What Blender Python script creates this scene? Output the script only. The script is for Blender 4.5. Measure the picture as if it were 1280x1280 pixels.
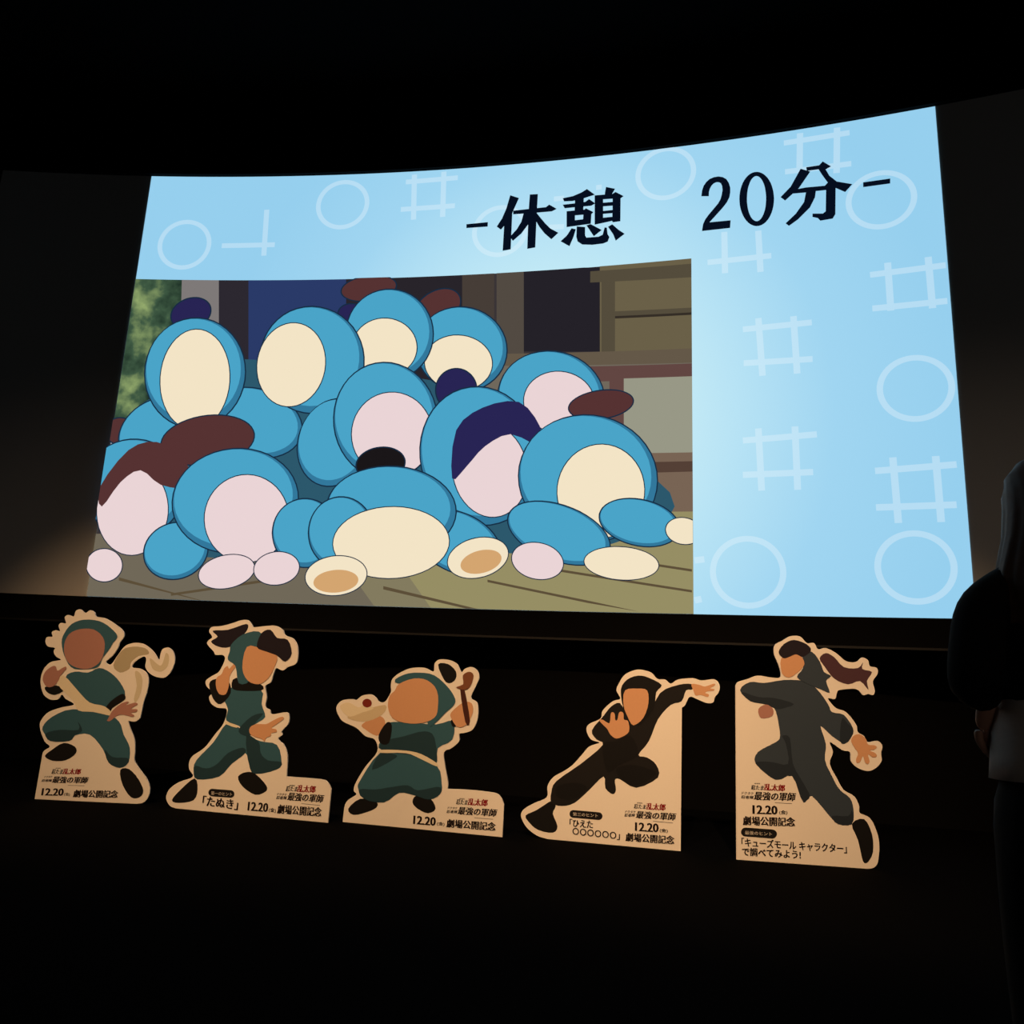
import bpy, bmesh, math, random
from mathutils import Vector, Matrix
from mathutils.geometry import tessellate_polygon

for _o in list(bpy.data.objects):
    bpy.data.objects.remove(_o)
scene = bpy.context.scene
COL = scene.collection
random.seed(4)

# ------------------------------------------------------------------ camera, world, lamps, exposure
CAM = {'f': 976.4178702566886, 'rt': [0.97678, 0.210208, 0.041404], 'up': [0.003553, -0.209121, 0.977883], 'fw': [-0.214218, 0.955029, 0.205012]}
SCREEN = {'R': 26.733, 'CX': -1.1699, 'CY': -19.258, 'ZT': 6.6899, 'ZB': 1.7767, 'SL': -4.9198, 'SR': 3.5661}
EYE = 1.15                                     # eye height of somebody in a front-row seat
cam_data = bpy.data.cameras.new('camera')
cam_data.sensor_width = 36.0
cam_data.lens = CAM['f'] / 1280 * 36
cam_data.clip_end = 100
cam = bpy.data.objects.new('camera', cam_data)
COL.objects.link(cam)
_r, _u, _f = Vector(CAM['rt']), Vector(CAM['up']), Vector(CAM['fw'])
cam.matrix_world = Matrix(((_r.x, _u.x, -_f.x, 0), (_r.y, _u.y, -_f.y, 0), (_r.z, _u.z, -_f.z, EYE), (0, 0, 0, 1)))
scene.camera = cam

world = bpy.data.worlds.new('dark_house')
scene.world = world
world.use_nodes = True
_bg = world.node_tree.nodes['Background']
_bg.inputs[0].default_value = (0.5, 0.6, 1.0, 1)
_bg.inputs[1].default_value = 0.0006

scene.view_settings.view_transform = 'Standard'
scene.view_settings.look = 'None'
scene.view_settings.exposure = 0
scene.view_settings.gamma = 1
scene.view_settings.use_curve_mapping = False

def spot(name, loc, aim, watts, angle, blend, color, size=.08):
    l = bpy.data.lights.new(name, 'SPOT')
    l.energy = watts; l.spot_size = math.radians(angle); l.spot_blend = blend
    l.color = color; l.shadow_soft_size = size
    o = bpy.data.objects.new(name, l); COL.objects.link(o)
    o.location = loc
    o.rotation_euler = (Vector(aim) - Vector(loc)).to_track_quat('-Z', 'Y').to_euler()
    return o

WARM = (1.0, 0.60, 0.30)
for _x, _w in ((-4.9, 1150), (-3.1, 760), (-1.8, 800), (-.5, 780), (.85, 1500)):
    spot('ceiling_spot_lamp', (_x, .2, 5.6), (_x, 5.9, .75), _w, 40, 1.0, WARM)
for _x, _w in ((-5.2, 42), (2.2, 95)):                        # two wide fill spots added to brighten the foot of the screen
    spot('added_fill_spot', (_x, 1.2, 5.9), (_x, 5.4, 0), _w, 84, 1.0, (1.0, .74, .54), .15)

# weak fill light added behind the seats to lift the person and the cloth margins
_al = bpy.data.lights.new('added_rear_fill', 'AREA'); _al.shape = 'RECTANGLE'; _al.size = 1.8; _al.size_y = 2.1
_al.energy = 12; _al.color = (1.0, .86, .74)
_ao = bpy.data.objects.new('added_rear_fill', _al); COL.objects.link(_ao)
_ao.location = (1.6, -7.3, 1.3); _ao.rotation_euler = (math.radians(90), 0, 0)

# ------------------------------------------------------------------ helpers
def lin(c):
    return tuple(((v / 255) / 12.92 if v / 255 <= .04045 else (((v / 255) + .055) / 1.055) ** 2.4) for v in c)

_mats = {}
def mat(name, rgb, rough=.7, grain=.06, scale=60, spec=.3, bump=0):
    """procedural surface: base colour broken up by fine noise"""
    key = (name, rgb)
    if key in _mats: return _mats[key]
    m = bpy.data.materials.new(name); m.use_nodes = True
    nt = m.node_tree; b = nt.nodes['Principled BSDF']
    c = lin(rgb)
    tc = nt.nodes.new('ShaderNodeTexCoord')
    nz = nt.nodes.new('ShaderNodeTexNoise'); nz.inputs['Scale'].default_value = scale; nz.inputs['Detail'].default_value = 4
    rp = nt.nodes.new('ShaderNodeMix'); rp.data_type = 'RGBA'
    rp.inputs[6].default_value = tuple(v * (1 - grain) for v in c) + (1,)
    rp.inputs[7].default_value = tuple(min(1, v * (1 + grain)) for v in c) + (1,)
    nt.links.new(tc.outputs['Object'], nz.inputs['Vector'])
    nt.links.new(nz.outputs['Fac'], rp.inputs[0]); nt.links.new(rp.outputs[2], b.inputs['Base Color'])
    b.inputs['Roughness'].default_value = rough
    b.inputs['Specular IOR Level'].default_value = spec
    if bump:
        bp = nt.nodes.new('ShaderNodeBump'); bp.inputs['Strength'].default_value = bump
        nt.links.new(nz.outputs['Fac'], bp.inputs['Height']); nt.links.new(bp.outputs['Normal'], b.inputs['Normal'])
    _mats[key] = m
    return m

def glow(name, rgb, strength=1.0):
    """a flat colour of the projected picture"""
    key = ('glow', rgb, strength)
    if key in _mats: return _mats[key]
    m = bpy.data.materials.new(name); m.use_nodes = True
    nt = m.node_tree; nt.nodes.clear()
    e = nt.nodes.new('ShaderNodeEmission'); o = nt.nodes.new('ShaderNodeOutputMaterial')
    e.inputs[0].default_value = lin(rgb) + (1,); e.inputs[1].default_value = strength
    nt.links.new(e.outputs[0], o.inputs[0])
    _mats[key] = m
    return m

def link(name, me, m=None, parent=None):
    o = bpy.data.objects.new(name, me)
    if m: me.materials.append(m)
    COL.objects.link(o)
    if parent: o.parent = parent
    return o

def from_bm(name, bm, m=None, parent=None, smooth=False):
    me = bpy.data.meshes.new(name); bm.to_mesh(me); bm.free()
    if smooth:
        for p in me.polygons: p.use_smooth = True
    return link(name, me, m, parent)

def empty(name, loc, rz=0, parent=None):
    o = bpy.data.objects.new(name, None); COL.objects.link(o)
    o.location = loc; o.rotation_euler = (0, 0, rz); o.empty_display_size = .2
    if parent: o.parent = parent
    return o

def tag(o, label, category, group=None):
    o['label'] = label; o['category'] = category
    if group: o['group'] = group
    return o

def box_bm(x0, x1, y0, y1, z0, z1, bevel=0):
    bm = bmesh.new()
    bmesh.ops.create_cube(bm, size=1)
    for v in bm.verts:
        v.co = ((x0 + x1) / 2 + v.co.x * (x1 - x0), (y0 + y1) / 2 + v.co.y * (y1 - y0), (z0 + z1) / 2 + v.co.z * (z1 - z0))
    if bevel: bmesh.ops.bevel(bm, geom=bm.edges[:], offset=bevel, segments=2, affect='EDGES')
    return bm

def flat_bm(loops):
    """triangulated flat shape (first loop the outline, the rest holes) in the z = 0 plane"""
    bm = bmesh.new()
    vs = [Vector((x, y, 0)) for l in loops for x, y in l]
    bv = [bm.verts.new(v) for v in vs]
    for t in tessellate_polygon([[Vector((x, y, 0)) for x, y in l] for l in loops]):
        try: f = bm.faces.new([bv[i] for i in t])
        except ValueError: continue
        f.normal_update()
        if f.normal.z < 0: f.normal_flip()
    return bm

CHARS = [
 [[[(-1.151,5.989),(-0.91,5.998),(-0.91,5.944),(-1.149,5.942)]]],
 [[[(-0.674,6.308),(-0.575,6.265),(-0.622,6.142),(-0.642,6.086),(-0.641,5.652),(-0.729,5.641),(-0.726,5.939),(-0.76,5.896),(-0.808,5.937),(-0.754,6.03),(-0.711,6.148)]],[[(-0.633,6.116),(-0.453,6.123),(-0.271,6.128),(-0.237,6.156),(-0.153,6.097),(-0.205,6.071),(-0.349,6.07),(-0.453,6.07),(-0.631,6.072)]],[[(-0.455,6.298),(-0.366,6.295),(-0.37,6.08),(-0.372,5.655),(-0.459,5.645),(-0.462,6.076)]],[[(-0.513,6.085),(-0.442,6.086),(-0.446,5.957),(-0.53,5.834),(-0.621,5.752),(-0.656,5.803),(-0.584,5.887),(-0.537,5.975)]],[[(-0.388,6.09),(-0.338,6.02),(-0.273,5.933),(-0.217,5.869),(-0.126,5.809),(-0.2,5.738),(-0.276,5.814),(-0.334,5.894),(-0.386,5.99)]]],
 [[[(-0.09,6.218),(0.019,6.233),(0.113,6.268),(0.17,6.303),(0.257,6.225),(0.192,6.209),(0.098,6.184),(0.016,6.174),(-0.075,6.179)]],[[(-0.089,6.14),(0.05,6.144),(0.156,6.15),(0.195,6.18),(0.263,6.121),(0.221,6.097),(0.134,6.097),(0.045,6.097),(-0.066,6.095)]],[[(0.044,6.212),(0.139,6.211),(0.135,6.014),(0.042,6.014)]],[[(-0.044,6.058),(0.151,6.059),(0.163,6.073),(0.245,6.019),(0.224,5.996),(0.22,5.884),(-0.039,5.868)],[(0.048,5.999),(0.138,5.999),(0.136,5.945),(0.049,5.942)]],[[(0.375,6.305),(0.472,6.272),(0.421,6.177),(0.36,6.18),(0.366,6.249)]],[[(0.255,6.217),(0.445,6.214),(0.477,6.234),(0.564,6.174),(0.532,6.152),(0.533,5.882),(0.453,5.878),(0.446,5.895),(0.351,5.881),(0.262,5.869)],[(0.346,6.16),(0.447,6.157),(0.448,6.118),(0.347,6.12)],[(0.348,6.076),(0.448,6.074),(0.449,6.023),(0.349,6.022)],[(0.349,5.987),(0.447,5.986),(0.448,5.943),(0.35,5.942)]],[[(0.015,5.85),(0.061,5.834),(0.038,5.745),(-0.002,5.64),(-0.099,5.706),(-0.032,5.771)]],[[(0.07,5.867),(0.16,5.851),(0.162,5.752),(0.177,5.725),(0.306,5.724),(0.349,5.744),(0.368,5.827),(0.391,5.821),(0.401,5.744),(0.42,5.709),(0.404,5.658),(0.356,5.64),(0.243,5.635),(0.134,5.648),(0.084,5.688),(0.069,5.743)]],[[(0.174,5.87),(0.218,5.88),(0.338,5.799),(0.255,5.734),(0.229,5.778)]],[[(0.404,5.831),(0.448,5.855),(0.513,5.786),(0.58,5.731),(0.487,5.66),(0.461,5.734)]]],
 [[[(1.364,6.073),(1.372,6.137),(1.388,6.189),(1.415,6.231),(1.45,6.261),(1.493,6.276),(1.537,6.278),(1.58,6.264),(1.615,6.236),(1.64,6.188),(1.653,6.13),(1.652,6.075),(1.643,6.023),(1.617,5.968),(1.577,5.915),(1.535,5.867),(1.493,5.82),(1.443,5.765),(1.651,5.761),(1.644,5.676),(1.367,5.675),(1.379,5.753),(1.402,5.805),(1.436,5.853),(1.482,5.909),(1.529,5.966),(1.555,6.014),(1.568,6.065),(1.576,6.115),(1.573,6.159),(1.564,6.188),(1.551,6.204),(1.532,6.212),(1.512,6.213),(1.488,6.202),(1.468,6.182),(1.45,6.147),(1.441,6.11),(1.439,6.063)]]],
 [[[(2.074,5.941),(2.071,5.902),(2.066,5.864),(2.058,5.828),(2.048,5.794),(2.035,5.763),(2.021,5.735),(2.004,5.712),(1.986,5.692),(1.966,5.677),(1.945,5.667),(1.923,5.662),(1.901,5.662),(1.879,5.668),(1.858,5.679),(1.838,5.694),(1.818,5.715),(1.801,5.739),(1.785,5.768),(1.771,5.8),(1.76,5.834),(1.751,5.871),(1.744,5.91),(1.741,5.95),(1.74,5.99),(1.742,6.029),(1.747,6.068),(1.755,6.105),(1.765,6.14),(1.778,6.172),(1.793,6.2),(1.81,6.224),(1.829,6.244),(1.849,6.259),(1.87,6.269),(1.892,6.274),(1.915,6.273),(1.937,6.267),(1.958,6.255),(1.979,6.239),(1.998,6.217),(2.016,6.192),(2.031,6.163),(2.045,6.131),(2.056,6.095),(2.064,6.058),(2.07,6.02),(2.073,5.98)],[(1.998,5.956),(1.996,5.923),(1.993,5.891),(1.989,5.86),(1.983,5.831),(1.975,5.805),(1.967,5.781),(1.957,5.761),(1.947,5.744),(1.936,5.731),(1.924,5.722),(1.913,5.718),(1.901,5.717),(1.889,5.721),(1.878,5.729),(1.867,5.741),(1.856,5.757),(1.846,5.776),(1.838,5.799),(1.83,5.825),(1.824,5.854),(1.819,5.884),(1.816,5.916),(1.814,5.949),(1.814,5.983),(1.816,6.016),(1.819,6.049),(1.823,6.08),(1.829,6.109),(1.837,6.136),(1.845,6.16),(1.855,6.181),(1.865,6.198),(1.876,6.211),(1.888,6.22),(1.9,6.225),(1.912,6.225),(1.924,6.221),(1.935,6.212),(1.947,6.2),(1.957,6.183),(1.967,6.163),(1.975,6.14),(1.983,6.114),(1.989,6.085),(1.993,6.054),(1.996,6.022),(1.998,5.989)]]],
 [[[(2.334,6.239),(2.423,6.192),(2.311,6.025),(2.178,5.907),(2.136,5.952),(2.234,6.053)]],[[(2.387,6.247),(2.508,6.248),(2.542,6.285),(2.617,6.216),(2.566,6.191),(2.597,6.116),(2.662,6.04),(2.801,5.987),(2.733,5.912),(2.643,5.975),(2.58,6.042),(2.529,6.14),(2.501,6.203),(2.391,6.205)]],[[(2.233,6.013),(2.379,6.022),(2.552,6.012),(2.582,6.045),(2.674,5.999),(2.649,5.971),(2.635,5.687),(2.609,5.643),(2.497,5.637),(2.474,5.669),(2.426,5.689),(2.428,5.725),(2.523,5.711),(2.549,5.732),(2.561,5.963),(2.467,5.967),(2.457,5.9),(2.406,5.795),(2.292,5.682),(2.206,5.623),(2.175,5.655),(2.273,5.747),(2.354,5.864),(2.375,5.966),(2.221,5.975)]]],
 [[[(2.898,5.989),(3.137,5.987),(3.134,5.934),(2.896,5.937)]]]]
RINGS = [
 (-4.413,5.818,0.314),
 (-2.604,6.307,0.313),
 (-0.771,5.883,0.312),
 (1.0,6.392,0.315),
 (3.045,5.777,0.314),
 (3.23,3.843,0.319),
 (1.746,2.171,0.336),
 (3.136,2.213,0.324)]
HASHES = [
 [[(-3.495,6.261),(-3.467,5.682)],[(-3.974,5.807),(-3.353,5.818)]],
 [[(-1.789,6.648),(-1.761,6.081)],[(-1.448,6.663),(-1.428,6.097)],[(-1.883,6.559),(-1.282,6.575)],[(-1.917,6.216),(-1.296,6.227)]],
 [[(-0.187,6.219),(-0.078,6.22)],[(-0.232,5.884),(-0.069,5.879)],[(0.298,6.34),(0.299,6.282)]],
 [[(2.342,6.645),(2.323,6.221)],[(2.689,6.641),(2.664,6.134)],[(2.184,6.559),(2.801,6.561)],[(2.186,6.23),(2.802,6.214)]],
 [[(1.587,5.639),(1.588,5.182)],[(1.915,5.611),(1.926,5.158)],[(1.419,5.319),(2.032,5.322)]],
 [[(3.069,5.109),(3.071,4.619)],[(3.411,5.117),(3.416,4.601)],[(2.912,5.004),(3.549,5.013)],[(2.915,4.659),(3.54,4.657)]],
 [[(1.895,4.668),(1.92,4.068)],[(2.218,4.657),(2.233,4.067)],[(1.748,4.563),(2.381,4.576)],[(1.749,4.21),(2.375,4.203)]],
 [[(1.87,3.542),(1.886,2.934)],[(2.197,3.544),(2.202,2.933)],[(1.727,3.428),(2.386,3.457)],[(1.721,3.091),(2.341,3.097)]],
 [[(3.012,3.205),(3.025,2.605)],[(3.354,3.199),(3.36,2.605)],[(2.861,3.086),(3.512,3.114)],[(2.852,2.75),(3.488,2.755)]],
 [[(1.273,2.277),(1.361,2.288)],[(1.271,1.903),(1.332,1.917)]]]
STILL = (-4.9198, 1.2596, 1.7767, 5.3774)
STILL_SHAPES = [
 ('garden','garden',[(-4.92,5.377),(-4.271,5.377),(-3.926,2.705),(-4.92,2.673)]),
 ('garden_path',(150,158,172),[(-4.92,3.663),(-4.686,3.736),(-4.064,3.77),(-3.926,2.705),(-4.92,2.673)]),
 ('post',(126,121,120),[(-4.385,5.377),(-3.936,5.377),(-3.697,3.415),(-4.177,3.405)]),
 ('post_shadow',(44,40,48),[(-3.955,5.377),(-3.601,5.377),(-3.337,3.068),(-3.672,3.061)]),
 ('blue_wall',(42,58,104),[(-3.61,5.377),(-2.471,5.377),(-2.269,3.083),(-3.346,3.068)]),
 ('dark_wall',(40,36,42),[(-2.48,5.377),(-1.057,5.377),(-0.935,3.087),(-2.278,3.083)]),
 ('board',(70,61,55),[(-1.164,5.377),(-0.81,5.377),(-0.765,4.431),(-1.112,4.443)]),
 ('board',(82,74,66),[(-0.783,5.377),(-0.486,5.377),(-0.448,4.418),(-0.739,4.43)]),
 ('dark_opening',(36,33,40),[(-0.486,5.377),(0.155,5.377),(0.343,5.363),(0.36,4.423),(-0.45,4.463)]),
 ('cupboard',(106,96,72),[(0.326,5.377),(1.26,5.377),(1.26,4.323),(0.345,4.38)]),
 ('cupboard_rail',(84,76,60),[(0.227,5.327),(1.26,5.318),(1.26,5.168),(0.229,5.199)]),
 ('cupboard_rail',(84,76,60),[(0.484,4.856),(1.26,4.835),(1.26,4.757),(0.485,4.775)]),
 ('cupboard_post',(84,76,60),[(0.346,5.226),(0.487,5.214),(0.499,4.371),(0.361,4.379)]),
 ('cupboard_line',(52,45,38),[(0.493,4.802),(1.26,4.783),(1.26,4.757),(0.494,4.775)]),
 ('beam',(100,88,72),[(-0.663,4.445),(1.26,4.397),(1.26,4.229),(-0.656,4.293)]),
 ('lower_wall',(112,104,92),[(-1.262,4.33),(1.26,4.246),(1.26,2.587),(-1.158,2.586)]),
 ('frame_rail',(98,70,66),[(0.183,4.266),(1.26,4.237),(1.26,4.078),(0.187,4.101)]),
 ('frame_post',(98,70,66),[(0.446,4.158),(0.591,4.151),(0.602,3.232),(0.46,3.235)]),
 ('pale_panel',(152,152,134),[(0.591,4.117),(1.26,4.103),(1.26,3.26),(0.602,3.248)]),
 ('step',(120,100,84),[(-0.038,3.345),(1.26,3.325),(1.26,2.663),(-0.017,2.632)]),
 ('step_shadow',(84,64,54),[(-0.035,3.245),(1.26,3.237),(1.26,3.134),(-0.032,3.129)]),
 ('floorboards',(150,142,100),[(-4.92,1.777),(-4.92,2.433),(-1.662,2.58),(-0.506,2.754),(1.26,2.742),(1.26,1.777)]),
 ('floorboards_dim',(131,123,95),[(-4.92,1.777),(-4.92,2.432),(-2.513,2.533),(-1.728,2.331),(-1.282,1.777)]),
 ('floorboards_dim',(112,104,88),[(-4.92,1.777),(-4.92,2.434),(-3.118,2.52),(-2.322,2.319),(-1.866,1.777)]),
 ('board_joint',(92,78,56),[(-4.606,1.984),(-3.72,1.782),(-3.706,1.777),(-3.726,1.777),(-4.601,1.95)]),
 ('board_joint',(92,78,56),[(-4.028,1.837),(-3.062,2.01),(-3.042,1.985),(-4.024,1.812)]),
 ('board_joint',(92,78,56),[(-1.785,1.979),(-0.805,1.777),(-0.923,1.777),(-1.783,1.946)]),
 ('board_joint',(92,78,56),[(-0.719,2.066),(0.314,1.875),(0.769,1.786),(0.276,1.859),(-0.717,2.042)]),
 ('board_joint',(92,78,56),[(-0.004,2.18),(1.247,1.996),(1.247,1.974),(-0.004,2.156)]),
 ('board_joint',(92,78,56),[(0.765,2.264),(1.248,2.191),(1.248,2.168),(0.765,2.241)]),
 ('heap_shade',(44,88,108),[(-4.857,3.385),(-4.831,3.582),(-4.767,3.737),(-4.619,3.894),(-4.344,4.097),(-3.979,4.301),(-3.602,4.425),(-3.243,4.413),(-2.878,4.322),(-2.497,4.241),(-2.091,4.223),(-1.671,4.214),(-1.251,4.132),(-0.831,3.919),(-0.42,3.643),(-0.04,3.412),(0.328,3.271),(0.669,3.17),(0.913,3.063),(1.046,2.931),(1.091,2.793),(1.027,2.667),(0.823,2.547),(0.508,2.434),(0.148,2.354),(-0.253,2.327),(-0.703,2.334),(-1.143,2.34),(-1.56,2.337),(-1.963,2.333),(-2.322,2.319),(-2.595,2.285),(-2.819,2.243),(-3.085,2.217),(-3.456,2.216),(-3.868,2.232),(-4.216,2.268),(-4.461,2.31),(-4.641,2.373),(-4.77,2.506),(-4.846,2.762),(-4.869,3.093)]),
 ('outline',(22,44,66),[(-3.998,5.052),(-3.989,5.025),(-3.984,4.996),(-3.984,4.966),(-3.989,4.937),(-4.0,4.908),(-4.015,4.88),(-4.035,4.854),(-4.06,4.83),(-4.087,4.81),(-4.117,4.793),(-4.15,4.779),(-4.184,4.769),(-4.218,4.764),(-4.254,4.763),(-4.287,4.767),(-4.32,4.775),(-4.35,4.787),(-4.377,4.803),(-4.401,4.822),(-4.42,4.845),(-4.436,4.87),(-4.446,4.897),(-4.451,4.926),(-4.451,4.955),(-4.446,4.985),(-4.435,5.015),(-4.42,5.043),(-4.401,5.069),(-4.376,5.093),(-4.349,5.114),(-4.319,5.132),(-4.286,5.146),(-4.252,5.155),(-4.217,5.16),(-4.181,5.161),(-4.147,5.158),(-4.115,5.149),(-4.084,5.137),(-4.057,5.121),(-4.033,5.101),(-4.013,5.078)]),
 ('round_bundle',(40,36,84),[(-4.012,5.047),(-4.003,5.022),(-3.998,4.995),(-3.999,4.968),(-4.004,4.941),(-4.014,4.913),(-4.029,4.888),(-4.048,4.864),(-4.071,4.842),(-4.096,4.822),(-4.125,4.807),(-4.156,4.794),(-4.188,4.785),(-4.22,4.78),(-4.253,4.779),(-4.285,4.781),(-4.315,4.789),(-4.343,4.8),(-4.368,4.814),(-4.39,4.831),(-4.409,4.852),(-4.423,4.875),(-4.432,4.9),(-4.436,4.927),(-4.436,4.954),(-4.431,4.982),(-4.421,5.009),(-4.407,5.035),(-4.388,5.059),(-4.365,5.082),(-4.339,5.101),(-4.311,5.118),(-4.28,5.131),(-4.248,5.14),(-4.215,5.145),(-4.182,5.146),(-4.15,5.143),(-4.12,5.135),(-4.091,5.124),(-4.066,5.109),(-4.044,5.091),(-4.025,5.07)]),
 ('outline',(22,44,66),[(-2.072,4.737),(-2.086,4.715),(-2.105,4.697),(-2.127,4.682),(-2.154,4.672),(-2.184,4.666),(-2.216,4.664),(-2.251,4.668),(-2.287,4.675),(-2.322,4.687),(-2.357,4.703),(-2.392,4.723),(-2.423,4.746),(-2.452,4.772),(-2.479,4.801),(-2.501,4.83),(-2.518,4.861),(-2.531,4.893),(-2.538,4.923),(-2.54,4.953),(-2.537,4.981),(-2.529,5.006),(-2.515,5.028),(-2.496,5.047),(-2.473,5.062),(-2.446,5.073),(-2.416,5.079),(-2.383,5.08),(-2.349,5.077),(-2.312,5.069),(-2.276,5.057),(-2.241,5.04),(-2.207,5.019),(-2.175,4.996),(-2.146,4.97),(-2.12,4.941),(-2.098,4.911),(-2.081,4.88),(-2.069,4.849),(-2.062,4.819),(-2.06,4.79),(-2.064,4.762)]),
 ('round_bundle',(40,36,84),[(-2.085,4.745),(-2.098,4.725),(-2.116,4.708),(-2.137,4.695),(-2.161,4.686),(-2.19,4.68),(-2.22,4.679),(-2.252,4.683),(-2.286,4.69),(-2.319,4.701),(-2.352,4.717),(-2.384,4.736),(-2.414,4.757),(-2.442,4.781),(-2.467,4.808),(-2.488,4.836),(-2.504,4.864),(-2.516,4.894),(-2.524,4.922),(-2.526,4.949),(-2.523,4.975),(-2.515,4.998),(-2.503,5.019),(-2.485,5.036),(-2.464,5.05),(-2.439,5.059),(-2.41,5.064),(-2.38,5.065),(-2.347,5.062),(-2.313,5.054),(-2.28,5.042),(-2.246,5.026),(-2.214,5.007),(-2.184,4.985),(-2.156,4.96),(-2.132,4.933),(-2.111,4.906),(-2.095,4.877),(-2.083,4.848),(-2.076,4.82),(-2.075,4.793),(-2.078,4.768)]),
 ('outline',(22,44,66),[(-1.885,5.287),(-1.884,5.264),(-1.89,5.239),(-1.903,5.215),(-1.922,5.192),(-1.948,5.17),(-1.979,5.15),(-2.015,5.132),(-2.056,5.117),(-2.1,5.104),(-2.146,5.095),(-2.194,5.089),(-2.241,5.087),(-2.287,5.088),(-2.333,5.093),(-2.375,5.101),(-2.413,5.113),(-2.447,5.128),(-2.476,5.145),(-2.498,5.164),(-2.514,5.186),(-2.523,5.209),(-2.524,5.233),(-2.519,5.258),(-2.506,5.283),(-2.487,5.306),(-2.461,5.329),(-2.43,5.349),(-2.393,5.368),(-2.368,5.377),(-1.975,5.377),(-1.959,5.37),(-1.931,5.353),(-1.909,5.333),(-1.894,5.31)]),
 ('round_bundle',(86,50,50),[(-1.9,5.286),(-1.899,5.264),(-1.905,5.242),(-1.917,5.22),(-1.936,5.199),(-1.961,5.179),(-1.99,5.161),(-2.025,5.144),(-2.064,5.13),(-2.106,5.119),(-2.15,5.11),(-2.196,5.104),(-2.241,5.102),(-2.285,5.103),(-2.329,5.107),(-2.369,5.114),(-2.405,5.124),(-2.437,5.138),(-2.464,5.153),(-2.485,5.171),(-2.5,5.191),(-2.508,5.211),(-2.509,5.233),(-2.504,5.256),(-2.492,5.278),(-2.473,5.299),(-2.448,5.32),(-2.418,5.338),(-2.383,5.355),(-2.343,5.37),(-2.316,5.377),(-2.013,5.377),(-2.001,5.374),(-1.969,5.36),(-1.942,5.344),(-1.922,5.326),(-1.907,5.306)]),
 ('outline',(22,44,66),[(-1.174,5.134),(-1.161,5.106),(-1.153,5.075),(-1.151,5.043),(-1.155,5.01),(-1.165,4.976),(-1.18,4.943),(-1.2,4.911),(-1.225,4.881),(-1.253,4.853),(-1.285,4.829),(-1.32,4.808),(-1.357,4.792),(-1.395,4.78),(-1.434,4.773),(-1.471,4.771),(-1.508,4.774),(-1.542,4.781),(-1.574,4.794),(-1.601,4.811),(-1.625,4.832),(-1.644,4.857),(-1.657,4.885),(-1.666,4.916),(-1.668,4.948),(-1.664,4.981),(-1.655,5.016),(-1.641,5.049),(-1.621,5.082),(-1.596,5.113),(-1.567,5.141),(-1.535,5.165),(-1.499,5.186),(-1.462,5.203),(-1.424,5.215),(-1.384,5.222),(-1.346,5.224),(-1.31,5.22),(-1.275,5.212),(-1.243,5.199),(-1.216,5.182),(-1.192,5.159)]),
 ('round_bundle',(86,50,50),[(-1.186,5.127),(-1.174,5.101),(-1.167,5.072),(-1.165,5.042),(-1.17,5.011),(-1.179,4.98),(-1.193,4.949),(-1.212,4.919),(-1.236,4.89),(-1.263,4.865),(-1.294,4.842),(-1.327,4.822),(-1.362,4.806),(-1.398,4.795),(-1.435,4.788),(-1.47,4.785),(-1.504,4.788),(-1.537,4.795),(-1.567,4.806),(-1.592,4.821),(-1.615,4.841),(-1.632,4.864),(-1.644,4.89),(-1.652,4.919),(-1.654,4.949),(-1.65,4.98),(-1.641,5.012),(-1.627,5.043),(-1.608,5.074),(-1.584,5.103),(-1.556,5.129),(-1.526,5.152),(-1.492,5.172),(-1.457,5.188),(-1.42,5.2),(-1.383,5.207),(-1.347,5.209),(-1.313,5.206),(-1.28,5.199),(-1.251,5.187),(-1.225,5.171),(-1.203,5.151)]),
 ('outline',(22,44,66),[(-4.649,3.573),(-4.647,3.549),(-4.65,3.525),(-4.656,3.503),(-4.666,3.483),(-4.68,3.463),(-4.696,3.447),(-4.716,3.433),(-4.738,3.422),(-4.761,3.414),(-4.786,3.41),(-4.812,3.409),(-4.838,3.411),(-4.863,3.418),(-4.889,3.427),(-4.912,3.44),(-4.92,3.446),(-4.92,3.708),(-4.908,3.714),(-4.884,3.722),(-4.859,3.726),(-4.833,3.727),(-4.806,3.725),(-4.781,3.718),(-4.755,3.708),(-4.732,3.696),(-4.711,3.68),(-4.692,3.662),(-4.676,3.641),(-4.663,3.62),(-4.654,3.596)]),
 ('round_bundle',(86,50,50),[(-4.663,3.572),(-4.662,3.551),(-4.664,3.529),(-4.67,3.509),(-4.679,3.49),(-4.691,3.473),(-4.707,3.458),(-4.724,3.445),(-4.745,3.435),(-4.766,3.428),(-4.789,3.424),(-4.813,3.423),(-4.837,3.426),(-4.86,3.431),(-4.883,3.44),(-4.905,3.451),(-4.92,3.462),(-4.92,3.691),(-4.9,3.701),(-4.879,3.708),(-4.856,3.712),(-4.831,3.713),(-4.808,3.71),(-4.784,3.705),(-4.761,3.696),(-4.739,3.684),(-4.72,3.67),(-4.702,3.653),(-4.688,3.635),(-4.676,3.615),(-4.668,3.594)]),
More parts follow.
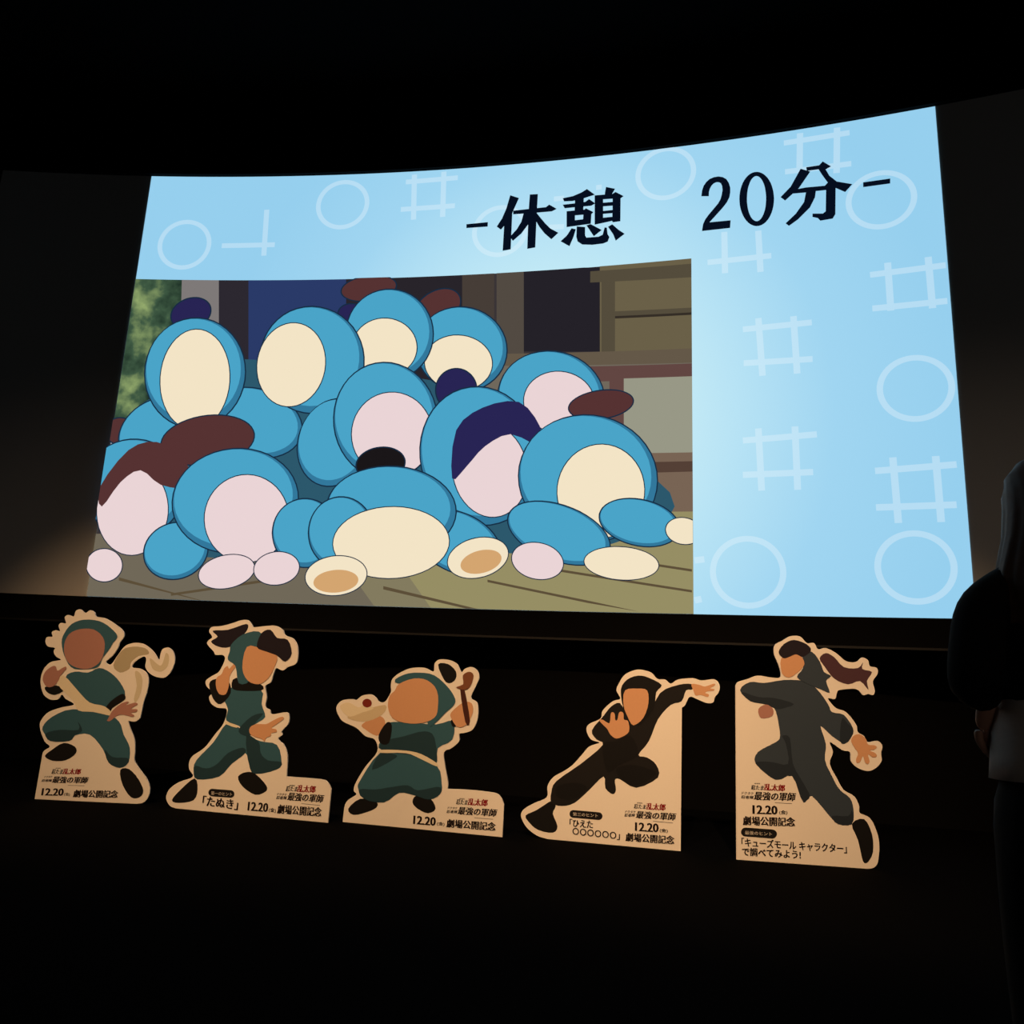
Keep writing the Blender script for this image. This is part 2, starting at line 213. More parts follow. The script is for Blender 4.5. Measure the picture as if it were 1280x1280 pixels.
 ('outline',(22,44,66),[(-0.62,4.399),(-0.635,4.331),(-0.66,4.265),(-0.694,4.206),(-0.738,4.154),(-0.791,4.109),(-0.85,4.073),(-0.915,4.047),(-0.986,4.03),(-1.058,4.024),(-1.132,4.028),(-1.207,4.043),(-1.279,4.068),(-1.347,4.103),(-1.412,4.148),(-1.47,4.199),(-1.519,4.258),(-1.561,4.324),(-1.593,4.393),(-1.613,4.465),(-1.623,4.54),(-1.622,4.613),(-1.608,4.684),(-1.584,4.752),(-1.549,4.814),(-1.505,4.868),(-1.45,4.916),(-1.389,4.954),(-1.322,4.98),(-1.249,4.997),(-1.175,5.003),(-1.099,4.996),(-1.022,4.979),(-0.95,4.951),(-0.881,4.913),(-0.817,4.866),(-0.76,4.812),(-0.712,4.751),(-0.672,4.684),(-0.643,4.614),(-0.625,4.543),(-0.617,4.469)]),
 ('bundle_shade',(50,120,156),[(-0.634,4.402),(-0.648,4.336),(-0.672,4.272),(-0.706,4.215),(-0.748,4.165),(-0.8,4.121),(-0.857,4.086),(-0.92,4.06),(-0.989,4.044),(-1.059,4.038),(-1.131,4.042),(-1.204,4.057),(-1.274,4.081),(-1.341,4.115),(-1.404,4.158),(-1.46,4.209),(-1.508,4.266),(-1.549,4.33),(-1.579,4.397),(-1.599,4.467),(-1.609,4.54),(-1.607,4.61),(-1.594,4.679),(-1.571,4.745),(-1.537,4.805),(-1.494,4.858),(-1.441,4.904),(-1.382,4.94),(-1.317,4.966),(-1.245,4.982),(-1.173,4.988),(-1.1,4.981),(-1.025,4.964),(-0.954,4.938),(-0.888,4.901),(-0.825,4.855),(-0.77,4.803),(-0.724,4.744),(-0.685,4.678),(-0.656,4.611),(-0.639,4.542),(-0.631,4.47)]),
 ('round_bundle',(74,164,200),[(-0.673,4.435),(-0.687,4.374),(-0.71,4.315),(-0.741,4.262),(-0.782,4.215),(-0.831,4.174),(-0.885,4.142),(-0.945,4.118),(-1.01,4.103),(-1.077,4.098),(-1.146,4.102),(-1.215,4.117),(-1.282,4.139),(-1.345,4.171),(-1.405,4.212),(-1.458,4.259),(-1.504,4.313),(-1.543,4.373),(-1.572,4.436),(-1.591,4.501),(-1.601,4.568),(-1.6,4.634),(-1.587,4.698),(-1.565,4.76),(-1.533,4.815),(-1.492,4.864),(-1.442,4.907),(-1.386,4.94),(-1.324,4.964),(-1.256,4.979),(-1.188,4.984),(-1.118,4.978),(-1.047,4.962),(-0.98,4.937),(-0.916,4.902),(-0.857,4.859),(-0.804,4.81),(-0.76,4.755),(-0.723,4.694),(-0.695,4.631),(-0.678,4.566),(-0.671,4.5)]),
 ('outline',(22,44,66),[(-0.768,4.308),(-0.774,4.262),(-0.788,4.218),(-0.809,4.177),(-0.838,4.141),(-0.875,4.108),(-0.916,4.081),(-0.963,4.061),(-1.014,4.046),(-1.067,4.038),(-1.122,4.038),(-1.179,4.044),(-1.234,4.057),(-1.287,4.077),(-1.337,4.103),(-1.383,4.134),(-1.424,4.171),(-1.459,4.212),(-1.486,4.256),(-1.506,4.302),(-1.518,4.35),(-1.521,4.398),(-1.516,4.444),(-1.502,4.49),(-1.481,4.532),(-1.452,4.57),(-1.415,4.604),(-1.372,4.631),(-1.325,4.652),(-1.272,4.667),(-1.218,4.675),(-1.162,4.674),(-1.104,4.667),(-1.049,4.653),(-0.996,4.632),(-0.945,4.604),(-0.9,4.572),(-0.86,4.535),(-0.826,4.493),(-0.8,4.449),(-0.781,4.403),(-0.77,4.355)]),
 ('pale_disc',(243,228,198),[(-0.778,4.309),(-0.784,4.265),(-0.798,4.222),(-0.818,4.183),(-0.847,4.148),(-0.882,4.116),(-0.922,4.09),(-0.967,4.071),(-1.017,4.057),(-1.069,4.049),(-1.123,4.049),(-1.178,4.055),(-1.231,4.067),(-1.282,4.086),(-1.332,4.112),(-1.377,4.142),(-1.416,4.177),(-1.45,4.217),(-1.477,4.259),(-1.496,4.304),(-1.507,4.351),(-1.511,4.397),(-1.506,4.442),(-1.492,4.486),(-1.471,4.526),(-1.443,4.563),(-1.407,4.595),(-1.366,4.622),(-1.32,4.642),(-1.269,4.656),(-1.216,4.664),(-1.161,4.663),(-1.105,4.656),(-1.052,4.643),(-1.0,4.622),(-0.95,4.596),(-0.906,4.564),(-0.868,4.528),(-0.835,4.488),(-0.809,4.445),(-0.791,4.401),(-0.781,4.354)]),
 ('outline',(22,44,66),[(-1.429,4.61),(-1.44,4.534),(-1.462,4.46),(-1.493,4.393),(-1.534,4.333),(-1.585,4.279),(-1.642,4.235),(-1.705,4.202),(-1.774,4.179),(-1.845,4.167),(-1.918,4.167),(-1.993,4.179),(-2.065,4.201),(-2.134,4.235),(-2.2,4.28),(-2.259,4.333),(-2.31,4.394),(-2.355,4.464),(-2.389,4.537),(-2.412,4.615),(-2.426,4.697),(-2.428,4.777),(-2.418,4.855),(-2.397,4.932),(-2.366,5.002),(-2.325,5.066),(-2.273,5.122),(-2.215,5.168),(-2.151,5.202),(-2.079,5.226),(-2.006,5.237),(-1.931,5.236),(-1.854,5.222),(-1.781,5.197),(-1.711,5.16),(-1.645,5.113),(-1.586,5.057),(-1.536,4.993),(-1.493,4.921),(-1.461,4.847),(-1.44,4.769),(-1.429,4.689)]),
 ('bundle_shade',(50,120,156),[(-1.443,4.613),(-1.454,4.539),(-1.475,4.467),(-1.505,4.401),(-1.546,4.343),(-1.595,4.29),(-1.65,4.248),(-1.711,4.216),(-1.778,4.193),(-1.847,4.182),(-1.918,4.182),(-1.991,4.193),(-2.061,4.215),(-2.128,4.248),(-2.192,4.291),(-2.249,4.343),(-2.299,4.402),(-2.342,4.47),(-2.376,4.542),(-2.398,4.617),(-2.411,4.696),(-2.413,4.774),(-2.404,4.851),(-2.383,4.925),(-2.353,4.994),(-2.313,5.055),(-2.263,5.11),(-2.207,5.154),(-2.144,5.188),(-2.075,5.211),(-2.003,5.222),(-1.931,5.221),(-1.856,5.207),(-1.785,5.183),(-1.717,5.148),(-1.653,5.101),(-1.596,5.047),(-1.547,4.985),(-1.506,4.915),(-1.474,4.843),(-1.454,4.767),(-1.443,4.689)]),
 ('round_bundle',(74,164,200),[(-1.483,4.648),(-1.493,4.579),(-1.513,4.512),(-1.542,4.451),(-1.58,4.397),(-1.627,4.348),(-1.679,4.309),(-1.738,4.279),(-1.802,4.258),(-1.867,4.247),(-1.935,4.248),(-2.004,4.259),(-2.071,4.279),(-2.134,4.31),(-2.195,4.351),(-2.25,4.399),(-2.298,4.455),(-2.338,4.519),(-2.37,4.586),(-2.392,4.656),(-2.404,4.73),(-2.406,4.802),(-2.397,4.873),(-2.378,4.943),(-2.349,5.006),(-2.311,5.063),(-2.264,5.114),(-2.21,5.155),(-2.151,5.186),(-2.085,5.208),(-2.017,5.218),(-1.948,5.216),(-1.877,5.204),(-1.81,5.181),(-1.745,5.147),(-1.684,5.104),(-1.63,5.053),(-1.583,4.995),(-1.544,4.93),(-1.514,4.863),(-1.494,4.792),(-1.483,4.719)]),
 ('outline',(22,44,66),[(-1.599,4.539),(-1.6,4.489),(-1.609,4.439),(-1.626,4.392),(-1.65,4.349),(-1.681,4.31),(-1.718,4.276),(-1.761,4.249),(-1.809,4.227),(-1.86,4.213),(-1.913,4.207),(-1.968,4.208),(-2.023,4.215),(-2.076,4.231),(-2.128,4.254),(-2.175,4.283),(-2.218,4.318),(-2.256,4.359),(-2.288,4.403),(-2.312,4.451),(-2.328,4.502),(-2.337,4.553),(-2.337,4.604),(-2.329,4.656),(-2.313,4.704),(-2.289,4.748),(-2.257,4.789),(-2.22,4.823),(-2.177,4.851),(-2.127,4.873),(-2.076,4.888),(-2.022,4.894),(-1.965,4.893),(-1.91,4.884),(-1.857,4.867),(-1.804,4.842),(-1.757,4.812),(-1.714,4.776),(-1.677,4.734),(-1.646,4.689),(-1.623,4.641),(-1.607,4.59)]),
 ('pale_disc',(243,228,198),[(-1.61,4.539),(-1.611,4.49),(-1.62,4.442),(-1.635,4.397),(-1.659,4.355),(-1.69,4.317),(-1.726,4.285),(-1.767,4.258),(-1.814,4.238),(-1.863,4.224),(-1.915,4.218),(-1.968,4.218),(-2.021,4.226),(-2.073,4.241),(-2.123,4.264),(-2.169,4.291),(-2.211,4.325),(-2.248,4.365),(-2.278,4.408),(-2.302,4.454),(-2.318,4.504),(-2.326,4.553),(-2.326,4.603),(-2.319,4.652),(-2.303,4.698),(-2.28,4.741),(-2.249,4.781),(-2.212,4.814),(-2.17,4.842),(-2.123,4.863),(-2.073,4.877),(-2.02,4.883),(-1.965,4.881),(-1.912,4.873),(-1.86,4.856),(-1.809,4.833),(-1.763,4.804),(-1.722,4.769),(-1.685,4.728),(-1.655,4.684),(-1.633,4.638),(-1.618,4.588)]),
 ('outline',(22,44,66),[(-4.014,3.833),(-3.987,3.784),(-3.967,3.73),(-3.958,3.674),(-3.959,3.616),(-3.97,3.556),(-3.989,3.498),(-4.018,3.442),(-4.056,3.388),(-4.1,3.34),(-4.151,3.297),(-4.209,3.259),(-4.269,3.229),(-4.332,3.207),(-4.397,3.192),(-4.461,3.187),(-4.524,3.19),(-4.585,3.202),(-4.641,3.221),(-4.691,3.249),(-4.736,3.285),(-4.773,3.327),(-4.801,3.374),(-4.821,3.428),(-4.831,3.483),(-4.832,3.541),(-4.822,3.601),(-4.804,3.66),(-4.776,3.717),(-4.739,3.773),(-4.695,3.823),(-4.645,3.867),(-4.587,3.906),(-4.526,3.937),(-4.462,3.96),(-4.396,3.974),(-4.33,3.98),(-4.266,3.976),(-4.204,3.963),(-4.147,3.943),(-4.096,3.913),(-4.051,3.876)]),
 ('bundle_shade',(50,120,156),[(-4.026,3.825),(-3.999,3.779),(-3.981,3.727),(-3.972,3.673),(-3.973,3.617),(-3.984,3.559),(-4.003,3.503),(-4.031,3.449),(-4.068,3.397),(-4.111,3.35),(-4.161,3.308),(-4.216,3.271),(-4.275,3.242),(-4.336,3.221),(-4.399,3.207),(-4.461,3.201),(-4.522,3.204),(-4.581,3.215),(-4.635,3.233),(-4.683,3.26),(-4.726,3.294),(-4.762,3.334),(-4.789,3.38),(-4.808,3.431),(-4.817,3.485),(-4.817,3.54),(-4.808,3.599),(-4.79,3.655),(-4.763,3.71),(-4.727,3.764),(-4.684,3.812),(-4.635,3.855),(-4.579,3.893),(-4.52,3.923),(-4.458,3.945),(-4.394,3.96),(-4.33,3.966),(-4.269,3.962),(-4.208,3.95),(-4.154,3.93),(-4.105,3.902),(-4.061,3.867)]),
 ('round_bundle',(74,164,200),[(-4.061,3.834),(-4.036,3.79),(-4.02,3.742),(-4.012,3.691),(-4.014,3.639),(-4.024,3.584),(-4.043,3.532),(-4.07,3.481),(-4.105,3.432),(-4.146,3.387),(-4.193,3.347),(-4.246,3.313),(-4.301,3.284),(-4.359,3.264),(-4.419,3.25),(-4.478,3.244),(-4.535,3.246),(-4.591,3.256),(-4.641,3.273),(-4.687,3.298),(-4.727,3.329),(-4.76,3.367),(-4.785,3.409),(-4.803,3.457),(-4.811,3.507),(-4.811,3.559),(-4.801,3.614),(-4.784,3.667),(-4.758,3.719),(-4.723,3.769),(-4.683,3.815),(-4.635,3.856),(-4.582,3.892),(-4.527,3.921),(-4.468,3.942),(-4.407,3.956),(-4.347,3.962),(-4.289,3.959),(-4.232,3.949),(-4.181,3.931),(-4.135,3.905),(-4.094,3.872)]),
 ('outline',(22,44,66),[(-2.792,3.553),(-2.808,3.499),(-2.835,3.449),(-2.873,3.404),(-2.921,3.366),(-2.979,3.335),(-3.044,3.312),(-3.115,3.297),(-3.193,3.291),(-3.272,3.293),(-3.353,3.304),(-3.436,3.324),(-3.514,3.352),(-3.589,3.387),(-3.66,3.43),(-3.722,3.478),(-3.776,3.531),(-3.821,3.588),(-3.856,3.647),(-3.878,3.708),(-3.888,3.769),(-3.887,3.828),(-3.873,3.883),(-3.846,3.936),(-3.809,3.982),(-3.761,4.022),(-3.702,4.055),(-3.636,4.079),(-3.563,4.094),(-3.484,4.1),(-3.403,4.097),(-3.321,4.085),(-3.237,4.063),(-3.157,4.034),(-3.082,3.997),(-3.011,3.952),(-2.949,3.903),(-2.896,3.849),(-2.852,3.79),(-2.819,3.731),(-2.798,3.671),(-2.789,3.611)]),
 ('bundle_shade',(50,120,156),[(-2.806,3.557),(-2.821,3.505),(-2.848,3.456),(-2.885,3.413),(-2.931,3.377),(-2.988,3.347),(-3.051,3.325),(-3.121,3.311),(-3.196,3.305),(-3.273,3.307),(-3.352,3.318),(-3.432,3.338),(-3.509,3.364),(-3.582,3.399),(-3.651,3.44),(-3.712,3.486),(-3.764,3.538),(-3.808,3.593),(-3.842,3.65),(-3.863,3.708),(-3.874,3.768),(-3.873,3.824),(-3.859,3.877),(-3.833,3.928),(-3.797,3.973),(-3.75,4.011),(-3.693,4.042),(-3.629,4.065),(-3.558,4.08),(-3.481,4.086),(-3.402,4.083),(-3.322,4.07),(-3.24,4.049),(-3.163,4.021),(-3.089,3.985),(-3.02,3.942),(-2.959,3.894),(-2.908,3.842),(-2.865,3.785),(-2.833,3.728),(-2.813,3.67),(-2.804,3.612)]),
 ('round_bundle',(74,164,200),[(-2.851,3.586),(-2.865,3.538),(-2.89,3.492),(-2.925,3.452),(-2.969,3.419),(-3.023,3.391),(-3.083,3.37),(-3.149,3.358),(-3.221,3.353),(-3.294,3.355),(-3.369,3.366),(-3.445,3.385),(-3.518,3.41),(-3.587,3.442),(-3.653,3.481),(-3.711,3.525),(-3.761,3.573),(-3.803,3.625),(-3.835,3.678),(-3.856,3.732),(-3.866,3.788),(-3.865,3.84),(-3.852,3.89),(-3.827,3.937),(-3.793,3.978),(-3.749,4.013),(-3.694,4.042),(-3.634,4.064),(-3.567,4.077),(-3.493,4.082),(-3.419,4.079),(-3.342,4.067),(-3.265,4.047),(-3.191,4.02),(-3.121,3.986),(-3.056,3.946),(-2.998,3.901),(-2.949,3.852),(-2.907,3.799),(-2.877,3.746),(-2.857,3.692),(-2.849,3.637)]),
 ('outline',(22,44,66),[(-3.491,4.176),(-3.5,4.082),(-3.522,3.991),(-3.554,3.908),(-3.599,3.832),(-3.655,3.765),(-3.718,3.709),(-3.789,3.666),(-3.868,3.634),(-3.949,3.616),(-4.033,3.613),(-4.12,3.623),(-4.204,3.646),(-4.285,3.683),(-4.363,3.734),(-4.433,3.794),(-4.496,3.866),(-4.55,3.948),(-4.594,4.034),(-4.625,4.127),(-4.645,4.224),(-4.652,4.321),(-4.646,4.416),(-4.627,4.51),(-4.596,4.597),(-4.552,4.676),(-4.497,4.748),(-4.434,4.807),(-4.361,4.853),(-4.281,4.887),(-4.197,4.905),(-4.111,4.908),(-4.021,4.896),(-3.935,4.871),(-3.852,4.83),(-3.772,4.776),(-3.701,4.711),(-3.638,4.636),(-3.585,4.552),(-3.543,4.462),(-3.514,4.369),(-3.496,4.271)]),
 ('bundle_shade',(50,120,156),[(-3.506,4.178),(-3.515,4.086),(-3.536,3.997),(-3.567,3.916),(-3.611,3.842),(-3.665,3.776),(-3.727,3.721),(-3.796,3.679),(-3.873,3.648),(-3.952,3.63),(-4.034,3.627),(-4.119,3.637),(-4.201,3.66),(-4.28,3.696),(-4.356,3.746),(-4.424,3.805),(-4.485,3.875),(-4.538,3.954),(-4.581,4.039),(-4.611,4.129),(-4.63,4.225),(-4.638,4.319),(-4.631,4.412),(-4.613,4.504),(-4.583,4.589),(-4.54,4.666),(-4.486,4.736),(-4.424,4.794),(-4.354,4.839),(-4.275,4.872),(-4.194,4.89),(-4.11,4.893),(-4.022,4.881),(-3.938,4.856),(-3.857,4.817),(-3.78,4.764),(-3.71,4.701),(-3.649,4.628),(-3.597,4.545),(-3.556,4.458),(-3.528,4.366),(-3.51,4.271)]),
 ('round_bundle',(74,164,200),[(-3.555,4.219),(-3.563,4.134),(-3.583,4.051),(-3.613,3.975),(-3.655,3.906),(-3.706,3.845),(-3.765,3.794),(-3.831,3.754),(-3.904,3.726),(-3.979,3.709),(-4.057,3.707),(-4.138,3.716),(-4.216,3.738),(-4.291,3.772),(-4.363,3.818),(-4.429,3.874),(-4.487,3.939),(-4.537,4.013),(-4.577,4.093),(-4.606,4.177),(-4.625,4.266),(-4.631,4.354),(-4.626,4.44),(-4.608,4.526),(-4.579,4.605),(-4.539,4.677),(-4.488,4.742),(-4.429,4.795),(-4.362,4.837),(-4.287,4.867),(-4.21,4.884),(-4.13,4.886),(-4.047,4.876),(-3.967,4.852),(-3.89,4.815),(-3.816,4.766),(-3.75,4.707),(-3.692,4.639),(-3.642,4.561),(-3.604,4.48),(-3.576,4.395),(-3.56,4.306)]),
 ('outline',(22,44,66),[(-3.66,4.153),(-3.66,4.067),(-3.669,3.982),(-3.687,3.903),(-3.713,3.831),(-3.747,3.765),(-3.787,3.709),(-3.833,3.664),(-3.885,3.63),(-3.94,3.607),(-3.997,3.598),(-4.057,3.601),(-4.116,3.616),(-4.174,3.644),(-4.231,3.684),(-4.283,3.734),(-4.33,3.794),(-4.372,3.865),(-4.407,3.94),(-4.434,4.022),(-4.453,4.109),(-4.464,4.196),(-4.465,4.283),(-4.458,4.37),(-4.442,4.451),(-4.417,4.526),(-4.383,4.595),(-4.343,4.654),(-4.296,4.701),(-4.243,4.738),(-4.187,4.761),(-4.128,4.771),(-4.066,4.767),(-4.006,4.75),(-3.947,4.72),(-3.889,4.677),(-3.836,4.625),(-3.789,4.561),(-3.747,4.488),(-3.713,4.411),(-3.687,4.328),(-3.669,4.24)]),
 ('pale_disc',(243,228,198),[(-3.671,4.154),(-3.671,4.069),(-3.68,3.986),(-3.697,3.909),(-3.722,3.838),(-3.755,3.773),(-3.794,3.718),(-3.839,3.674),(-3.89,3.64),(-3.943,3.618),(-3.999,3.609),(-4.057,3.612),(-4.115,3.626),(-4.171,3.654),(-4.226,3.693),(-4.277,3.742),(-4.322,3.802),(-4.363,3.87),(-4.397,3.945),(-4.424,4.025),(-4.442,4.11),(-4.453,4.196),(-4.454,4.281),(-4.447,4.366),(-4.431,4.446),(-4.407,4.519),(-4.374,4.587),(-4.336,4.644),(-4.29,4.691),(-4.239,4.727),(-4.184,4.75),(-4.127,4.759),(-4.067,4.756),(-4.008,4.739),(-3.95,4.71),(-3.894,4.668),(-3.842,4.616),(-3.797,4.554),(-3.756,4.483),(-3.722,4.406),(-3.697,4.325),(-3.68,4.239)]),
 ('outline',(22,44,66),[(-2.197,4.529),(-2.177,4.437),(-2.17,4.343),(-2.176,4.253),(-2.196,4.166),(-2.228,4.084),(-2.271,4.01),(-2.325,3.945),(-2.39,3.889),(-2.461,3.846),(-2.539,3.815),(-2.624,3.796),(-2.71,3.791),(-2.797,3.799),(-2.886,3.821),(-2.97,3.856),(-3.05,3.902),(-3.126,3.962),(-3.192,4.029),(-3.249,4.106),(-3.297,4.192),(-3.332,4.281),(-3.355,4.373),(-3.365,4.469),(-3.361,4.562),(-3.344,4.652),(-3.313,4.738),(-3.271,4.816),(-3.216,4.884),(-3.151,4.944),(-3.078,4.99),(-2.997,5.022),(-2.91,5.041),(-2.821,5.046),(-2.731,5.035),(-2.64,5.01),(-2.554,4.972),(-2.473,4.921),(-2.397,4.858),(-2.331,4.787),(-2.276,4.707),(-2.23,4.619)]),
 ('bundle_shade',(50,120,156),[(-2.211,4.526),(-2.192,4.437),(-2.185,4.344),(-2.19,4.256),(-2.209,4.172),(-2.241,4.091),(-2.283,4.019),(-2.335,3.956),(-2.399,3.901),(-2.468,3.859),(-2.544,3.829),(-2.627,3.81),(-2.711,3.805),(-2.796,3.814),(-2.883,3.835),(-2.965,3.869),(-3.043,3.914),(-3.117,3.972),(-3.182,4.038),(-3.237,4.114),(-3.284,4.197),(-3.319,4.284),(-3.34,4.374),(-3.35,4.468),(-3.347,4.559),(-3.33,4.646),(-3.3,4.731),(-3.258,4.806),(-3.205,4.873),(-3.141,4.931),(-3.07,4.976),(-2.992,5.007),(-2.906,5.026),(-2.82,5.03),(-2.732,5.02),(-2.643,4.995),(-2.559,4.959),(-2.48,4.909),(-2.406,4.847),(-2.342,4.778),(-2.288,4.7),(-2.243,4.614)]),
 ('round_bundle',(74,164,200),[(-2.259,4.558),(-2.241,4.474),(-2.235,4.388),(-2.241,4.305),(-2.259,4.227),(-2.289,4.151),(-2.329,4.083),(-2.38,4.024),(-2.44,3.973),(-2.506,3.933),(-2.579,3.905),(-2.658,3.887),(-2.738,3.882),(-2.819,3.89),(-2.901,3.91),(-2.979,3.94),(-3.053,3.983),(-3.123,4.037),(-3.184,4.098),(-3.236,4.168),(-3.28,4.246),(-3.312,4.327),(-3.332,4.411),(-3.341,4.499),(-3.337,4.583),(-3.321,4.665),(-3.292,4.744),(-3.252,4.814),(-3.201,4.877),(-3.14,4.931),(-3.073,4.973),(-2.998,5.003),(-2.917,5.02),(-2.835,5.025),(-2.751,5.015),(-2.667,4.993),(-2.588,4.959),(-2.513,4.913),(-2.443,4.856),(-2.382,4.792),(-2.331,4.719),(-2.289,4.639)]),
 ('outline',(22,44,66),[(-2.603,4.283),(-2.614,4.212),(-2.632,4.144),(-2.658,4.081),(-2.692,4.025),(-2.733,3.975),(-2.778,3.934),(-2.829,3.903),(-2.884,3.881),(-2.94,3.869),(-2.998,3.868),(-3.057,3.878),(-3.113,3.898),(-3.167,3.929),(-3.218,3.969),(-3.263,4.017),(-3.303,4.073),(-3.336,4.136),(-3.362,4.203),(-3.379,4.274),(-3.388,4.349),(-3.388,4.422),(-3.379,4.494),(-3.361,4.564),(-3.336,4.629),(-3.302,4.687),(-3.261,4.74),(-3.215,4.782),(-3.164,4.815),(-3.107,4.838),(-3.049,4.849),(-2.99,4.849),(-2.93,4.838),(-2.873,4.816),(-2.818,4.784),(-2.767,4.741),(-2.721,4.691),(-2.683,4.633),(-2.65,4.568),(-2.626,4.5),(-2.61,4.429),(-2.602,4.355)]),
 ('pale_disc',(243,228,198),[(-2.614,4.285),(-2.624,4.216),(-2.642,4.149),(-2.668,4.088),(-2.7,4.033),(-2.74,3.984),(-2.784,3.944),(-2.834,3.913),(-2.887,3.891),(-2.942,3.88),(-2.998,3.879),(-3.055,3.889),(-3.11,3.908),(-3.162,3.938),(-3.212,3.977),(-3.256,4.024),(-3.294,4.079),(-3.327,4.141),(-3.351,4.206),(-3.368,4.276),(-3.377,4.348),(-3.377,4.42),(-3.368,4.49),(-3.351,4.559),(-3.326,4.622),(-3.294,4.679),(-3.254,4.73),(-3.209,4.772),(-3.159,4.804),(-3.104,4.826),(-3.048,4.838),(-2.99,4.838),(-2.932,4.827),(-2.876,4.806),(-2.823,4.774),(-2.773,4.733),(-2.729,4.684),(-2.691,4.627),(-2.659,4.564),(-2.636,4.497),(-2.62,4.428),(-2.613,4.355)]),
 ('outline',(22,44,66),[(-3.314,3.568),(-3.31,3.525),(-3.317,3.481),(-3.335,3.439),(-3.364,3.397),(-3.404,3.356),(-3.453,3.319),(-3.51,3.286),(-3.575,3.256),(-3.645,3.232),(-3.718,3.214),(-3.796,3.201),(-3.873,3.195),(-3.949,3.195),(-4.023,3.201),(-4.092,3.213),(-4.155,3.232),(-4.213,3.257),(-4.261,3.286),(-4.299,3.319),(-4.327,3.358),(-4.345,3.398),(-4.35,3.44),(-4.344,3.485),(-4.328,3.528),(-4.299,3.571),(-4.26,3.612),(-4.212,3.651),(-4.154,3.685),(-4.089,3.715),(-4.019,3.74),(-3.944,3.759),(-3.866,3.772),(-3.788,3.778),(-3.711,3.778),(-3.635,3.77),(-3.565,3.757),(-3.502,3.737),(-3.444,3.712),(-3.396,3.682),(-3.359,3.647),(-3.331,3.608)]),
 ('round_bundle',(86,50,50),[(-3.328,3.566),(-3.324,3.525),(-3.331,3.484),(-3.349,3.443),(-3.377,3.403),(-3.417,3.364),(-3.464,3.329),(-3.52,3.297),(-3.584,3.269),(-3.651,3.245),(-3.723,3.228),(-3.799,3.215),(-3.873,3.209),(-3.947,3.209),(-4.02,3.214),(-4.087,3.226),(-4.148,3.243),(-4.204,3.266),(-4.25,3.294),(-4.287,3.326),(-4.314,3.362),(-4.331,3.4),(-4.336,3.44),(-4.33,3.483),(-4.314,3.524),(-4.286,3.565),(-4.247,3.604),(-4.2,3.641),(-4.144,3.674),(-4.08,3.703),(-4.012,3.727),(-3.94,3.745),(-3.863,3.757),(-3.787,3.764),(-3.713,3.763),(-3.639,3.757),(-3.571,3.744),(-3.51,3.726),(-3.454,3.702),(-3.407,3.673),(-3.371,3.641),(-3.344,3.604)]),
 ('outline',(22,44,66),[(0.408,3.804),(0.391,3.733),(0.362,3.664),(0.323,3.603),(0.273,3.549),(0.214,3.501),(0.148,3.464),(0.076,3.437),(-0.003,3.42),(-0.083,3.414),(-0.165,3.419),(-0.248,3.436),(-0.328,3.463),(-0.403,3.501),(-0.475,3.548),(-0.538,3.604),(-0.593,3.667),(-0.638,3.737),(-0.672,3.811),(-0.694,3.888),(-0.704,3.967),(-0.701,4.044),(-0.685,4.119),(-0.656,4.191),(-0.616,4.256),(-0.565,4.314),(-0.503,4.363),(-0.434,4.402),(-0.359,4.429),(-0.277,4.446),(-0.194,4.45),(-0.11,4.442),(-0.025,4.422),(0.055,4.392),(0.131,4.351),(0.201,4.299),(0.262,4.241),(0.314,4.176),(0.356,4.105),(0.387,4.031),(0.406,3.956),(0.413,3.879)]),
 ('bundle_shade',(50,120,156),[(0.395,3.807),(0.378,3.738),(0.35,3.671),(0.312,3.611),(0.264,3.558),(0.206,3.512),(0.142,3.476),(0.071,3.45),(-0.006,3.433),(-0.084,3.427),(-0.164,3.433),(-0.245,3.449),(-0.323,3.475),(-0.397,3.512),(-0.467,3.559),(-0.529,3.613),(-0.582,3.674),(-0.626,3.743),(-0.659,3.814),(-0.68,3.889),(-0.69,3.966),(-0.687,4.042),(-0.671,4.114),(-0.643,4.185),(-0.604,4.248),(-0.555,4.303),(-0.494,4.351),(-0.427,4.389),(-0.354,4.416),(-0.274,4.431),(-0.193,4.436),(-0.111,4.428),(-0.028,4.408),(0.051,4.379),(0.124,4.339),(0.193,4.289),(0.253,4.233),(0.303,4.169),(0.345,4.1),(0.375,4.028),(0.393,3.955),(0.4,3.879)]),
 ('round_bundle',(74,164,200),[(0.353,3.843),(0.337,3.778),(0.31,3.716),(0.274,3.66),(0.228,3.611),(0.173,3.569),(0.112,3.535),(0.045,3.511),(-0.028,3.496),(-0.103,3.491),(-0.179,3.496),(-0.256,3.512),(-0.33,3.537),(-0.4,3.572),(-0.467,3.616),(-0.526,3.666),(-0.576,3.724),(-0.619,3.788),(-0.651,3.855),(-0.671,3.925),(-0.68,3.997),(-0.678,4.067),(-0.663,4.135),(-0.636,4.2),(-0.599,4.258),(-0.552,4.31),(-0.495,4.354),(-0.432,4.389),(-0.362,4.414),(-0.286,4.428),(-0.209,4.432),(-0.131,4.424),(-0.052,4.406),(0.022,4.378),(0.092,4.34),(0.158,4.293),(0.215,4.241),(0.263,4.181),(0.303,4.116),(0.332,4.05),(0.35,3.981),(0.357,3.911)]),
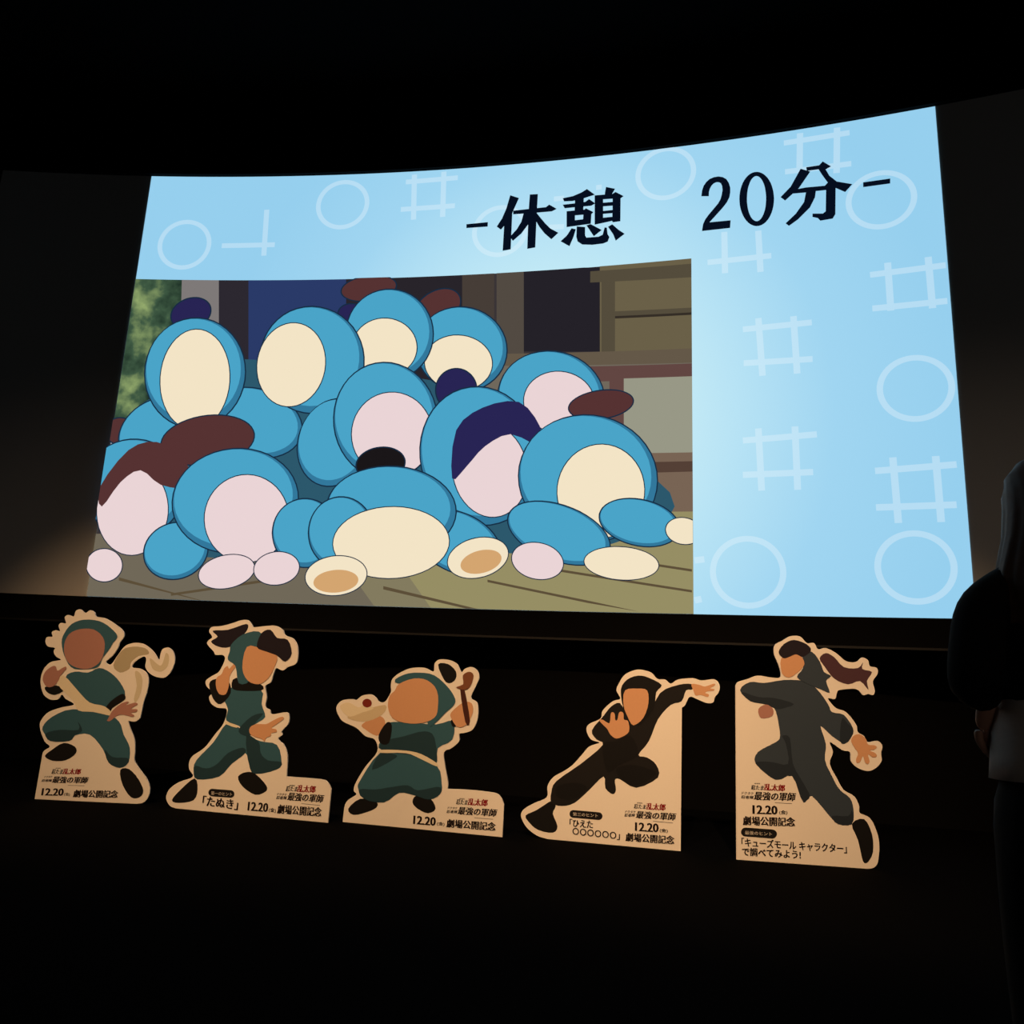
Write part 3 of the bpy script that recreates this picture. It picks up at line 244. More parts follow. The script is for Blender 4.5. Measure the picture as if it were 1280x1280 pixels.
 ('outline',(22,44,66),[(0.313,3.812),(0.303,3.764),(0.285,3.718),(0.261,3.676),(0.229,3.64),(0.19,3.607),(0.147,3.581),(0.099,3.562),(0.047,3.549),(-0.006,3.543),(-0.061,3.545),(-0.116,3.555),(-0.17,3.571),(-0.221,3.594),(-0.269,3.625),(-0.312,3.66),(-0.349,3.7),(-0.381,3.746),(-0.405,3.793),(-0.42,3.843),(-0.428,3.894),(-0.428,3.945),(-0.419,3.994),(-0.401,4.042),(-0.376,4.085),(-0.344,4.123),(-0.304,4.157),(-0.26,4.183),(-0.21,4.203),(-0.157,4.215),(-0.102,4.22),(-0.047,4.217),(0.01,4.206),(0.064,4.189),(0.115,4.164),(0.163,4.132),(0.205,4.096),(0.241,4.054),(0.271,4.009),(0.293,3.961),(0.307,3.912),(0.314,3.861)]),
 ('pale_disc',(234,212,214),[(0.303,3.813),(0.294,3.767),(0.276,3.723),(0.253,3.682),(0.222,3.647),(0.184,3.615),(0.142,3.59),(0.096,3.571),(0.045,3.559),(-0.007,3.553),(-0.06,3.555),(-0.115,3.565),(-0.167,3.58),(-0.216,3.603),(-0.263,3.632),(-0.305,3.667),(-0.341,3.706),(-0.372,3.75),(-0.395,3.796),(-0.411,3.844),(-0.418,3.894),(-0.418,3.943),(-0.409,3.991),(-0.392,4.037),(-0.368,4.079),(-0.336,4.116),(-0.297,4.148),(-0.254,4.174),(-0.206,4.193),(-0.154,4.205),(-0.101,4.21),(-0.047,4.207),(0.008,4.196),(0.06,4.179),(0.11,4.155),(0.157,4.124),(0.198,4.089),(0.233,4.049),(0.262,4.004),(0.284,3.958),(0.298,3.911),(0.304,3.861)]),
 ('outline',(22,44,66),[(0.699,3.872),(0.698,3.849),(0.691,3.825),(0.676,3.801),(0.655,3.779),(0.627,3.757),(0.594,3.738),(0.555,3.72),(0.512,3.705),(0.467,3.693),(0.419,3.684),(0.369,3.679),(0.32,3.677),(0.272,3.678),(0.225,3.683),(0.183,3.692),(0.144,3.703),(0.11,3.718),(0.081,3.736),(0.06,3.755),(0.045,3.777),(0.037,3.8),(0.037,3.824),(0.045,3.849),(0.059,3.873),(0.081,3.896),(0.11,3.918),(0.144,3.938),(0.183,3.956),(0.227,3.971),(0.273,3.983),(0.322,3.992),(0.372,3.997),(0.421,3.999),(0.469,3.997),(0.516,3.991),(0.558,3.982),(0.596,3.97),(0.63,3.954),(0.657,3.937),(0.678,3.917),(0.692,3.895)]),
 ('round_bundle',(86,50,50),[(0.686,3.871),(0.686,3.85),(0.678,3.827),(0.664,3.806),(0.643,3.785),(0.616,3.765),(0.584,3.747),(0.547,3.731),(0.506,3.717),(0.462,3.706),(0.416,3.698),(0.368,3.692),(0.321,3.69),(0.275,3.691),(0.23,3.696),(0.189,3.703),(0.152,3.714),(0.119,3.727),(0.092,3.743),(0.072,3.761),(0.057,3.781),(0.05,3.802),(0.05,3.823),(0.058,3.846),(0.072,3.868),(0.093,3.889),(0.121,3.91),(0.154,3.928),(0.191,3.945),(0.234,3.959),(0.278,3.97),(0.325,3.978),(0.373,3.983),(0.421,3.985),(0.467,3.983),(0.511,3.979),(0.552,3.971),(0.588,3.96),(0.62,3.946),(0.647,3.93),(0.666,3.912),(0.68,3.892)]),
 ('outline',(22,44,66),[(-2.04,3.34),(-2.064,3.273),(-2.096,3.209),(-2.134,3.152),(-2.18,3.103),(-2.231,3.061),(-2.286,3.029),(-2.343,3.006),(-2.404,2.994),(-2.464,2.992),(-2.524,3.001),(-2.582,3.021),(-2.636,3.05),(-2.686,3.089),(-2.731,3.137),(-2.768,3.192),(-2.798,3.254),(-2.82,3.322),(-2.834,3.392),(-2.838,3.465),(-2.833,3.54),(-2.819,3.612),(-2.796,3.68),(-2.764,3.747),(-2.726,3.805),(-2.68,3.856),(-2.628,3.9),(-2.572,3.934),(-2.513,3.956),(-2.45,3.969),(-2.389,3.97),(-2.328,3.959),(-2.269,3.938),(-2.214,3.906),(-2.164,3.865),(-2.12,3.815),(-2.083,3.758),(-2.054,3.695),(-2.033,3.626),(-2.021,3.555),(-2.019,3.483),(-2.025,3.41)]),
 ('bundle_shade',(50,120,156),[(-2.054,3.344),(-2.077,3.279),(-2.108,3.217),(-2.145,3.162),(-2.189,3.114),(-2.239,3.073),(-2.291,3.042),(-2.347,3.02),(-2.406,3.008),(-2.464,3.006),(-2.521,3.014),(-2.578,3.033),(-2.63,3.062),(-2.677,3.099),(-2.721,3.146),(-2.757,3.2),(-2.786,3.259),(-2.807,3.326),(-2.82,3.394),(-2.824,3.464),(-2.819,3.537),(-2.805,3.607),(-2.783,3.674),(-2.752,3.738),(-2.715,3.795),(-2.671,3.845),(-2.62,3.887),(-2.566,3.92),(-2.509,3.942),(-2.449,3.954),(-2.389,3.955),(-2.331,3.945),(-2.273,3.924),(-2.221,3.894),(-2.173,3.854),(-2.13,3.805),(-2.094,3.751),(-2.067,3.689),(-2.047,3.622),(-2.035,3.554),(-2.033,3.484),(-2.039,3.413)]),
 ('round_bundle',(74,164,200),[(-2.086,3.38),(-2.108,3.319),(-2.137,3.261),(-2.172,3.21),(-2.213,3.166),(-2.26,3.128),(-2.31,3.098),(-2.363,3.079),(-2.419,3.067),(-2.474,3.066),(-2.528,3.075),(-2.582,3.093),(-2.632,3.119),(-2.677,3.155),(-2.718,3.199),(-2.753,3.249),(-2.781,3.305),(-2.801,3.367),(-2.814,3.431),(-2.818,3.497),(-2.813,3.564),(-2.801,3.63),(-2.78,3.692),(-2.751,3.751),(-2.716,3.805),(-2.674,3.851),(-2.626,3.89),(-2.576,3.92),(-2.521,3.94),(-2.464,3.951),(-2.408,3.952),(-2.353,3.942),(-2.298,3.922),(-2.248,3.894),(-2.202,3.856),(-2.161,3.81),(-2.127,3.759),(-2.101,3.702),(-2.081,3.639),(-2.07,3.575),(-2.067,3.51),(-2.073,3.443)]),
 ('outline',(22,44,66),[(-1.322,3.769),(-1.312,3.673),(-1.316,3.577),(-1.331,3.486),(-1.359,3.4),(-1.398,3.32),(-1.448,3.25),(-1.507,3.191),(-1.575,3.142),(-1.649,3.105),(-1.728,3.083),(-1.812,3.074),(-1.897,3.078),(-1.981,3.097),(-2.065,3.13),(-2.144,3.175),(-2.217,3.232),(-2.285,3.302),(-2.343,3.379),(-2.391,3.465),(-2.429,3.558),(-2.454,3.654),(-2.466,3.751),(-2.466,3.85),(-2.453,3.945),(-2.426,4.035),(-2.387,4.119),(-2.337,4.193),(-2.277,4.256),(-2.206,4.308),(-2.13,4.346),(-2.048,4.368),(-1.96,4.376),(-1.873,4.37),(-1.786,4.347),(-1.7,4.31),(-1.621,4.261),(-1.547,4.2),(-1.48,4.126),(-1.424,4.046),(-1.379,3.958),(-1.344,3.864)]),
 ('bundle_shade',(50,120,156),[(-1.335,3.767),(-1.326,3.674),(-1.329,3.579),(-1.344,3.49),(-1.371,3.407),(-1.41,3.328),(-1.458,3.26),(-1.516,3.202),(-1.582,3.154),(-1.654,3.118),(-1.732,3.097),(-1.814,3.087),(-1.896,3.092),(-1.978,3.111),(-2.06,3.143),(-2.137,3.187),(-2.209,3.243),(-2.275,3.311),(-2.332,3.387),(-2.378,3.47),(-2.415,3.562),(-2.44,3.655),(-2.452,3.751),(-2.452,3.848),(-2.439,3.94),(-2.413,4.028),(-2.375,4.11),(-2.326,4.183),(-2.267,4.244),(-2.198,4.295),(-2.124,4.332),(-2.044,4.354),(-1.959,4.362),(-1.874,4.355),(-1.789,4.333),(-1.705,4.297),(-1.627,4.249),(-1.556,4.189),(-1.491,4.117),(-1.435,4.038),(-1.391,3.953),(-1.357,3.86)]),
 ('round_bundle',(74,164,200),[(-1.382,3.803),(-1.373,3.716),(-1.376,3.628),(-1.39,3.545),(-1.417,3.467),(-1.454,3.393),(-1.5,3.329),(-1.555,3.275),(-1.618,3.23),(-1.687,3.197),(-1.761,3.176),(-1.839,3.168),(-1.917,3.172),(-1.995,3.189),(-2.074,3.219),(-2.147,3.26),(-2.214,3.312),(-2.277,3.376),(-2.331,3.446),(-2.375,3.525),(-2.41,3.61),(-2.433,3.697),(-2.444,3.786),(-2.443,3.876),(-2.431,3.962),(-2.406,4.044),(-2.369,4.121),(-2.323,4.188),(-2.266,4.246),(-2.201,4.293),(-2.13,4.327),(-2.054,4.348),(-1.973,4.356),(-1.892,4.35),(-1.812,4.33),(-1.732,4.296),(-1.658,4.252),(-1.591,4.196),(-1.529,4.129),(-1.476,4.056),(-1.434,3.976),(-1.402,3.89)]),
 ('outline',(22,44,66),[(-1.36,3.56),(-1.361,3.492),(-1.372,3.424),(-1.391,3.361),(-1.42,3.302),(-1.458,3.248),(-1.502,3.202),(-1.554,3.164),(-1.611,3.134),(-1.672,3.114),(-1.736,3.104),(-1.803,3.103),(-1.868,3.113),(-1.932,3.133),(-1.995,3.163),(-2.053,3.201),(-2.105,3.247),(-2.152,3.302),(-2.19,3.361),(-2.22,3.426),(-2.241,3.495),(-2.252,3.564),(-2.253,3.634),(-2.243,3.704),(-2.225,3.769),(-2.196,3.83),(-2.158,3.887),(-2.113,3.935),(-2.061,3.974),(-2.001,4.005),(-1.939,4.026),(-1.873,4.035),(-1.805,4.034),(-1.738,4.023),(-1.673,4.001),(-1.609,3.969),(-1.552,3.929),(-1.5,3.88),(-1.454,3.824),(-1.417,3.763),(-1.389,3.698),(-1.37,3.629)]),
 ('pale_disc',(234,212,214),[(-1.371,3.56),(-1.372,3.494),(-1.382,3.427),(-1.401,3.365),(-1.429,3.308),(-1.466,3.255),(-1.509,3.21),(-1.559,3.173),(-1.616,3.143),(-1.675,3.124),(-1.737,3.114),(-1.803,3.114),(-1.867,3.123),(-1.929,3.142),(-1.991,3.172),(-2.047,3.209),(-2.098,3.254),(-2.143,3.308),(-2.181,3.366),(-2.21,3.429),(-2.23,3.496),(-2.241,3.564),(-2.242,3.632),(-2.233,3.701),(-2.215,3.765),(-2.187,3.824),(-2.15,3.879),(-2.106,3.926),(-2.055,3.965),(-1.997,3.995),(-1.936,4.015),(-1.872,4.024),(-1.805,4.024),(-1.74,4.013),(-1.676,3.991),(-1.614,3.96),(-1.558,3.921),(-1.507,3.873),(-1.463,3.818),(-1.426,3.759),(-1.399,3.695),(-1.38,3.628)]),
 ('outline',(22,44,66),[(-0.912,4.035),(-0.913,3.999),(-0.919,3.963),(-0.929,3.93),(-0.945,3.899),(-0.965,3.871),(-0.988,3.847),(-1.015,3.827),(-1.045,3.812),(-1.077,3.802),(-1.11,3.797),(-1.145,3.798),(-1.179,3.804),(-1.212,3.815),(-1.244,3.831),(-1.273,3.852),(-1.3,3.877),(-1.323,3.907),(-1.343,3.938),(-1.357,3.972),(-1.367,4.009),(-1.372,4.045),(-1.372,4.082),(-1.366,4.118),(-1.356,4.152),(-1.341,4.183),(-1.32,4.212),(-1.297,4.237),(-1.27,4.257),(-1.239,4.272),(-1.207,4.282),(-1.173,4.287),(-1.138,4.286),(-1.104,4.28),(-1.07,4.268),(-1.038,4.251),(-1.009,4.229),(-0.982,4.204),(-0.959,4.174),(-0.94,4.142),(-0.926,4.107),(-0.917,4.071)]),
 ('round_bundle',(40,36,84),[(-0.926,4.035),(-0.927,4.001),(-0.932,3.968),(-0.942,3.936),(-0.956,3.907),(-0.975,3.881),(-0.997,3.858),(-1.022,3.84),(-1.051,3.825),(-1.081,3.816),(-1.112,3.811),(-1.144,3.812),(-1.176,3.817),(-1.207,3.828),(-1.238,3.843),(-1.265,3.863),(-1.29,3.887),(-1.312,3.914),(-1.33,3.944),(-1.344,3.976),(-1.354,4.011),(-1.358,4.045),(-1.358,4.079),(-1.353,4.113),(-1.343,4.145),(-1.329,4.175),(-1.31,4.202),(-1.287,4.225),(-1.262,4.244),(-1.233,4.259),(-1.203,4.268),(-1.171,4.273),(-1.138,4.272),(-1.106,4.266),(-1.075,4.255),(-1.044,4.238),(-1.017,4.218),(-0.992,4.194),(-0.97,4.166),(-0.952,4.136),(-0.939,4.104),(-0.93,4.069)]),
 ('outline',(22,44,66),[(-0.238,3.447),(-0.219,3.339),(-0.214,3.228),(-0.222,3.123),(-0.244,3.023),(-0.28,2.927),(-0.327,2.842),(-0.386,2.768),(-0.456,2.704),(-0.533,2.655),(-0.616,2.621),(-0.707,2.601),(-0.8,2.597),(-0.893,2.609),(-0.988,2.637),(-1.079,2.679),(-1.165,2.737),(-1.246,2.808),(-1.317,2.89),(-1.378,2.983),(-1.429,3.086),(-1.466,3.192),(-1.489,3.303),(-1.499,3.417),(-1.494,3.527),(-1.473,3.633),(-1.438,3.735),(-1.391,3.825),(-1.33,3.904),(-1.257,3.972),(-1.177,4.024),(-1.088,4.059),(-0.993,4.077),(-0.896,4.079),(-0.799,4.062),(-0.701,4.029),(-0.609,3.981),(-0.524,3.917),(-0.444,3.84),(-0.375,3.754),(-0.317,3.658),(-0.271,3.553)]),
 ('bundle_shade',(50,120,156),[(-0.251,3.444),(-0.232,3.338),(-0.227,3.23),(-0.235,3.126),(-0.257,3.028),(-0.292,2.934),(-0.338,2.85),(-0.395,2.778),(-0.463,2.715),(-0.539,2.667),(-0.621,2.634),(-0.71,2.614),(-0.8,2.61),(-0.892,2.622),(-0.985,2.65),(-1.074,2.691),(-1.158,2.747),(-1.237,2.818),(-1.307,2.898),(-1.367,2.989),(-1.416,3.09),(-1.453,3.195),(-1.476,3.303),(-1.485,3.415),(-1.48,3.523),(-1.46,3.627),(-1.426,3.727),(-1.379,3.816),(-1.32,3.894),(-1.249,3.96),(-1.17,4.011),(-1.084,4.045),(-0.99,4.063),(-0.896,4.065),(-0.801,4.049),(-0.705,4.016),(-0.615,3.969),(-0.531,3.906),(-0.453,3.83),(-0.385,3.745),(-0.329,3.651),(-0.283,3.549)]),
 ('round_bundle',(74,164,200),[(-0.3,3.483),(-0.283,3.383),(-0.278,3.282),(-0.286,3.185),(-0.307,3.093),(-0.341,3.005),(-0.385,2.927),(-0.44,2.859),(-0.505,2.8),(-0.577,2.755),(-0.655,2.723),(-0.74,2.705),(-0.826,2.701),(-0.914,2.712),(-1.002,2.737),(-1.086,2.776),(-1.166,2.829),(-1.241,2.894),(-1.307,2.969),(-1.363,3.054),(-1.41,3.148),(-1.445,3.246),(-1.465,3.347),(-1.474,3.451),(-1.468,3.552),(-1.449,3.649),(-1.416,3.742),(-1.371,3.825),(-1.315,3.898),(-1.247,3.96),(-1.172,4.007),(-1.089,4.039),(-1.001,4.057),(-0.911,4.059),(-0.821,4.044),(-0.73,4.014),(-0.645,3.97),(-0.565,3.912),(-0.491,3.842),(-0.427,3.763),(-0.374,3.675),(-0.33,3.58)]),
 ('outline',(22,44,66),[(-0.357,3.235),(-0.346,3.162),(-0.344,3.088),(-0.35,3.017),(-0.365,2.951),(-0.389,2.887),(-0.419,2.832),(-0.457,2.784),(-0.501,2.743),(-0.55,2.712),(-0.603,2.692),(-0.66,2.682),(-0.718,2.682),(-0.777,2.694),(-0.836,2.716),(-0.892,2.747),(-0.945,2.789),(-0.994,2.839),(-1.037,2.896),(-1.074,2.96),(-1.104,3.03),(-1.125,3.102),(-1.138,3.176),(-1.142,3.252),(-1.137,3.325),(-1.123,3.394),(-1.1,3.46),(-1.069,3.518),(-1.03,3.568),(-0.984,3.61),(-0.934,3.642),(-0.879,3.662),(-0.82,3.672),(-0.76,3.67),(-0.7,3.657),(-0.64,3.632),(-0.584,3.598),(-0.531,3.554),(-0.482,3.501),(-0.44,3.442),(-0.405,3.377),(-0.377,3.306)]),
 ('pale_disc',(234,212,214),[(-0.367,3.233),(-0.356,3.161),(-0.354,3.089),(-0.36,3.02),(-0.374,2.955),(-0.397,2.893),(-0.427,2.838),(-0.463,2.791),(-0.507,2.752),(-0.554,2.722),(-0.606,2.702),(-0.662,2.692),(-0.718,2.692),(-0.775,2.703),(-0.833,2.725),(-0.888,2.756),(-0.939,2.796),(-0.987,2.846),(-1.03,2.902),(-1.065,2.965),(-1.094,3.034),(-1.116,3.104),(-1.128,3.177),(-1.132,3.251),(-1.127,3.322),(-1.113,3.39),(-1.091,3.454),(-1.061,3.511),(-1.023,3.56),(-0.979,3.601),(-0.93,3.632),(-0.876,3.652),(-0.818,3.662),(-0.76,3.66),(-0.702,3.647),(-0.643,3.623),(-0.588,3.589),(-0.537,3.546),(-0.489,3.494),(-0.448,3.436),(-0.414,3.372),(-0.386,3.303)]),
 ('round_cap',(40,36,84),[(-1.129,3.087),(-1.146,3.22),(-1.145,3.425),(-1.116,3.601),(-1.05,3.709),(-0.955,3.785),(-0.848,3.84),(-0.724,3.883),(-0.588,3.905),(-0.47,3.892),(-0.375,3.824),(-0.297,3.723),(-0.244,3.628),(-0.211,3.54),(-0.202,3.459),(-0.228,3.415),(-0.309,3.444),(-0.427,3.51),(-0.539,3.549),(-0.634,3.53),(-0.722,3.482),(-0.802,3.425),(-0.87,3.358),(-0.929,3.281),(-0.984,3.214),(-1.041,3.142),(-1.094,3.079)]),
 ('outline',(22,44,66),[(-1.633,3.279),(-1.631,3.252),(-1.634,3.223),(-1.643,3.196),(-1.658,3.169),(-1.678,3.144),(-1.703,3.121),(-1.732,3.101),(-1.766,3.084),(-1.802,3.07),(-1.84,3.061),(-1.881,3.055),(-1.921,3.053),(-1.96,3.055),(-1.999,3.062),(-2.036,3.072),(-2.069,3.087),(-2.099,3.105),(-2.124,3.125),(-2.145,3.149),(-2.16,3.175),(-2.169,3.202),(-2.172,3.23),(-2.169,3.258),(-2.161,3.286),(-2.146,3.313),(-2.125,3.339),(-2.1,3.362),(-2.071,3.382),(-2.037,3.4),(-2.0,3.414),(-1.962,3.423),(-1.921,3.429),(-1.88,3.431),(-1.841,3.428),(-1.801,3.421),(-1.765,3.41),(-1.732,3.395),(-1.702,3.377),(-1.677,3.356),(-1.657,3.332),(-1.642,3.306)]),
 ('round_bundle',(26,22,24),[(-1.647,3.277),(-1.644,3.252),(-1.648,3.225),(-1.656,3.2),(-1.67,3.175),(-1.69,3.152),(-1.714,3.13),(-1.742,3.112),(-1.774,3.096),(-1.808,3.083),(-1.844,3.074),(-1.883,3.068),(-1.921,3.066),(-1.958,3.069),(-1.995,3.075),(-2.03,3.084),(-2.061,3.097),(-2.09,3.114),(-2.113,3.133),(-2.132,3.155),(-2.147,3.179),(-2.155,3.204),(-2.158,3.229),(-2.155,3.256),(-2.147,3.282),(-2.133,3.307),(-2.113,3.331),(-2.089,3.352),(-2.061,3.371),(-2.029,3.388),(-1.994,3.401),(-1.958,3.41),(-1.919,3.415),(-1.88,3.417),(-1.843,3.414),(-1.805,3.408),(-1.771,3.398),(-1.74,3.384),(-1.711,3.367),(-1.688,3.348),(-1.669,3.326),(-1.655,3.302)]),
 ('outline',(22,44,66),[(0.93,2.942),(0.907,2.852),(0.87,2.765),(0.821,2.686),(0.759,2.617),(0.684,2.556),(0.603,2.506),(0.513,2.47),(0.415,2.446),(0.316,2.435),(0.215,2.439),(0.112,2.457),(0.013,2.488),(-0.08,2.532),(-0.169,2.59),(-0.247,2.658),(-0.314,2.735),(-0.37,2.823),(-0.412,2.915),(-0.438,3.012),(-0.449,3.112),(-0.445,3.211),(-0.423,3.306),(-0.386,3.399),(-0.335,3.483),(-0.27,3.557),(-0.192,3.622),(-0.105,3.673),(-0.01,3.71),(0.093,3.733),(0.197,3.74),(0.302,3.732),(0.408,3.709),(0.507,3.673),(0.599,3.622),(0.686,3.559),(0.76,3.488),(0.823,3.407),(0.874,3.318),(0.91,3.227),(0.931,3.132),(0.938,3.035)]),
 ('bundle_shade',(50,120,156),[(0.918,2.944),(0.896,2.856),(0.859,2.771),(0.811,2.694),(0.75,2.626),(0.677,2.566),(0.597,2.517),(0.509,2.482),(0.413,2.458),(0.315,2.448),(0.216,2.452),(0.114,2.469),(0.018,2.499),(-0.074,2.543),(-0.161,2.6),(-0.238,2.666),(-0.304,2.743),(-0.359,2.829),(-0.4,2.919),(-0.425,3.013),(-0.436,3.112),(-0.432,3.208),(-0.411,3.302),(-0.374,3.393),(-0.324,3.475),(-0.26,3.547),(-0.183,3.611),(-0.098,3.661),(-0.005,3.697),(0.096,3.719),(0.198,3.727),(0.301,3.719),(0.405,3.696),(0.502,3.66),(0.593,3.611),(0.678,3.549),(0.751,3.479),(0.812,3.4),(0.862,3.313),(0.898,3.223),(0.919,3.131),(0.926,3.036)]),
 ('round_bundle',(74,164,200),[(0.866,2.988),(0.845,2.906),(0.811,2.826),(0.765,2.755),(0.707,2.691),(0.638,2.636),(0.561,2.591),(0.477,2.558),(0.386,2.536),(0.293,2.527),(0.198,2.532),(0.102,2.549),(0.01,2.577),(-0.078,2.619),(-0.161,2.672),(-0.234,2.734),(-0.296,2.806),(-0.349,2.887),(-0.388,2.971),(-0.413,3.059),(-0.423,3.151),(-0.419,3.241),(-0.4,3.328),(-0.365,3.412),(-0.318,3.489),(-0.257,3.556),(-0.184,3.615),(-0.104,3.661),(-0.015,3.694),(0.081,3.715),(0.178,3.721),(0.275,3.713),(0.374,3.692),(0.467,3.658),(0.553,3.612),(0.634,3.554),(0.704,3.489),(0.763,3.415),(0.811,3.333),(0.846,3.249),(0.866,3.163),(0.873,3.074)]),
 ('outline',(22,44,66),[(0.813,2.892),(0.802,2.823),(0.781,2.756),(0.752,2.695),(0.716,2.639),(0.671,2.589),(0.621,2.547),(0.565,2.514),(0.505,2.49),(0.443,2.476),(0.38,2.472),(0.315,2.479),(0.252,2.496),(0.193,2.523),(0.136,2.56),(0.086,2.604),(0.042,2.657),(0.005,2.718),(-0.023,2.782),(-0.042,2.851),(-0.051,2.924),(-0.051,2.995),(-0.041,3.066),(-0.021,3.136),(0.008,3.2),(0.046,3.259),(0.092,3.311),(0.144,3.354),(0.202,3.388),(0.265,3.412),(0.329,3.425),(0.394,3.427),(0.46,3.418),(0.523,3.399),(0.583,3.369),(0.639,3.329),(0.688,3.282),(0.73,3.227),(0.765,3.166),(0.791,3.101),(0.807,3.033),(0.815,2.961)]),
 ('pale_disc',(243,228,198),[(0.804,2.893),(0.793,2.826),(0.773,2.76),(0.745,2.7),(0.708,2.645),(0.665,2.596),(0.616,2.555),(0.562,2.523),(0.502,2.499),(0.442,2.485),(0.38,2.482),(0.316,2.488),(0.255,2.505),(0.197,2.531),(0.142,2.567),(0.093,2.611),(0.05,2.663),(0.014,2.722),(-0.014,2.786),(-0.032,2.853),(-0.042,2.924),(-0.042,2.994),(-0.031,3.064),(-0.012,3.132),(0.017,3.195),(0.054,3.252),(0.099,3.304),(0.15,3.346),(0.206,3.379),(0.267,3.402),(0.33,3.415),(0.394,3.417),(0.459,3.408),(0.52,3.389),(0.578,3.36),(0.633,3.321),(0.681,3.275),(0.722,3.222),(0.757,3.161),(0.782,3.098),(0.798,3.031),(0.806,2.961)]),
 ('outline',(22,44,66),[(0.486,2.347),(0.467,2.311),(0.437,2.278),(0.399,2.251),(0.35,2.231),(0.293,2.217),(0.23,2.209),(0.162,2.209),(0.087,2.216),(0.012,2.229),(-0.064,2.249),(-0.141,2.276),(-0.214,2.308),(-0.283,2.345),(-0.348,2.387),(-0.404,2.432),(-0.452,2.479),(-0.491,2.528),(-0.519,2.577),(-0.535,2.624),(-0.54,2.671),(-0.533,2.714),(-0.514,2.752),(-0.483,2.786),(-0.443,2.814),(-0.392,2.835),(-0.332,2.849),(-0.266,2.856),(-0.195,2.855),(-0.118,2.847),(-0.041,2.832),(0.036,2.81),(0.113,2.781),(0.186,2.748),(0.253,2.709),(0.316,2.666),(0.37,2.621),(0.415,2.575),(0.451,2.526),(0.476,2.479),(0.49,2.433),(0.494,2.388)]),
 ('bundle_shade',(50,120,156),[(0.475,2.351),(0.456,2.316),(0.427,2.285),(0.39,2.26),(0.343,2.241),(0.287,2.228),(0.226,2.221),(0.159,2.221),(0.087,2.228),(0.013,2.241),(-0.061,2.261),(-0.136,2.287),(-0.208,2.318),(-0.275,2.354),(-0.338,2.395),(-0.394,2.438),(-0.44,2.484),(-0.478,2.531),(-0.506,2.578),(-0.522,2.624),(-0.527,2.668),(-0.52,2.709),(-0.502,2.746),(-0.472,2.778),(-0.433,2.804),(-0.384,2.824),(-0.326,2.837),(-0.262,2.844),(-0.192,2.842),(-0.118,2.834),(-0.043,2.819),(0.033,2.797),(0.108,2.769),(0.179,2.737),(0.245,2.7),(0.307,2.658),(0.36,2.615),(0.403,2.57),(0.439,2.523),(0.464,2.477),(0.478,2.433),(0.482,2.39)]),
 ('round_bundle',(74,164,200),[(0.435,2.376),(0.418,2.343),(0.391,2.315),(0.355,2.291),(0.311,2.274),(0.258,2.262),(0.2,2.256),(0.136,2.256),(0.067,2.263),(-0.002,2.276),(-0.073,2.295),(-0.145,2.32),(-0.213,2.35),(-0.277,2.384),(-0.337,2.423),(-0.39,2.463),(-0.434,2.506),(-0.471,2.551),(-0.497,2.594),(-0.512,2.637),(-0.517,2.679),(-0.512,2.717),(-0.494,2.751),(-0.466,2.781),(-0.429,2.805),(-0.383,2.823),(-0.328,2.835),(-0.267,2.84),(-0.201,2.839),(-0.13,2.83),(-0.059,2.816),(0.012,2.795),(0.084,2.769),(0.152,2.738),(0.215,2.703),(0.273,2.663),(0.324,2.623),(0.366,2.58),(0.4,2.536),(0.424,2.494),(0.438,2.452),(0.441,2.412)]),
 ('outline',(22,44,66),[(1.142,2.544),(1.131,2.512),(1.112,2.482),(1.085,2.455),(1.051,2.433),(1.01,2.415),(0.965,2.401),(0.915,2.393),(0.86,2.389),(0.804,2.391),(0.747,2.398),(0.688,2.411),(0.633,2.428),(0.58,2.45),(0.53,2.476),(0.485,2.505),(0.447,2.537),(0.415,2.572),(0.392,2.608),(0.376,2.645),(0.37,2.682),(0.371,2.717),(0.383,2.75),(0.402,2.781),(0.43,2.808),(0.465,2.831),(0.508,2.85),(0.555,2.864),(0.607,2.872),(0.663,2.875),(0.72,2.872),(0.778,2.864),(0.837,2.85),(0.892,2.832),(0.945,2.809),(0.994,2.782),(1.037,2.752),(1.073,2.72),(1.103,2.685),(1.125,2.649),(1.139,2.614),(1.145,2.578)]),
 ('bundle_shade',(50,120,156),[(1.131,2.546),(1.12,2.516),(1.101,2.488),(1.076,2.463),(1.043,2.442),(1.003,2.425),(0.959,2.412),(0.911,2.404),(0.858,2.401),(0.803,2.403),(0.748,2.41),(0.692,2.423),(0.638,2.439),(0.586,2.46),(0.538,2.485),(0.495,2.513),(0.458,2.544),(0.427,2.577),(0.404,2.611),(0.389,2.646),(0.382,2.681),(0.384,2.714),(0.394,2.745),(0.413,2.775),(0.44,2.8),(0.474,2.822),(0.515,2.84),(0.56,2.852),(0.611,2.86),(0.665,2.862),(0.721,2.859),(0.777,2.851),(0.833,2.838),(0.887,2.82),(0.938,2.799),(0.986,2.773),(1.027,2.744),(1.063,2.713),(1.092,2.68),(1.114,2.647),(1.127,2.613),(1.133,2.579)]),
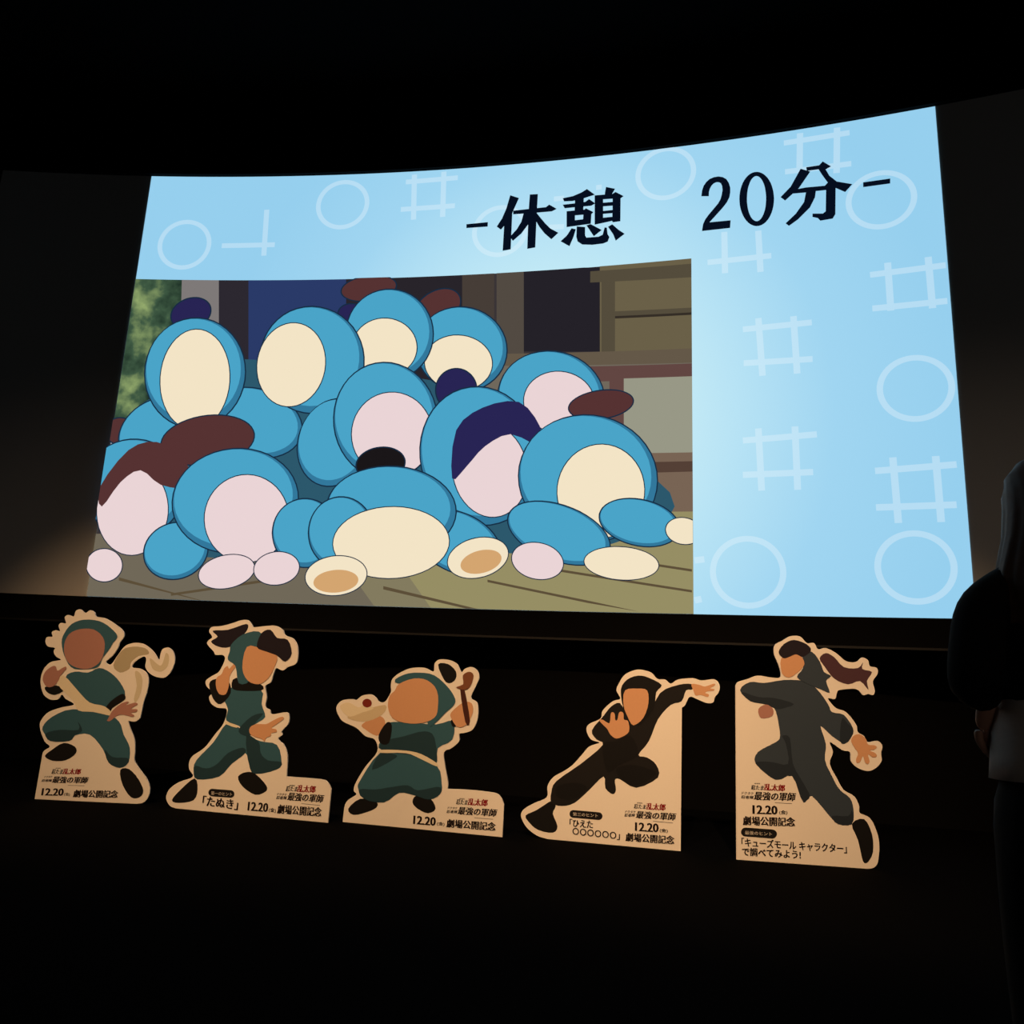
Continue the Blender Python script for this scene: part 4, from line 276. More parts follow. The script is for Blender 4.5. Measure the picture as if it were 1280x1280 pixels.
 ('round_bundle',(74,164,200),[(1.101,2.564),(1.091,2.535),(1.074,2.509),(1.05,2.486),(1.018,2.467),(0.981,2.451),(0.939,2.439),(0.893,2.432),(0.842,2.43),(0.791,2.432),(0.738,2.439),(0.684,2.45),(0.633,2.466),(0.584,2.486),(0.538,2.509),(0.497,2.536),(0.462,2.564),(0.432,2.596),(0.41,2.627),(0.396,2.66),(0.389,2.692),(0.391,2.723),(0.401,2.752),(0.419,2.78),(0.444,2.803),(0.476,2.823),(0.515,2.84),(0.558,2.851),(0.606,2.858),(0.658,2.86),(0.71,2.857),(0.763,2.849),(0.817,2.837),(0.869,2.82),(0.917,2.8),(0.962,2.775),(1.002,2.749),(1.036,2.72),(1.064,2.688),(1.085,2.657),(1.098,2.625),(1.103,2.594)]),
 ('outline',(22,44,66),[(-3.996,2.948),(-3.992,2.868),(-4.001,2.788),(-4.021,2.714),(-4.053,2.645),(-4.097,2.58),(-4.15,2.525),(-4.211,2.479),(-4.282,2.442),(-4.357,2.416),(-4.436,2.402),(-4.519,2.399),(-4.601,2.408),(-4.682,2.429),(-4.762,2.461),(-4.836,2.502),(-4.904,2.554),(-4.92,2.57),(-4.92,3.381),(-4.902,3.395),(-4.831,3.434),(-4.755,3.461),(-4.674,3.476),(-4.589,3.478),(-4.504,3.469),(-4.421,3.446),(-4.339,3.412),(-4.264,3.368),(-4.195,3.314),(-4.134,3.25),(-4.082,3.181),(-4.042,3.107),(-4.013,3.027)]),
 ('bundle_shade',(50,120,156),[(-4.01,2.947),(-4.006,2.87),(-4.015,2.792),(-4.034,2.719),(-4.066,2.652),(-4.109,2.589),(-4.16,2.535),(-4.22,2.491),(-4.289,2.455),(-4.361,2.429),(-4.439,2.416),(-4.52,2.413),(-4.6,2.421),(-4.679,2.442),(-4.757,2.473),(-4.829,2.513),(-4.895,2.563),(-4.92,2.588),(-4.92,3.362),(-4.893,3.383),(-4.824,3.421),(-4.75,3.447),(-4.671,3.461),(-4.588,3.464),(-4.506,3.455),(-4.425,3.433),(-4.345,3.399),(-4.271,3.357),(-4.204,3.304),(-4.144,3.242),(-4.094,3.175),(-4.055,3.102),(-4.027,3.025)]),
 ('round_bundle',(74,164,200),[(-4.058,2.978),(-4.054,2.905),(-4.062,2.833),(-4.081,2.765),(-4.111,2.702),(-4.152,2.644),(-4.201,2.593),(-4.258,2.552),(-4.324,2.518),(-4.393,2.494),(-4.466,2.482),(-4.543,2.479),(-4.62,2.487),(-4.695,2.506),(-4.769,2.535),(-4.837,2.572),(-4.9,2.619),(-4.92,2.639),(-4.92,3.364),(-4.896,3.383),(-4.83,3.418),(-4.759,3.443),(-4.685,3.456),(-4.606,3.458),(-4.528,3.449),(-4.451,3.429),(-4.375,3.398),(-4.305,3.359),(-4.242,3.31),(-4.185,3.252),(-4.137,3.19),(-4.101,3.122),(-4.073,3.05)]),
 ('outline',(22,44,66),[(-4.14,2.672),(-4.14,2.601),(-4.148,2.53),(-4.165,2.464),(-4.191,2.404),(-4.224,2.349),(-4.263,2.302),(-4.309,2.264),(-4.36,2.235),(-4.414,2.215),(-4.471,2.207),(-4.53,2.209),(-4.588,2.221),(-4.645,2.244),(-4.701,2.277),(-4.752,2.319),(-4.799,2.369),(-4.84,2.427),(-4.875,2.489),(-4.901,2.557),(-4.92,2.627),(-4.92,2.866),(-4.909,2.912),(-4.885,2.975),(-4.852,3.032),(-4.813,3.081),(-4.767,3.12),(-4.715,3.151),(-4.66,3.171),(-4.602,3.179),(-4.541,3.177),(-4.482,3.164),(-4.424,3.139),(-4.367,3.104),(-4.315,3.061),(-4.268,3.009),(-4.226,2.949),(-4.193,2.885),(-4.167,2.817),(-4.149,2.744)]),
 ('pale_disc',(234,212,214),[(-4.15,2.672),(-4.15,2.603),(-4.159,2.533),(-4.175,2.469),(-4.2,2.41),(-4.232,2.356),(-4.27,2.31),(-4.315,2.273),(-4.365,2.244),(-4.417,2.225),(-4.472,2.217),(-4.53,2.219),(-4.587,2.231),(-4.642,2.254),(-4.697,2.286),(-4.746,2.326),(-4.792,2.375),(-4.832,2.432),(-4.866,2.493),(-4.891,2.56),(-4.91,2.63),(-4.92,2.697),(-4.92,2.789),(-4.914,2.842),(-4.899,2.908),(-4.875,2.968),(-4.843,3.024),(-4.805,3.072),(-4.761,3.111),(-4.71,3.141),(-4.657,3.16),(-4.6,3.168),(-4.541,3.166),(-4.483,3.153),(-4.427,3.129),(-4.371,3.095),(-4.321,3.053),(-4.275,3.002),(-4.235,2.944),(-4.202,2.881),(-4.177,2.814),(-4.159,2.743)]),
 ('round_cap',(86,50,50),[(-4.92,2.943),(-4.864,3.07),(-4.772,3.225),(-4.675,3.346),(-4.581,3.412),(-4.481,3.443),(-4.378,3.445),(-4.259,3.413),(-4.137,3.351),(-4.044,3.274),(-3.989,3.169),(-3.963,3.049),(-3.977,2.966),(-4.05,2.94),(-4.162,2.95),(-4.269,2.975),(-4.355,3.026),(-4.435,3.093),(-4.511,3.127),(-4.582,3.108),(-4.649,3.055),(-4.711,2.988),(-4.772,2.89),(-4.828,2.777),(-4.872,2.719),(-4.908,2.749),(-4.92,2.792)]),
 ('outline',(22,44,66),[(-3.686,2.405),(-3.669,2.362),(-3.659,2.316),(-3.657,2.271),(-3.663,2.225),(-3.677,2.18),(-3.698,2.138),(-3.726,2.099),(-3.76,2.063),(-3.799,2.033),(-3.843,2.008),(-3.892,1.988),(-3.942,1.975),(-3.993,1.969),(-4.046,1.969),(-4.097,1.976),(-4.146,1.99),(-4.193,2.01),(-4.235,2.036),(-4.272,2.067),(-4.304,2.104),(-4.329,2.143),(-4.346,2.186),(-4.357,2.232),(-4.36,2.277),(-4.355,2.323),(-4.342,2.369),(-4.322,2.412),(-4.294,2.451),(-4.26,2.488),(-4.221,2.519),(-4.176,2.545),(-4.127,2.565),(-4.077,2.578),(-4.025,2.584),(-3.971,2.584),(-3.919,2.576),(-3.87,2.562),(-3.822,2.541),(-3.78,2.514),(-3.743,2.482),(-3.711,2.445)]),
 ('bundle_shade',(50,120,156),[(-3.699,2.4),(-3.682,2.359),(-3.673,2.315),(-3.671,2.272),(-3.677,2.228),(-3.691,2.185),(-3.71,2.145),(-3.737,2.108),(-3.771,2.073),(-3.808,2.044),(-3.851,2.02),(-3.897,2.001),(-3.945,1.988),(-3.995,1.982),(-4.045,1.983),(-4.094,1.989),(-4.141,2.002),(-4.186,2.022),(-4.227,2.046),(-4.262,2.076),(-4.293,2.111),(-4.317,2.148),(-4.333,2.189),(-4.343,2.233),(-4.346,2.276),(-4.341,2.32),(-4.328,2.364),(-4.309,2.405),(-4.282,2.443),(-4.249,2.478),(-4.211,2.508),(-4.169,2.533),(-4.122,2.552),(-4.073,2.565),(-4.023,2.571),(-3.972,2.57),(-3.922,2.563),(-3.874,2.549),(-3.829,2.529),(-3.788,2.504),(-3.753,2.474),(-3.722,2.438)]),
 ('round_bundle',(74,164,200),[(-3.727,2.411),(-3.712,2.372),(-3.703,2.332),(-3.702,2.291),(-3.708,2.25),(-3.721,2.21),(-3.74,2.172),(-3.766,2.137),(-3.797,2.105),(-3.833,2.077),(-3.874,2.055),(-3.918,2.037),(-3.963,2.024),(-4.01,2.018),(-4.058,2.018),(-4.105,2.024),(-4.149,2.036),(-4.192,2.054),(-4.23,2.076),(-4.263,2.104),(-4.292,2.136),(-4.314,2.171),(-4.33,2.209),(-4.339,2.25),(-4.341,2.291),(-4.335,2.332),(-4.323,2.373),(-4.304,2.411),(-4.279,2.447),(-4.247,2.48),(-4.211,2.508),(-4.171,2.531),(-4.126,2.55),(-4.08,2.562),(-4.033,2.568),(-3.984,2.568),(-3.937,2.562),(-3.892,2.549),(-3.849,2.531),(-3.811,2.507),(-3.777,2.479),(-3.749,2.446)]),
 ('outline',(22,44,66),[(-2.754,2.931),(-2.741,2.847),(-2.744,2.761),(-2.762,2.679),(-2.795,2.601),(-2.842,2.525),(-2.901,2.458),(-2.972,2.4),(-3.054,2.349),(-3.143,2.309),(-3.238,2.281),(-3.339,2.264),(-3.441,2.259),(-3.542,2.267),(-3.643,2.288),(-3.737,2.319),(-3.825,2.362),(-3.906,2.417),(-3.975,2.479),(-4.033,2.549),(-4.078,2.627),(-4.109,2.708),(-4.124,2.792),(-4.124,2.88),(-4.109,2.964),(-4.078,3.045),(-4.032,3.124),(-3.974,3.194),(-3.903,3.256),(-3.819,3.309),(-3.729,3.351),(-3.631,3.38),(-3.527,3.397),(-3.423,3.401),(-3.319,3.391),(-3.216,3.368),(-3.119,3.333),(-3.031,3.287),(-2.949,3.229),(-2.881,3.165),(-2.825,3.092),(-2.782,3.012)]),
 ('bundle_shade',(50,120,156),[(-2.767,2.929),(-2.755,2.847),(-2.758,2.763),(-2.775,2.683),(-2.808,2.606),(-2.854,2.533),(-2.912,2.467),(-2.982,2.41),(-3.062,2.36),(-3.149,2.321),(-3.242,2.294),(-3.342,2.277),(-3.441,2.273),(-3.54,2.281),(-3.639,2.3),(-3.732,2.331),(-3.817,2.373),(-3.897,2.426),(-3.965,2.487),(-4.021,2.555),(-4.065,2.631),(-4.095,2.711),(-4.11,2.793),(-4.11,2.878),(-4.095,2.96),(-4.065,3.039),(-4.02,3.116),(-3.963,3.185),(-3.893,3.245),(-3.811,3.297),(-3.722,3.338),(-3.627,3.366),(-3.525,3.383),(-3.423,3.386),(-3.321,3.377),(-3.22,3.354),(-3.125,3.321),(-3.039,3.276),(-2.959,3.22),(-2.891,3.157),(-2.837,3.086),(-2.795,3.008)]),
 ('round_bundle',(74,164,200),[(-2.824,2.956),(-2.813,2.88),(-2.816,2.802),(-2.833,2.727),(-2.864,2.655),(-2.908,2.587),(-2.963,2.525),(-3.03,2.471),(-3.107,2.425),(-3.19,2.388),(-3.279,2.362),(-3.373,2.347),(-3.467,2.342),(-3.562,2.349),(-3.656,2.367),(-3.743,2.396),(-3.825,2.435),(-3.9,2.484),(-3.964,2.54),(-4.017,2.604),(-4.059,2.675),(-4.087,2.749),(-4.1,2.825),(-4.1,2.905),(-4.086,2.981),(-4.056,3.056),(-4.013,3.127),(-3.958,3.191),(-3.892,3.247),(-3.814,3.296),(-3.73,3.334),(-3.639,3.361),(-3.542,3.377),(-3.445,3.381),(-3.349,3.372),(-3.252,3.352),(-3.163,3.321),(-3.081,3.279),(-3.005,3.227),(-2.941,3.168),(-2.89,3.103),(-2.85,3.03)]),
 ('outline',(22,44,66),[(-2.823,2.598),(-2.829,2.53),(-2.845,2.462),(-2.87,2.4),(-2.905,2.344),(-2.948,2.293),(-2.998,2.25),(-3.054,2.216),(-3.117,2.19),(-3.182,2.175),(-3.25,2.17),(-3.319,2.175),(-3.387,2.189),(-3.452,2.215),(-3.516,2.25),(-3.573,2.292),(-3.624,2.343),(-3.669,2.401),(-3.705,2.464),(-3.731,2.531),(-3.748,2.601),(-3.755,2.672),(-3.75,2.741),(-3.736,2.811),(-3.712,2.875),(-3.678,2.933),(-3.634,2.987),(-3.584,3.031),(-3.527,3.066),(-3.463,3.093),(-3.396,3.109),(-3.327,3.113),(-3.256,3.107),(-3.187,3.091),(-3.12,3.064),(-3.056,3.027),(-2.998,2.982),(-2.947,2.929),(-2.903,2.869),(-2.869,2.806),(-2.844,2.739),(-2.829,2.668)]),
 ('pale_disc',(234,212,214),[(-2.834,2.599),(-2.839,2.532),(-2.855,2.466),(-2.879,2.405),(-2.913,2.35),(-2.956,2.3),(-3.004,2.258),(-3.06,2.225),(-3.121,2.2),(-3.184,2.184),(-3.25,2.18),(-3.319,2.185),(-3.385,2.199),(-3.449,2.224),(-3.511,2.258),(-3.567,2.3),(-3.617,2.349),(-3.66,2.406),(-3.695,2.468),(-3.721,2.533),(-3.737,2.602),(-3.744,2.671),(-3.74,2.739),(-3.726,2.807),(-3.702,2.869),(-3.669,2.927),(-3.627,2.979),(-3.577,3.022),(-3.521,3.057),(-3.459,3.083),(-3.394,3.098),(-3.326,3.103),(-3.257,3.097),(-3.189,3.081),(-3.124,3.054),(-3.061,3.018),(-3.005,2.975),(-2.955,2.923),(-2.912,2.864),(-2.878,2.802),(-2.854,2.736),(-2.839,2.667)]),
 ('outline',(22,44,66),[(-2.282,2.504),(-2.281,2.45),(-2.288,2.396),(-2.303,2.345),(-2.325,2.298),(-2.355,2.255),(-2.39,2.217),(-2.431,2.186),(-2.477,2.161),(-2.525,2.144),(-2.577,2.135),(-2.63,2.134),(-2.683,2.14),(-2.735,2.155),(-2.786,2.177),(-2.833,2.206),(-2.876,2.242),(-2.914,2.284),(-2.946,2.33),(-2.97,2.381),(-2.988,2.435),(-2.999,2.489),(-3.0,2.544),(-2.994,2.599),(-2.98,2.65),(-2.958,2.699),(-2.929,2.743),(-2.893,2.782),(-2.852,2.814),(-2.805,2.839),(-2.756,2.857),(-2.703,2.866),(-2.648,2.867),(-2.595,2.859),(-2.542,2.844),(-2.49,2.82),(-2.443,2.79),(-2.401,2.753),(-2.363,2.709),(-2.332,2.662),(-2.308,2.612),(-2.291,2.558)]),
 ('bundle_shade',(50,120,156),[(-2.296,2.504),(-2.295,2.452),(-2.302,2.399),(-2.316,2.351),(-2.337,2.306),(-2.366,2.264),(-2.399,2.227),(-2.439,2.198),(-2.483,2.174),(-2.53,2.157),(-2.579,2.148),(-2.631,2.147),(-2.682,2.153),(-2.732,2.167),(-2.781,2.189),(-2.826,2.217),(-2.867,2.251),(-2.904,2.292),(-2.934,2.337),(-2.958,2.385),(-2.975,2.437),(-2.985,2.489),(-2.986,2.542),(-2.98,2.595),(-2.967,2.645),(-2.946,2.691),(-2.917,2.734),(-2.884,2.772),(-2.844,2.802),(-2.799,2.827),(-2.751,2.844),(-2.701,2.852),(-2.648,2.853),(-2.596,2.846),(-2.546,2.831),(-2.496,2.808),(-2.451,2.779),(-2.41,2.743),(-2.373,2.702),(-2.344,2.656),(-2.321,2.608),(-2.304,2.556)]),
 ('round_bundle',(74,164,200),[(-2.325,2.524),(-2.324,2.476),(-2.331,2.427),(-2.344,2.382),(-2.365,2.34),(-2.392,2.301),(-2.424,2.267),(-2.461,2.239),(-2.504,2.217),(-2.548,2.201),(-2.595,2.193),(-2.644,2.192),(-2.693,2.198),(-2.74,2.211),(-2.787,2.231),(-2.83,2.257),(-2.868,2.289),(-2.903,2.327),(-2.932,2.369),(-2.955,2.414),(-2.971,2.462),(-2.98,2.511),(-2.981,2.56),(-2.976,2.609),(-2.963,2.655),(-2.943,2.699),(-2.916,2.739),(-2.883,2.773),(-2.846,2.802),(-2.803,2.825),(-2.757,2.84),(-2.71,2.848),(-2.66,2.849),(-2.61,2.843),(-2.562,2.829),(-2.515,2.808),(-2.472,2.78),(-2.433,2.747),(-2.399,2.708),(-2.37,2.666),(-2.349,2.621),(-2.333,2.573)]),
 ('outline',(22,44,66),[(-0.587,2.233),(-0.609,2.194),(-0.641,2.16),(-0.68,2.132),(-0.727,2.111),(-0.782,2.097),(-0.841,2.089),(-0.904,2.089),(-0.971,2.096),(-1.038,2.111),(-1.105,2.132),(-1.172,2.161),(-1.235,2.194),(-1.293,2.234),(-1.346,2.278),(-1.392,2.325),(-1.429,2.374),(-1.458,2.426),(-1.477,2.476),(-1.485,2.526),(-1.484,2.574),(-1.472,2.619),(-1.45,2.659),(-1.418,2.694),(-1.377,2.723),(-1.329,2.744),(-1.272,2.759),(-1.212,2.766),(-1.147,2.765),(-1.078,2.757),(-1.01,2.741),(-0.942,2.718),(-0.875,2.688),(-0.812,2.653),(-0.755,2.612),(-0.703,2.567),(-0.659,2.52),(-0.624,2.471),(-0.597,2.42),(-0.579,2.37),(-0.572,2.322),(-0.575,2.275)]),
 ('bundle_shade',(50,120,156),[(-0.599,2.238),(-0.62,2.201),(-0.651,2.169),(-0.689,2.142),(-0.734,2.122),(-0.787,2.108),(-0.844,2.101),(-0.905,2.102),(-0.971,2.109),(-1.036,2.123),(-1.101,2.144),(-1.166,2.172),(-1.227,2.205),(-1.283,2.243),(-1.336,2.286),(-1.38,2.331),(-1.416,2.378),(-1.445,2.428),(-1.463,2.477),(-1.472,2.524),(-1.471,2.571),(-1.46,2.613),(-1.438,2.651),(-1.407,2.685),(-1.368,2.713),(-1.321,2.733),(-1.267,2.747),(-1.208,2.754),(-1.145,2.752),(-1.078,2.744),(-1.012,2.728),(-0.946,2.706),(-0.88,2.676),(-0.82,2.642),(-0.764,2.603),(-0.713,2.56),(-0.671,2.514),(-0.636,2.467),(-0.609,2.418),(-0.592,2.37),(-0.585,2.324),(-0.588,2.279)]),
 ('round_bundle',(74,164,200),[(-0.634,2.264),(-0.654,2.23),(-0.683,2.2),(-0.719,2.175),(-0.762,2.157),(-0.812,2.144),(-0.866,2.138),(-0.924,2.139),(-0.986,2.147),(-1.048,2.16),(-1.11,2.181),(-1.172,2.207),(-1.23,2.238),(-1.284,2.274),(-1.333,2.314),(-1.376,2.357),(-1.41,2.402),(-1.438,2.448),(-1.456,2.494),(-1.464,2.538),(-1.463,2.582),(-1.453,2.622),(-1.433,2.657),(-1.404,2.688),(-1.367,2.713),(-1.323,2.732),(-1.271,2.745),(-1.215,2.75),(-1.156,2.749),(-1.092,2.74),(-1.029,2.725),(-0.967,2.704),(-0.905,2.676),(-0.847,2.644),(-0.794,2.607),(-0.745,2.566),(-0.704,2.523),(-0.671,2.479),(-0.646,2.433),(-0.629,2.388),(-0.622,2.344),(-0.624,2.302)]),
 ('outline',(22,44,66),[(-1.053,2.729),(-1.06,2.661),(-1.081,2.594),(-1.116,2.531),(-1.165,2.474),(-1.228,2.422),(-1.301,2.377),(-1.383,2.341),(-1.476,2.313),(-1.572,2.294),(-1.672,2.286),(-1.776,2.288),(-1.878,2.299),(-1.977,2.321),(-2.073,2.352),(-2.161,2.392),(-2.238,2.44),(-2.308,2.496),(-2.363,2.557),(-2.405,2.622),(-2.432,2.692),(-2.445,2.762),(-2.44,2.832),(-2.421,2.902),(-2.386,2.967),(-2.337,3.027),(-2.272,3.082),(-2.198,3.129),(-2.113,3.166),(-2.017,3.195),(-1.918,3.213),(-1.815,3.22),(-1.708,3.217),(-1.604,3.203),(-1.504,3.178),(-1.408,3.144),(-1.321,3.102),(-1.245,3.051),(-1.178,2.993),(-1.126,2.932),(-1.087,2.866),(-1.063,2.797)]),
 ('bundle_shade',(50,120,156),[(-1.067,2.729),(-1.073,2.663),(-1.094,2.598),(-1.128,2.537),(-1.177,2.482),(-1.238,2.431),(-1.309,2.388),(-1.39,2.352),(-1.481,2.325),(-1.575,2.307),(-1.674,2.299),(-1.776,2.301),(-1.876,2.312),(-1.972,2.333),(-2.067,2.364),(-2.153,2.402),(-2.229,2.449),(-2.297,2.503),(-2.351,2.562),(-2.392,2.626),(-2.419,2.694),(-2.431,2.762),(-2.427,2.83),(-2.407,2.897),(-2.373,2.961),(-2.325,3.019),(-2.262,3.073),(-2.189,3.118),(-2.105,3.154),(-2.012,3.182),(-1.914,3.2),(-1.813,3.206),(-1.708,3.203),(-1.607,3.19),(-1.509,3.166),(-1.414,3.132),(-1.33,3.091),(-1.255,3.042),(-1.189,2.986),(-1.138,2.926),(-1.1,2.863),(-1.076,2.795)]),
 ('round_bundle',(74,164,200),[(-1.122,2.757),(-1.128,2.695),(-1.148,2.635),(-1.18,2.578),(-1.226,2.526),(-1.285,2.479),(-1.353,2.438),(-1.43,2.406),(-1.516,2.38),(-1.606,2.364),(-1.7,2.356),(-1.797,2.358),(-1.892,2.368),(-1.984,2.388),(-2.074,2.417),(-2.155,2.453),(-2.228,2.497),(-2.292,2.548),(-2.344,2.603),(-2.382,2.662),(-2.408,2.725),(-2.42,2.788),(-2.415,2.852),(-2.397,2.915),(-2.365,2.974),(-2.318,3.028),(-2.258,3.077),(-2.189,3.119),(-2.11,3.153),(-2.021,3.179),(-1.928,3.196),(-1.832,3.202),(-1.732,3.199),(-1.636,3.186),(-1.543,3.164),(-1.453,3.133),(-1.372,3.094),(-1.301,3.049),(-1.239,2.996),(-1.189,2.941),(-1.154,2.881),(-1.131,2.819)]),
 ('outline',(22,44,66),[(-1.898,2.51),(-1.898,2.454),(-1.905,2.398),(-1.92,2.346),(-1.942,2.297),(-1.972,2.252),(-2.007,2.213),(-2.047,2.181),(-2.093,2.155),(-2.142,2.138),(-2.193,2.128),(-2.246,2.127),(-2.299,2.134),(-2.35,2.149),(-2.401,2.173),(-2.447,2.203),(-2.489,2.24),(-2.527,2.284),(-2.559,2.332),(-2.583,2.385),(-2.6,2.441),(-2.61,2.497),(-2.611,2.554),(-2.605,2.612),(-2.591,2.665),(-2.569,2.715),(-2.539,2.762),(-2.504,2.802),(-2.463,2.835),(-2.416,2.861),(-2.366,2.879),(-2.314,2.889),(-2.26,2.889),(-2.206,2.881),(-2.154,2.865),(-2.103,2.84),(-2.056,2.808),(-2.014,2.77),(-1.977,2.724),(-1.946,2.675),(-1.923,2.623),(-1.907,2.567)]),
 ('bundle_shade',(50,120,156),[(-1.912,2.51),(-1.911,2.456),(-1.918,2.402),(-1.932,2.351),(-1.954,2.304),(-1.982,2.261),(-2.016,2.223),(-2.055,2.192),(-2.099,2.167),(-2.146,2.15),(-2.195,2.141),(-2.246,2.14),(-2.297,2.147),(-2.346,2.162),(-2.395,2.184),(-2.44,2.214),(-2.48,2.25),(-2.517,2.292),(-2.547,2.338),(-2.57,2.389),(-2.587,2.443),(-2.596,2.498),(-2.598,2.553),(-2.591,2.608),(-2.578,2.66),(-2.557,2.708),(-2.528,2.753),(-2.494,2.792),(-2.455,2.823),(-2.41,2.849),(-2.362,2.866),(-2.312,2.875),(-2.26,2.876),(-2.208,2.868),(-2.158,2.852),(-2.109,2.828),(-2.064,2.797),(-2.024,2.76),(-1.988,2.717),(-1.958,2.669),(-1.936,2.619),(-1.92,2.564)]),
 ('round_bundle',(74,164,200),[(-1.941,2.532),(-1.94,2.481),(-1.947,2.431),(-1.961,2.384),(-1.981,2.34),(-2.008,2.299),(-2.04,2.264),(-2.077,2.235),(-2.119,2.212),(-2.164,2.196),(-2.21,2.188),(-2.259,2.187),(-2.307,2.193),(-2.354,2.207),(-2.401,2.228),(-2.443,2.255),(-2.482,2.289),(-2.516,2.329),(-2.545,2.372),(-2.567,2.419),(-2.583,2.469),(-2.592,2.52),(-2.593,2.571),(-2.587,2.623),(-2.574,2.671),(-2.553,2.716),(-2.526,2.758),(-2.494,2.794),(-2.456,2.823),(-2.413,2.847),(-2.368,2.863),(-2.321,2.871),(-2.271,2.872),(-2.222,2.865),(-2.174,2.85),(-2.128,2.828),(-2.085,2.799),(-2.047,2.765),(-2.013,2.724),(-1.985,2.68),(-1.963,2.633),(-1.948,2.582)]),
 ('outline',(22,44,66),[(-1.107,2.443),(-1.109,2.388),(-1.124,2.333),(-1.151,2.281),(-1.192,2.232),(-1.245,2.186),(-1.306,2.145),(-1.378,2.111),(-1.458,2.082),(-1.542,2.061),(-1.631,2.049),(-1.723,2.043),(-1.813,2.046),(-1.902,2.057),(-1.989,2.077),(-2.068,2.103),(-2.139,2.136),(-2.203,2.177),(-2.255,2.222),(-2.295,2.272),(-2.323,2.326),(-2.337,2.381),(-2.337,2.437),(-2.323,2.494),(-2.296,2.548),(-2.256,2.599),(-2.202,2.647),(-2.139,2.689),(-2.066,2.725),(-1.983,2.754),(-1.897,2.775),(-1.806,2.787),(-1.712,2.791),(-1.62,2.787),(-1.53,2.774),(-1.444,2.753),(-1.365,2.724),(-1.294,2.689),(-1.232,2.647),(-1.182,2.601),(-1.145,2.551),(-1.119,2.498)]),
 ('pale_disc',(243,228,198),[(-1.117,2.443),(-1.118,2.389),(-1.134,2.336),(-1.161,2.285),(-1.201,2.237),(-1.253,2.192),(-1.313,2.152),(-1.384,2.119),(-1.463,2.091),(-1.545,2.071),(-1.632,2.058),(-1.723,2.053),(-1.812,2.056),(-1.899,2.066),(-1.985,2.085),(-2.062,2.111),(-2.133,2.143),(-2.195,2.183),(-2.247,2.227),(-2.286,2.275),(-2.313,2.328),(-2.327,2.381),(-2.327,2.436),(-2.313,2.492),(-2.286,2.544),(-2.246,2.594),(-2.194,2.641),(-2.131,2.682),(-2.06,2.716),(-1.978,2.744),(-1.893,2.765),(-1.804,2.777),(-1.712,2.781),(-1.621,2.777),(-1.533,2.764),(-1.448,2.744),(-1.37,2.716),(-1.301,2.682),(-1.24,2.641),(-1.191,2.597),(-1.154,2.548),(-1.129,2.496)]),
 ('outline',(22,44,66),[(-4.545,2.104),(-4.543,2.077),(-4.546,2.051),(-4.553,2.026),(-4.565,2.003),(-4.58,1.981),(-4.599,1.962),(-4.621,1.947),(-4.646,1.934),(-4.673,1.925),(-4.702,1.92),(-4.732,1.919),(-4.761,1.922),(-4.79,1.929),(-4.819,1.939),(-4.845,1.953),(-4.87,1.97),(-4.891,1.991),(-4.91,2.013),(-4.92,2.03),(-4.92,2.195),(-4.907,2.213),(-4.888,2.232),(-4.866,2.248),(-4.841,2.261),(-4.814,2.27),(-4.785,2.275),(-4.755,2.276),(-4.725,2.273),(-4.696,2.266),(-4.667,2.255),(-4.64,2.241),(-4.616,2.224),(-4.594,2.203),(-4.576,2.181),(-4.562,2.156),(-4.551,2.13)]),
 ('pale_disc',(234,212,214),[(-4.555,2.103),(-4.554,2.079),(-4.556,2.054),(-4.563,2.03),(-4.574,2.008),(-4.589,1.988),(-4.607,1.97),(-4.628,1.955),(-4.652,1.943),(-4.677,1.935),(-4.704,1.93),(-4.732,1.929),(-4.76,1.932),(-4.788,1.938),(-4.815,1.948),(-4.84,1.961),(-4.863,1.977),(-4.884,1.997),(-4.901,2.018),(-4.915,2.04),(-4.92,2.053),(-4.92,2.172),(-4.913,2.186),(-4.898,2.206),(-4.881,2.224),(-4.86,2.239),(-4.836,2.251),(-4.81,2.26),(-4.783,2.264),(-4.754,2.266),(-4.726,2.263),(-4.698,2.256),(-4.671,2.246),(-4.645,2.233),(-4.623,2.216),(-4.602,2.197),(-4.584,2.176),(-4.571,2.153),(-4.561,2.128)]),
 ('outline',(22,44,66),[(-3.133,2.145),(-3.128,2.119),(-3.13,2.091),(-3.138,2.064),(-3.153,2.036),(-3.174,2.009),(-3.2,1.985),(-3.232,1.962),(-3.268,1.941),(-3.308,1.923),(-3.35,1.909),(-3.395,1.898),(-3.439,1.891),(-3.483,1.889),(-3.528,1.89),(-3.569,1.895),(-3.607,1.905),(-3.641,1.918),(-3.671,1.934),(-3.695,1.954),(-3.714,1.977),(-3.726,2.001),(-3.732,2.027),(-3.73,2.055),(-3.723,2.083),(-3.708,2.11),(-3.687,2.138),(-3.661,2.163),(-3.63,2.186),(-3.593,2.207),(-3.554,2.225),(-3.511,2.239),(-3.466,2.25),(-3.421,2.257),(-3.376,2.26),(-3.332,2.258),(-3.29,2.253),(-3.252,2.243),(-3.217,2.229),(-3.188,2.212),(-3.164,2.192),(-3.145,2.169)]),
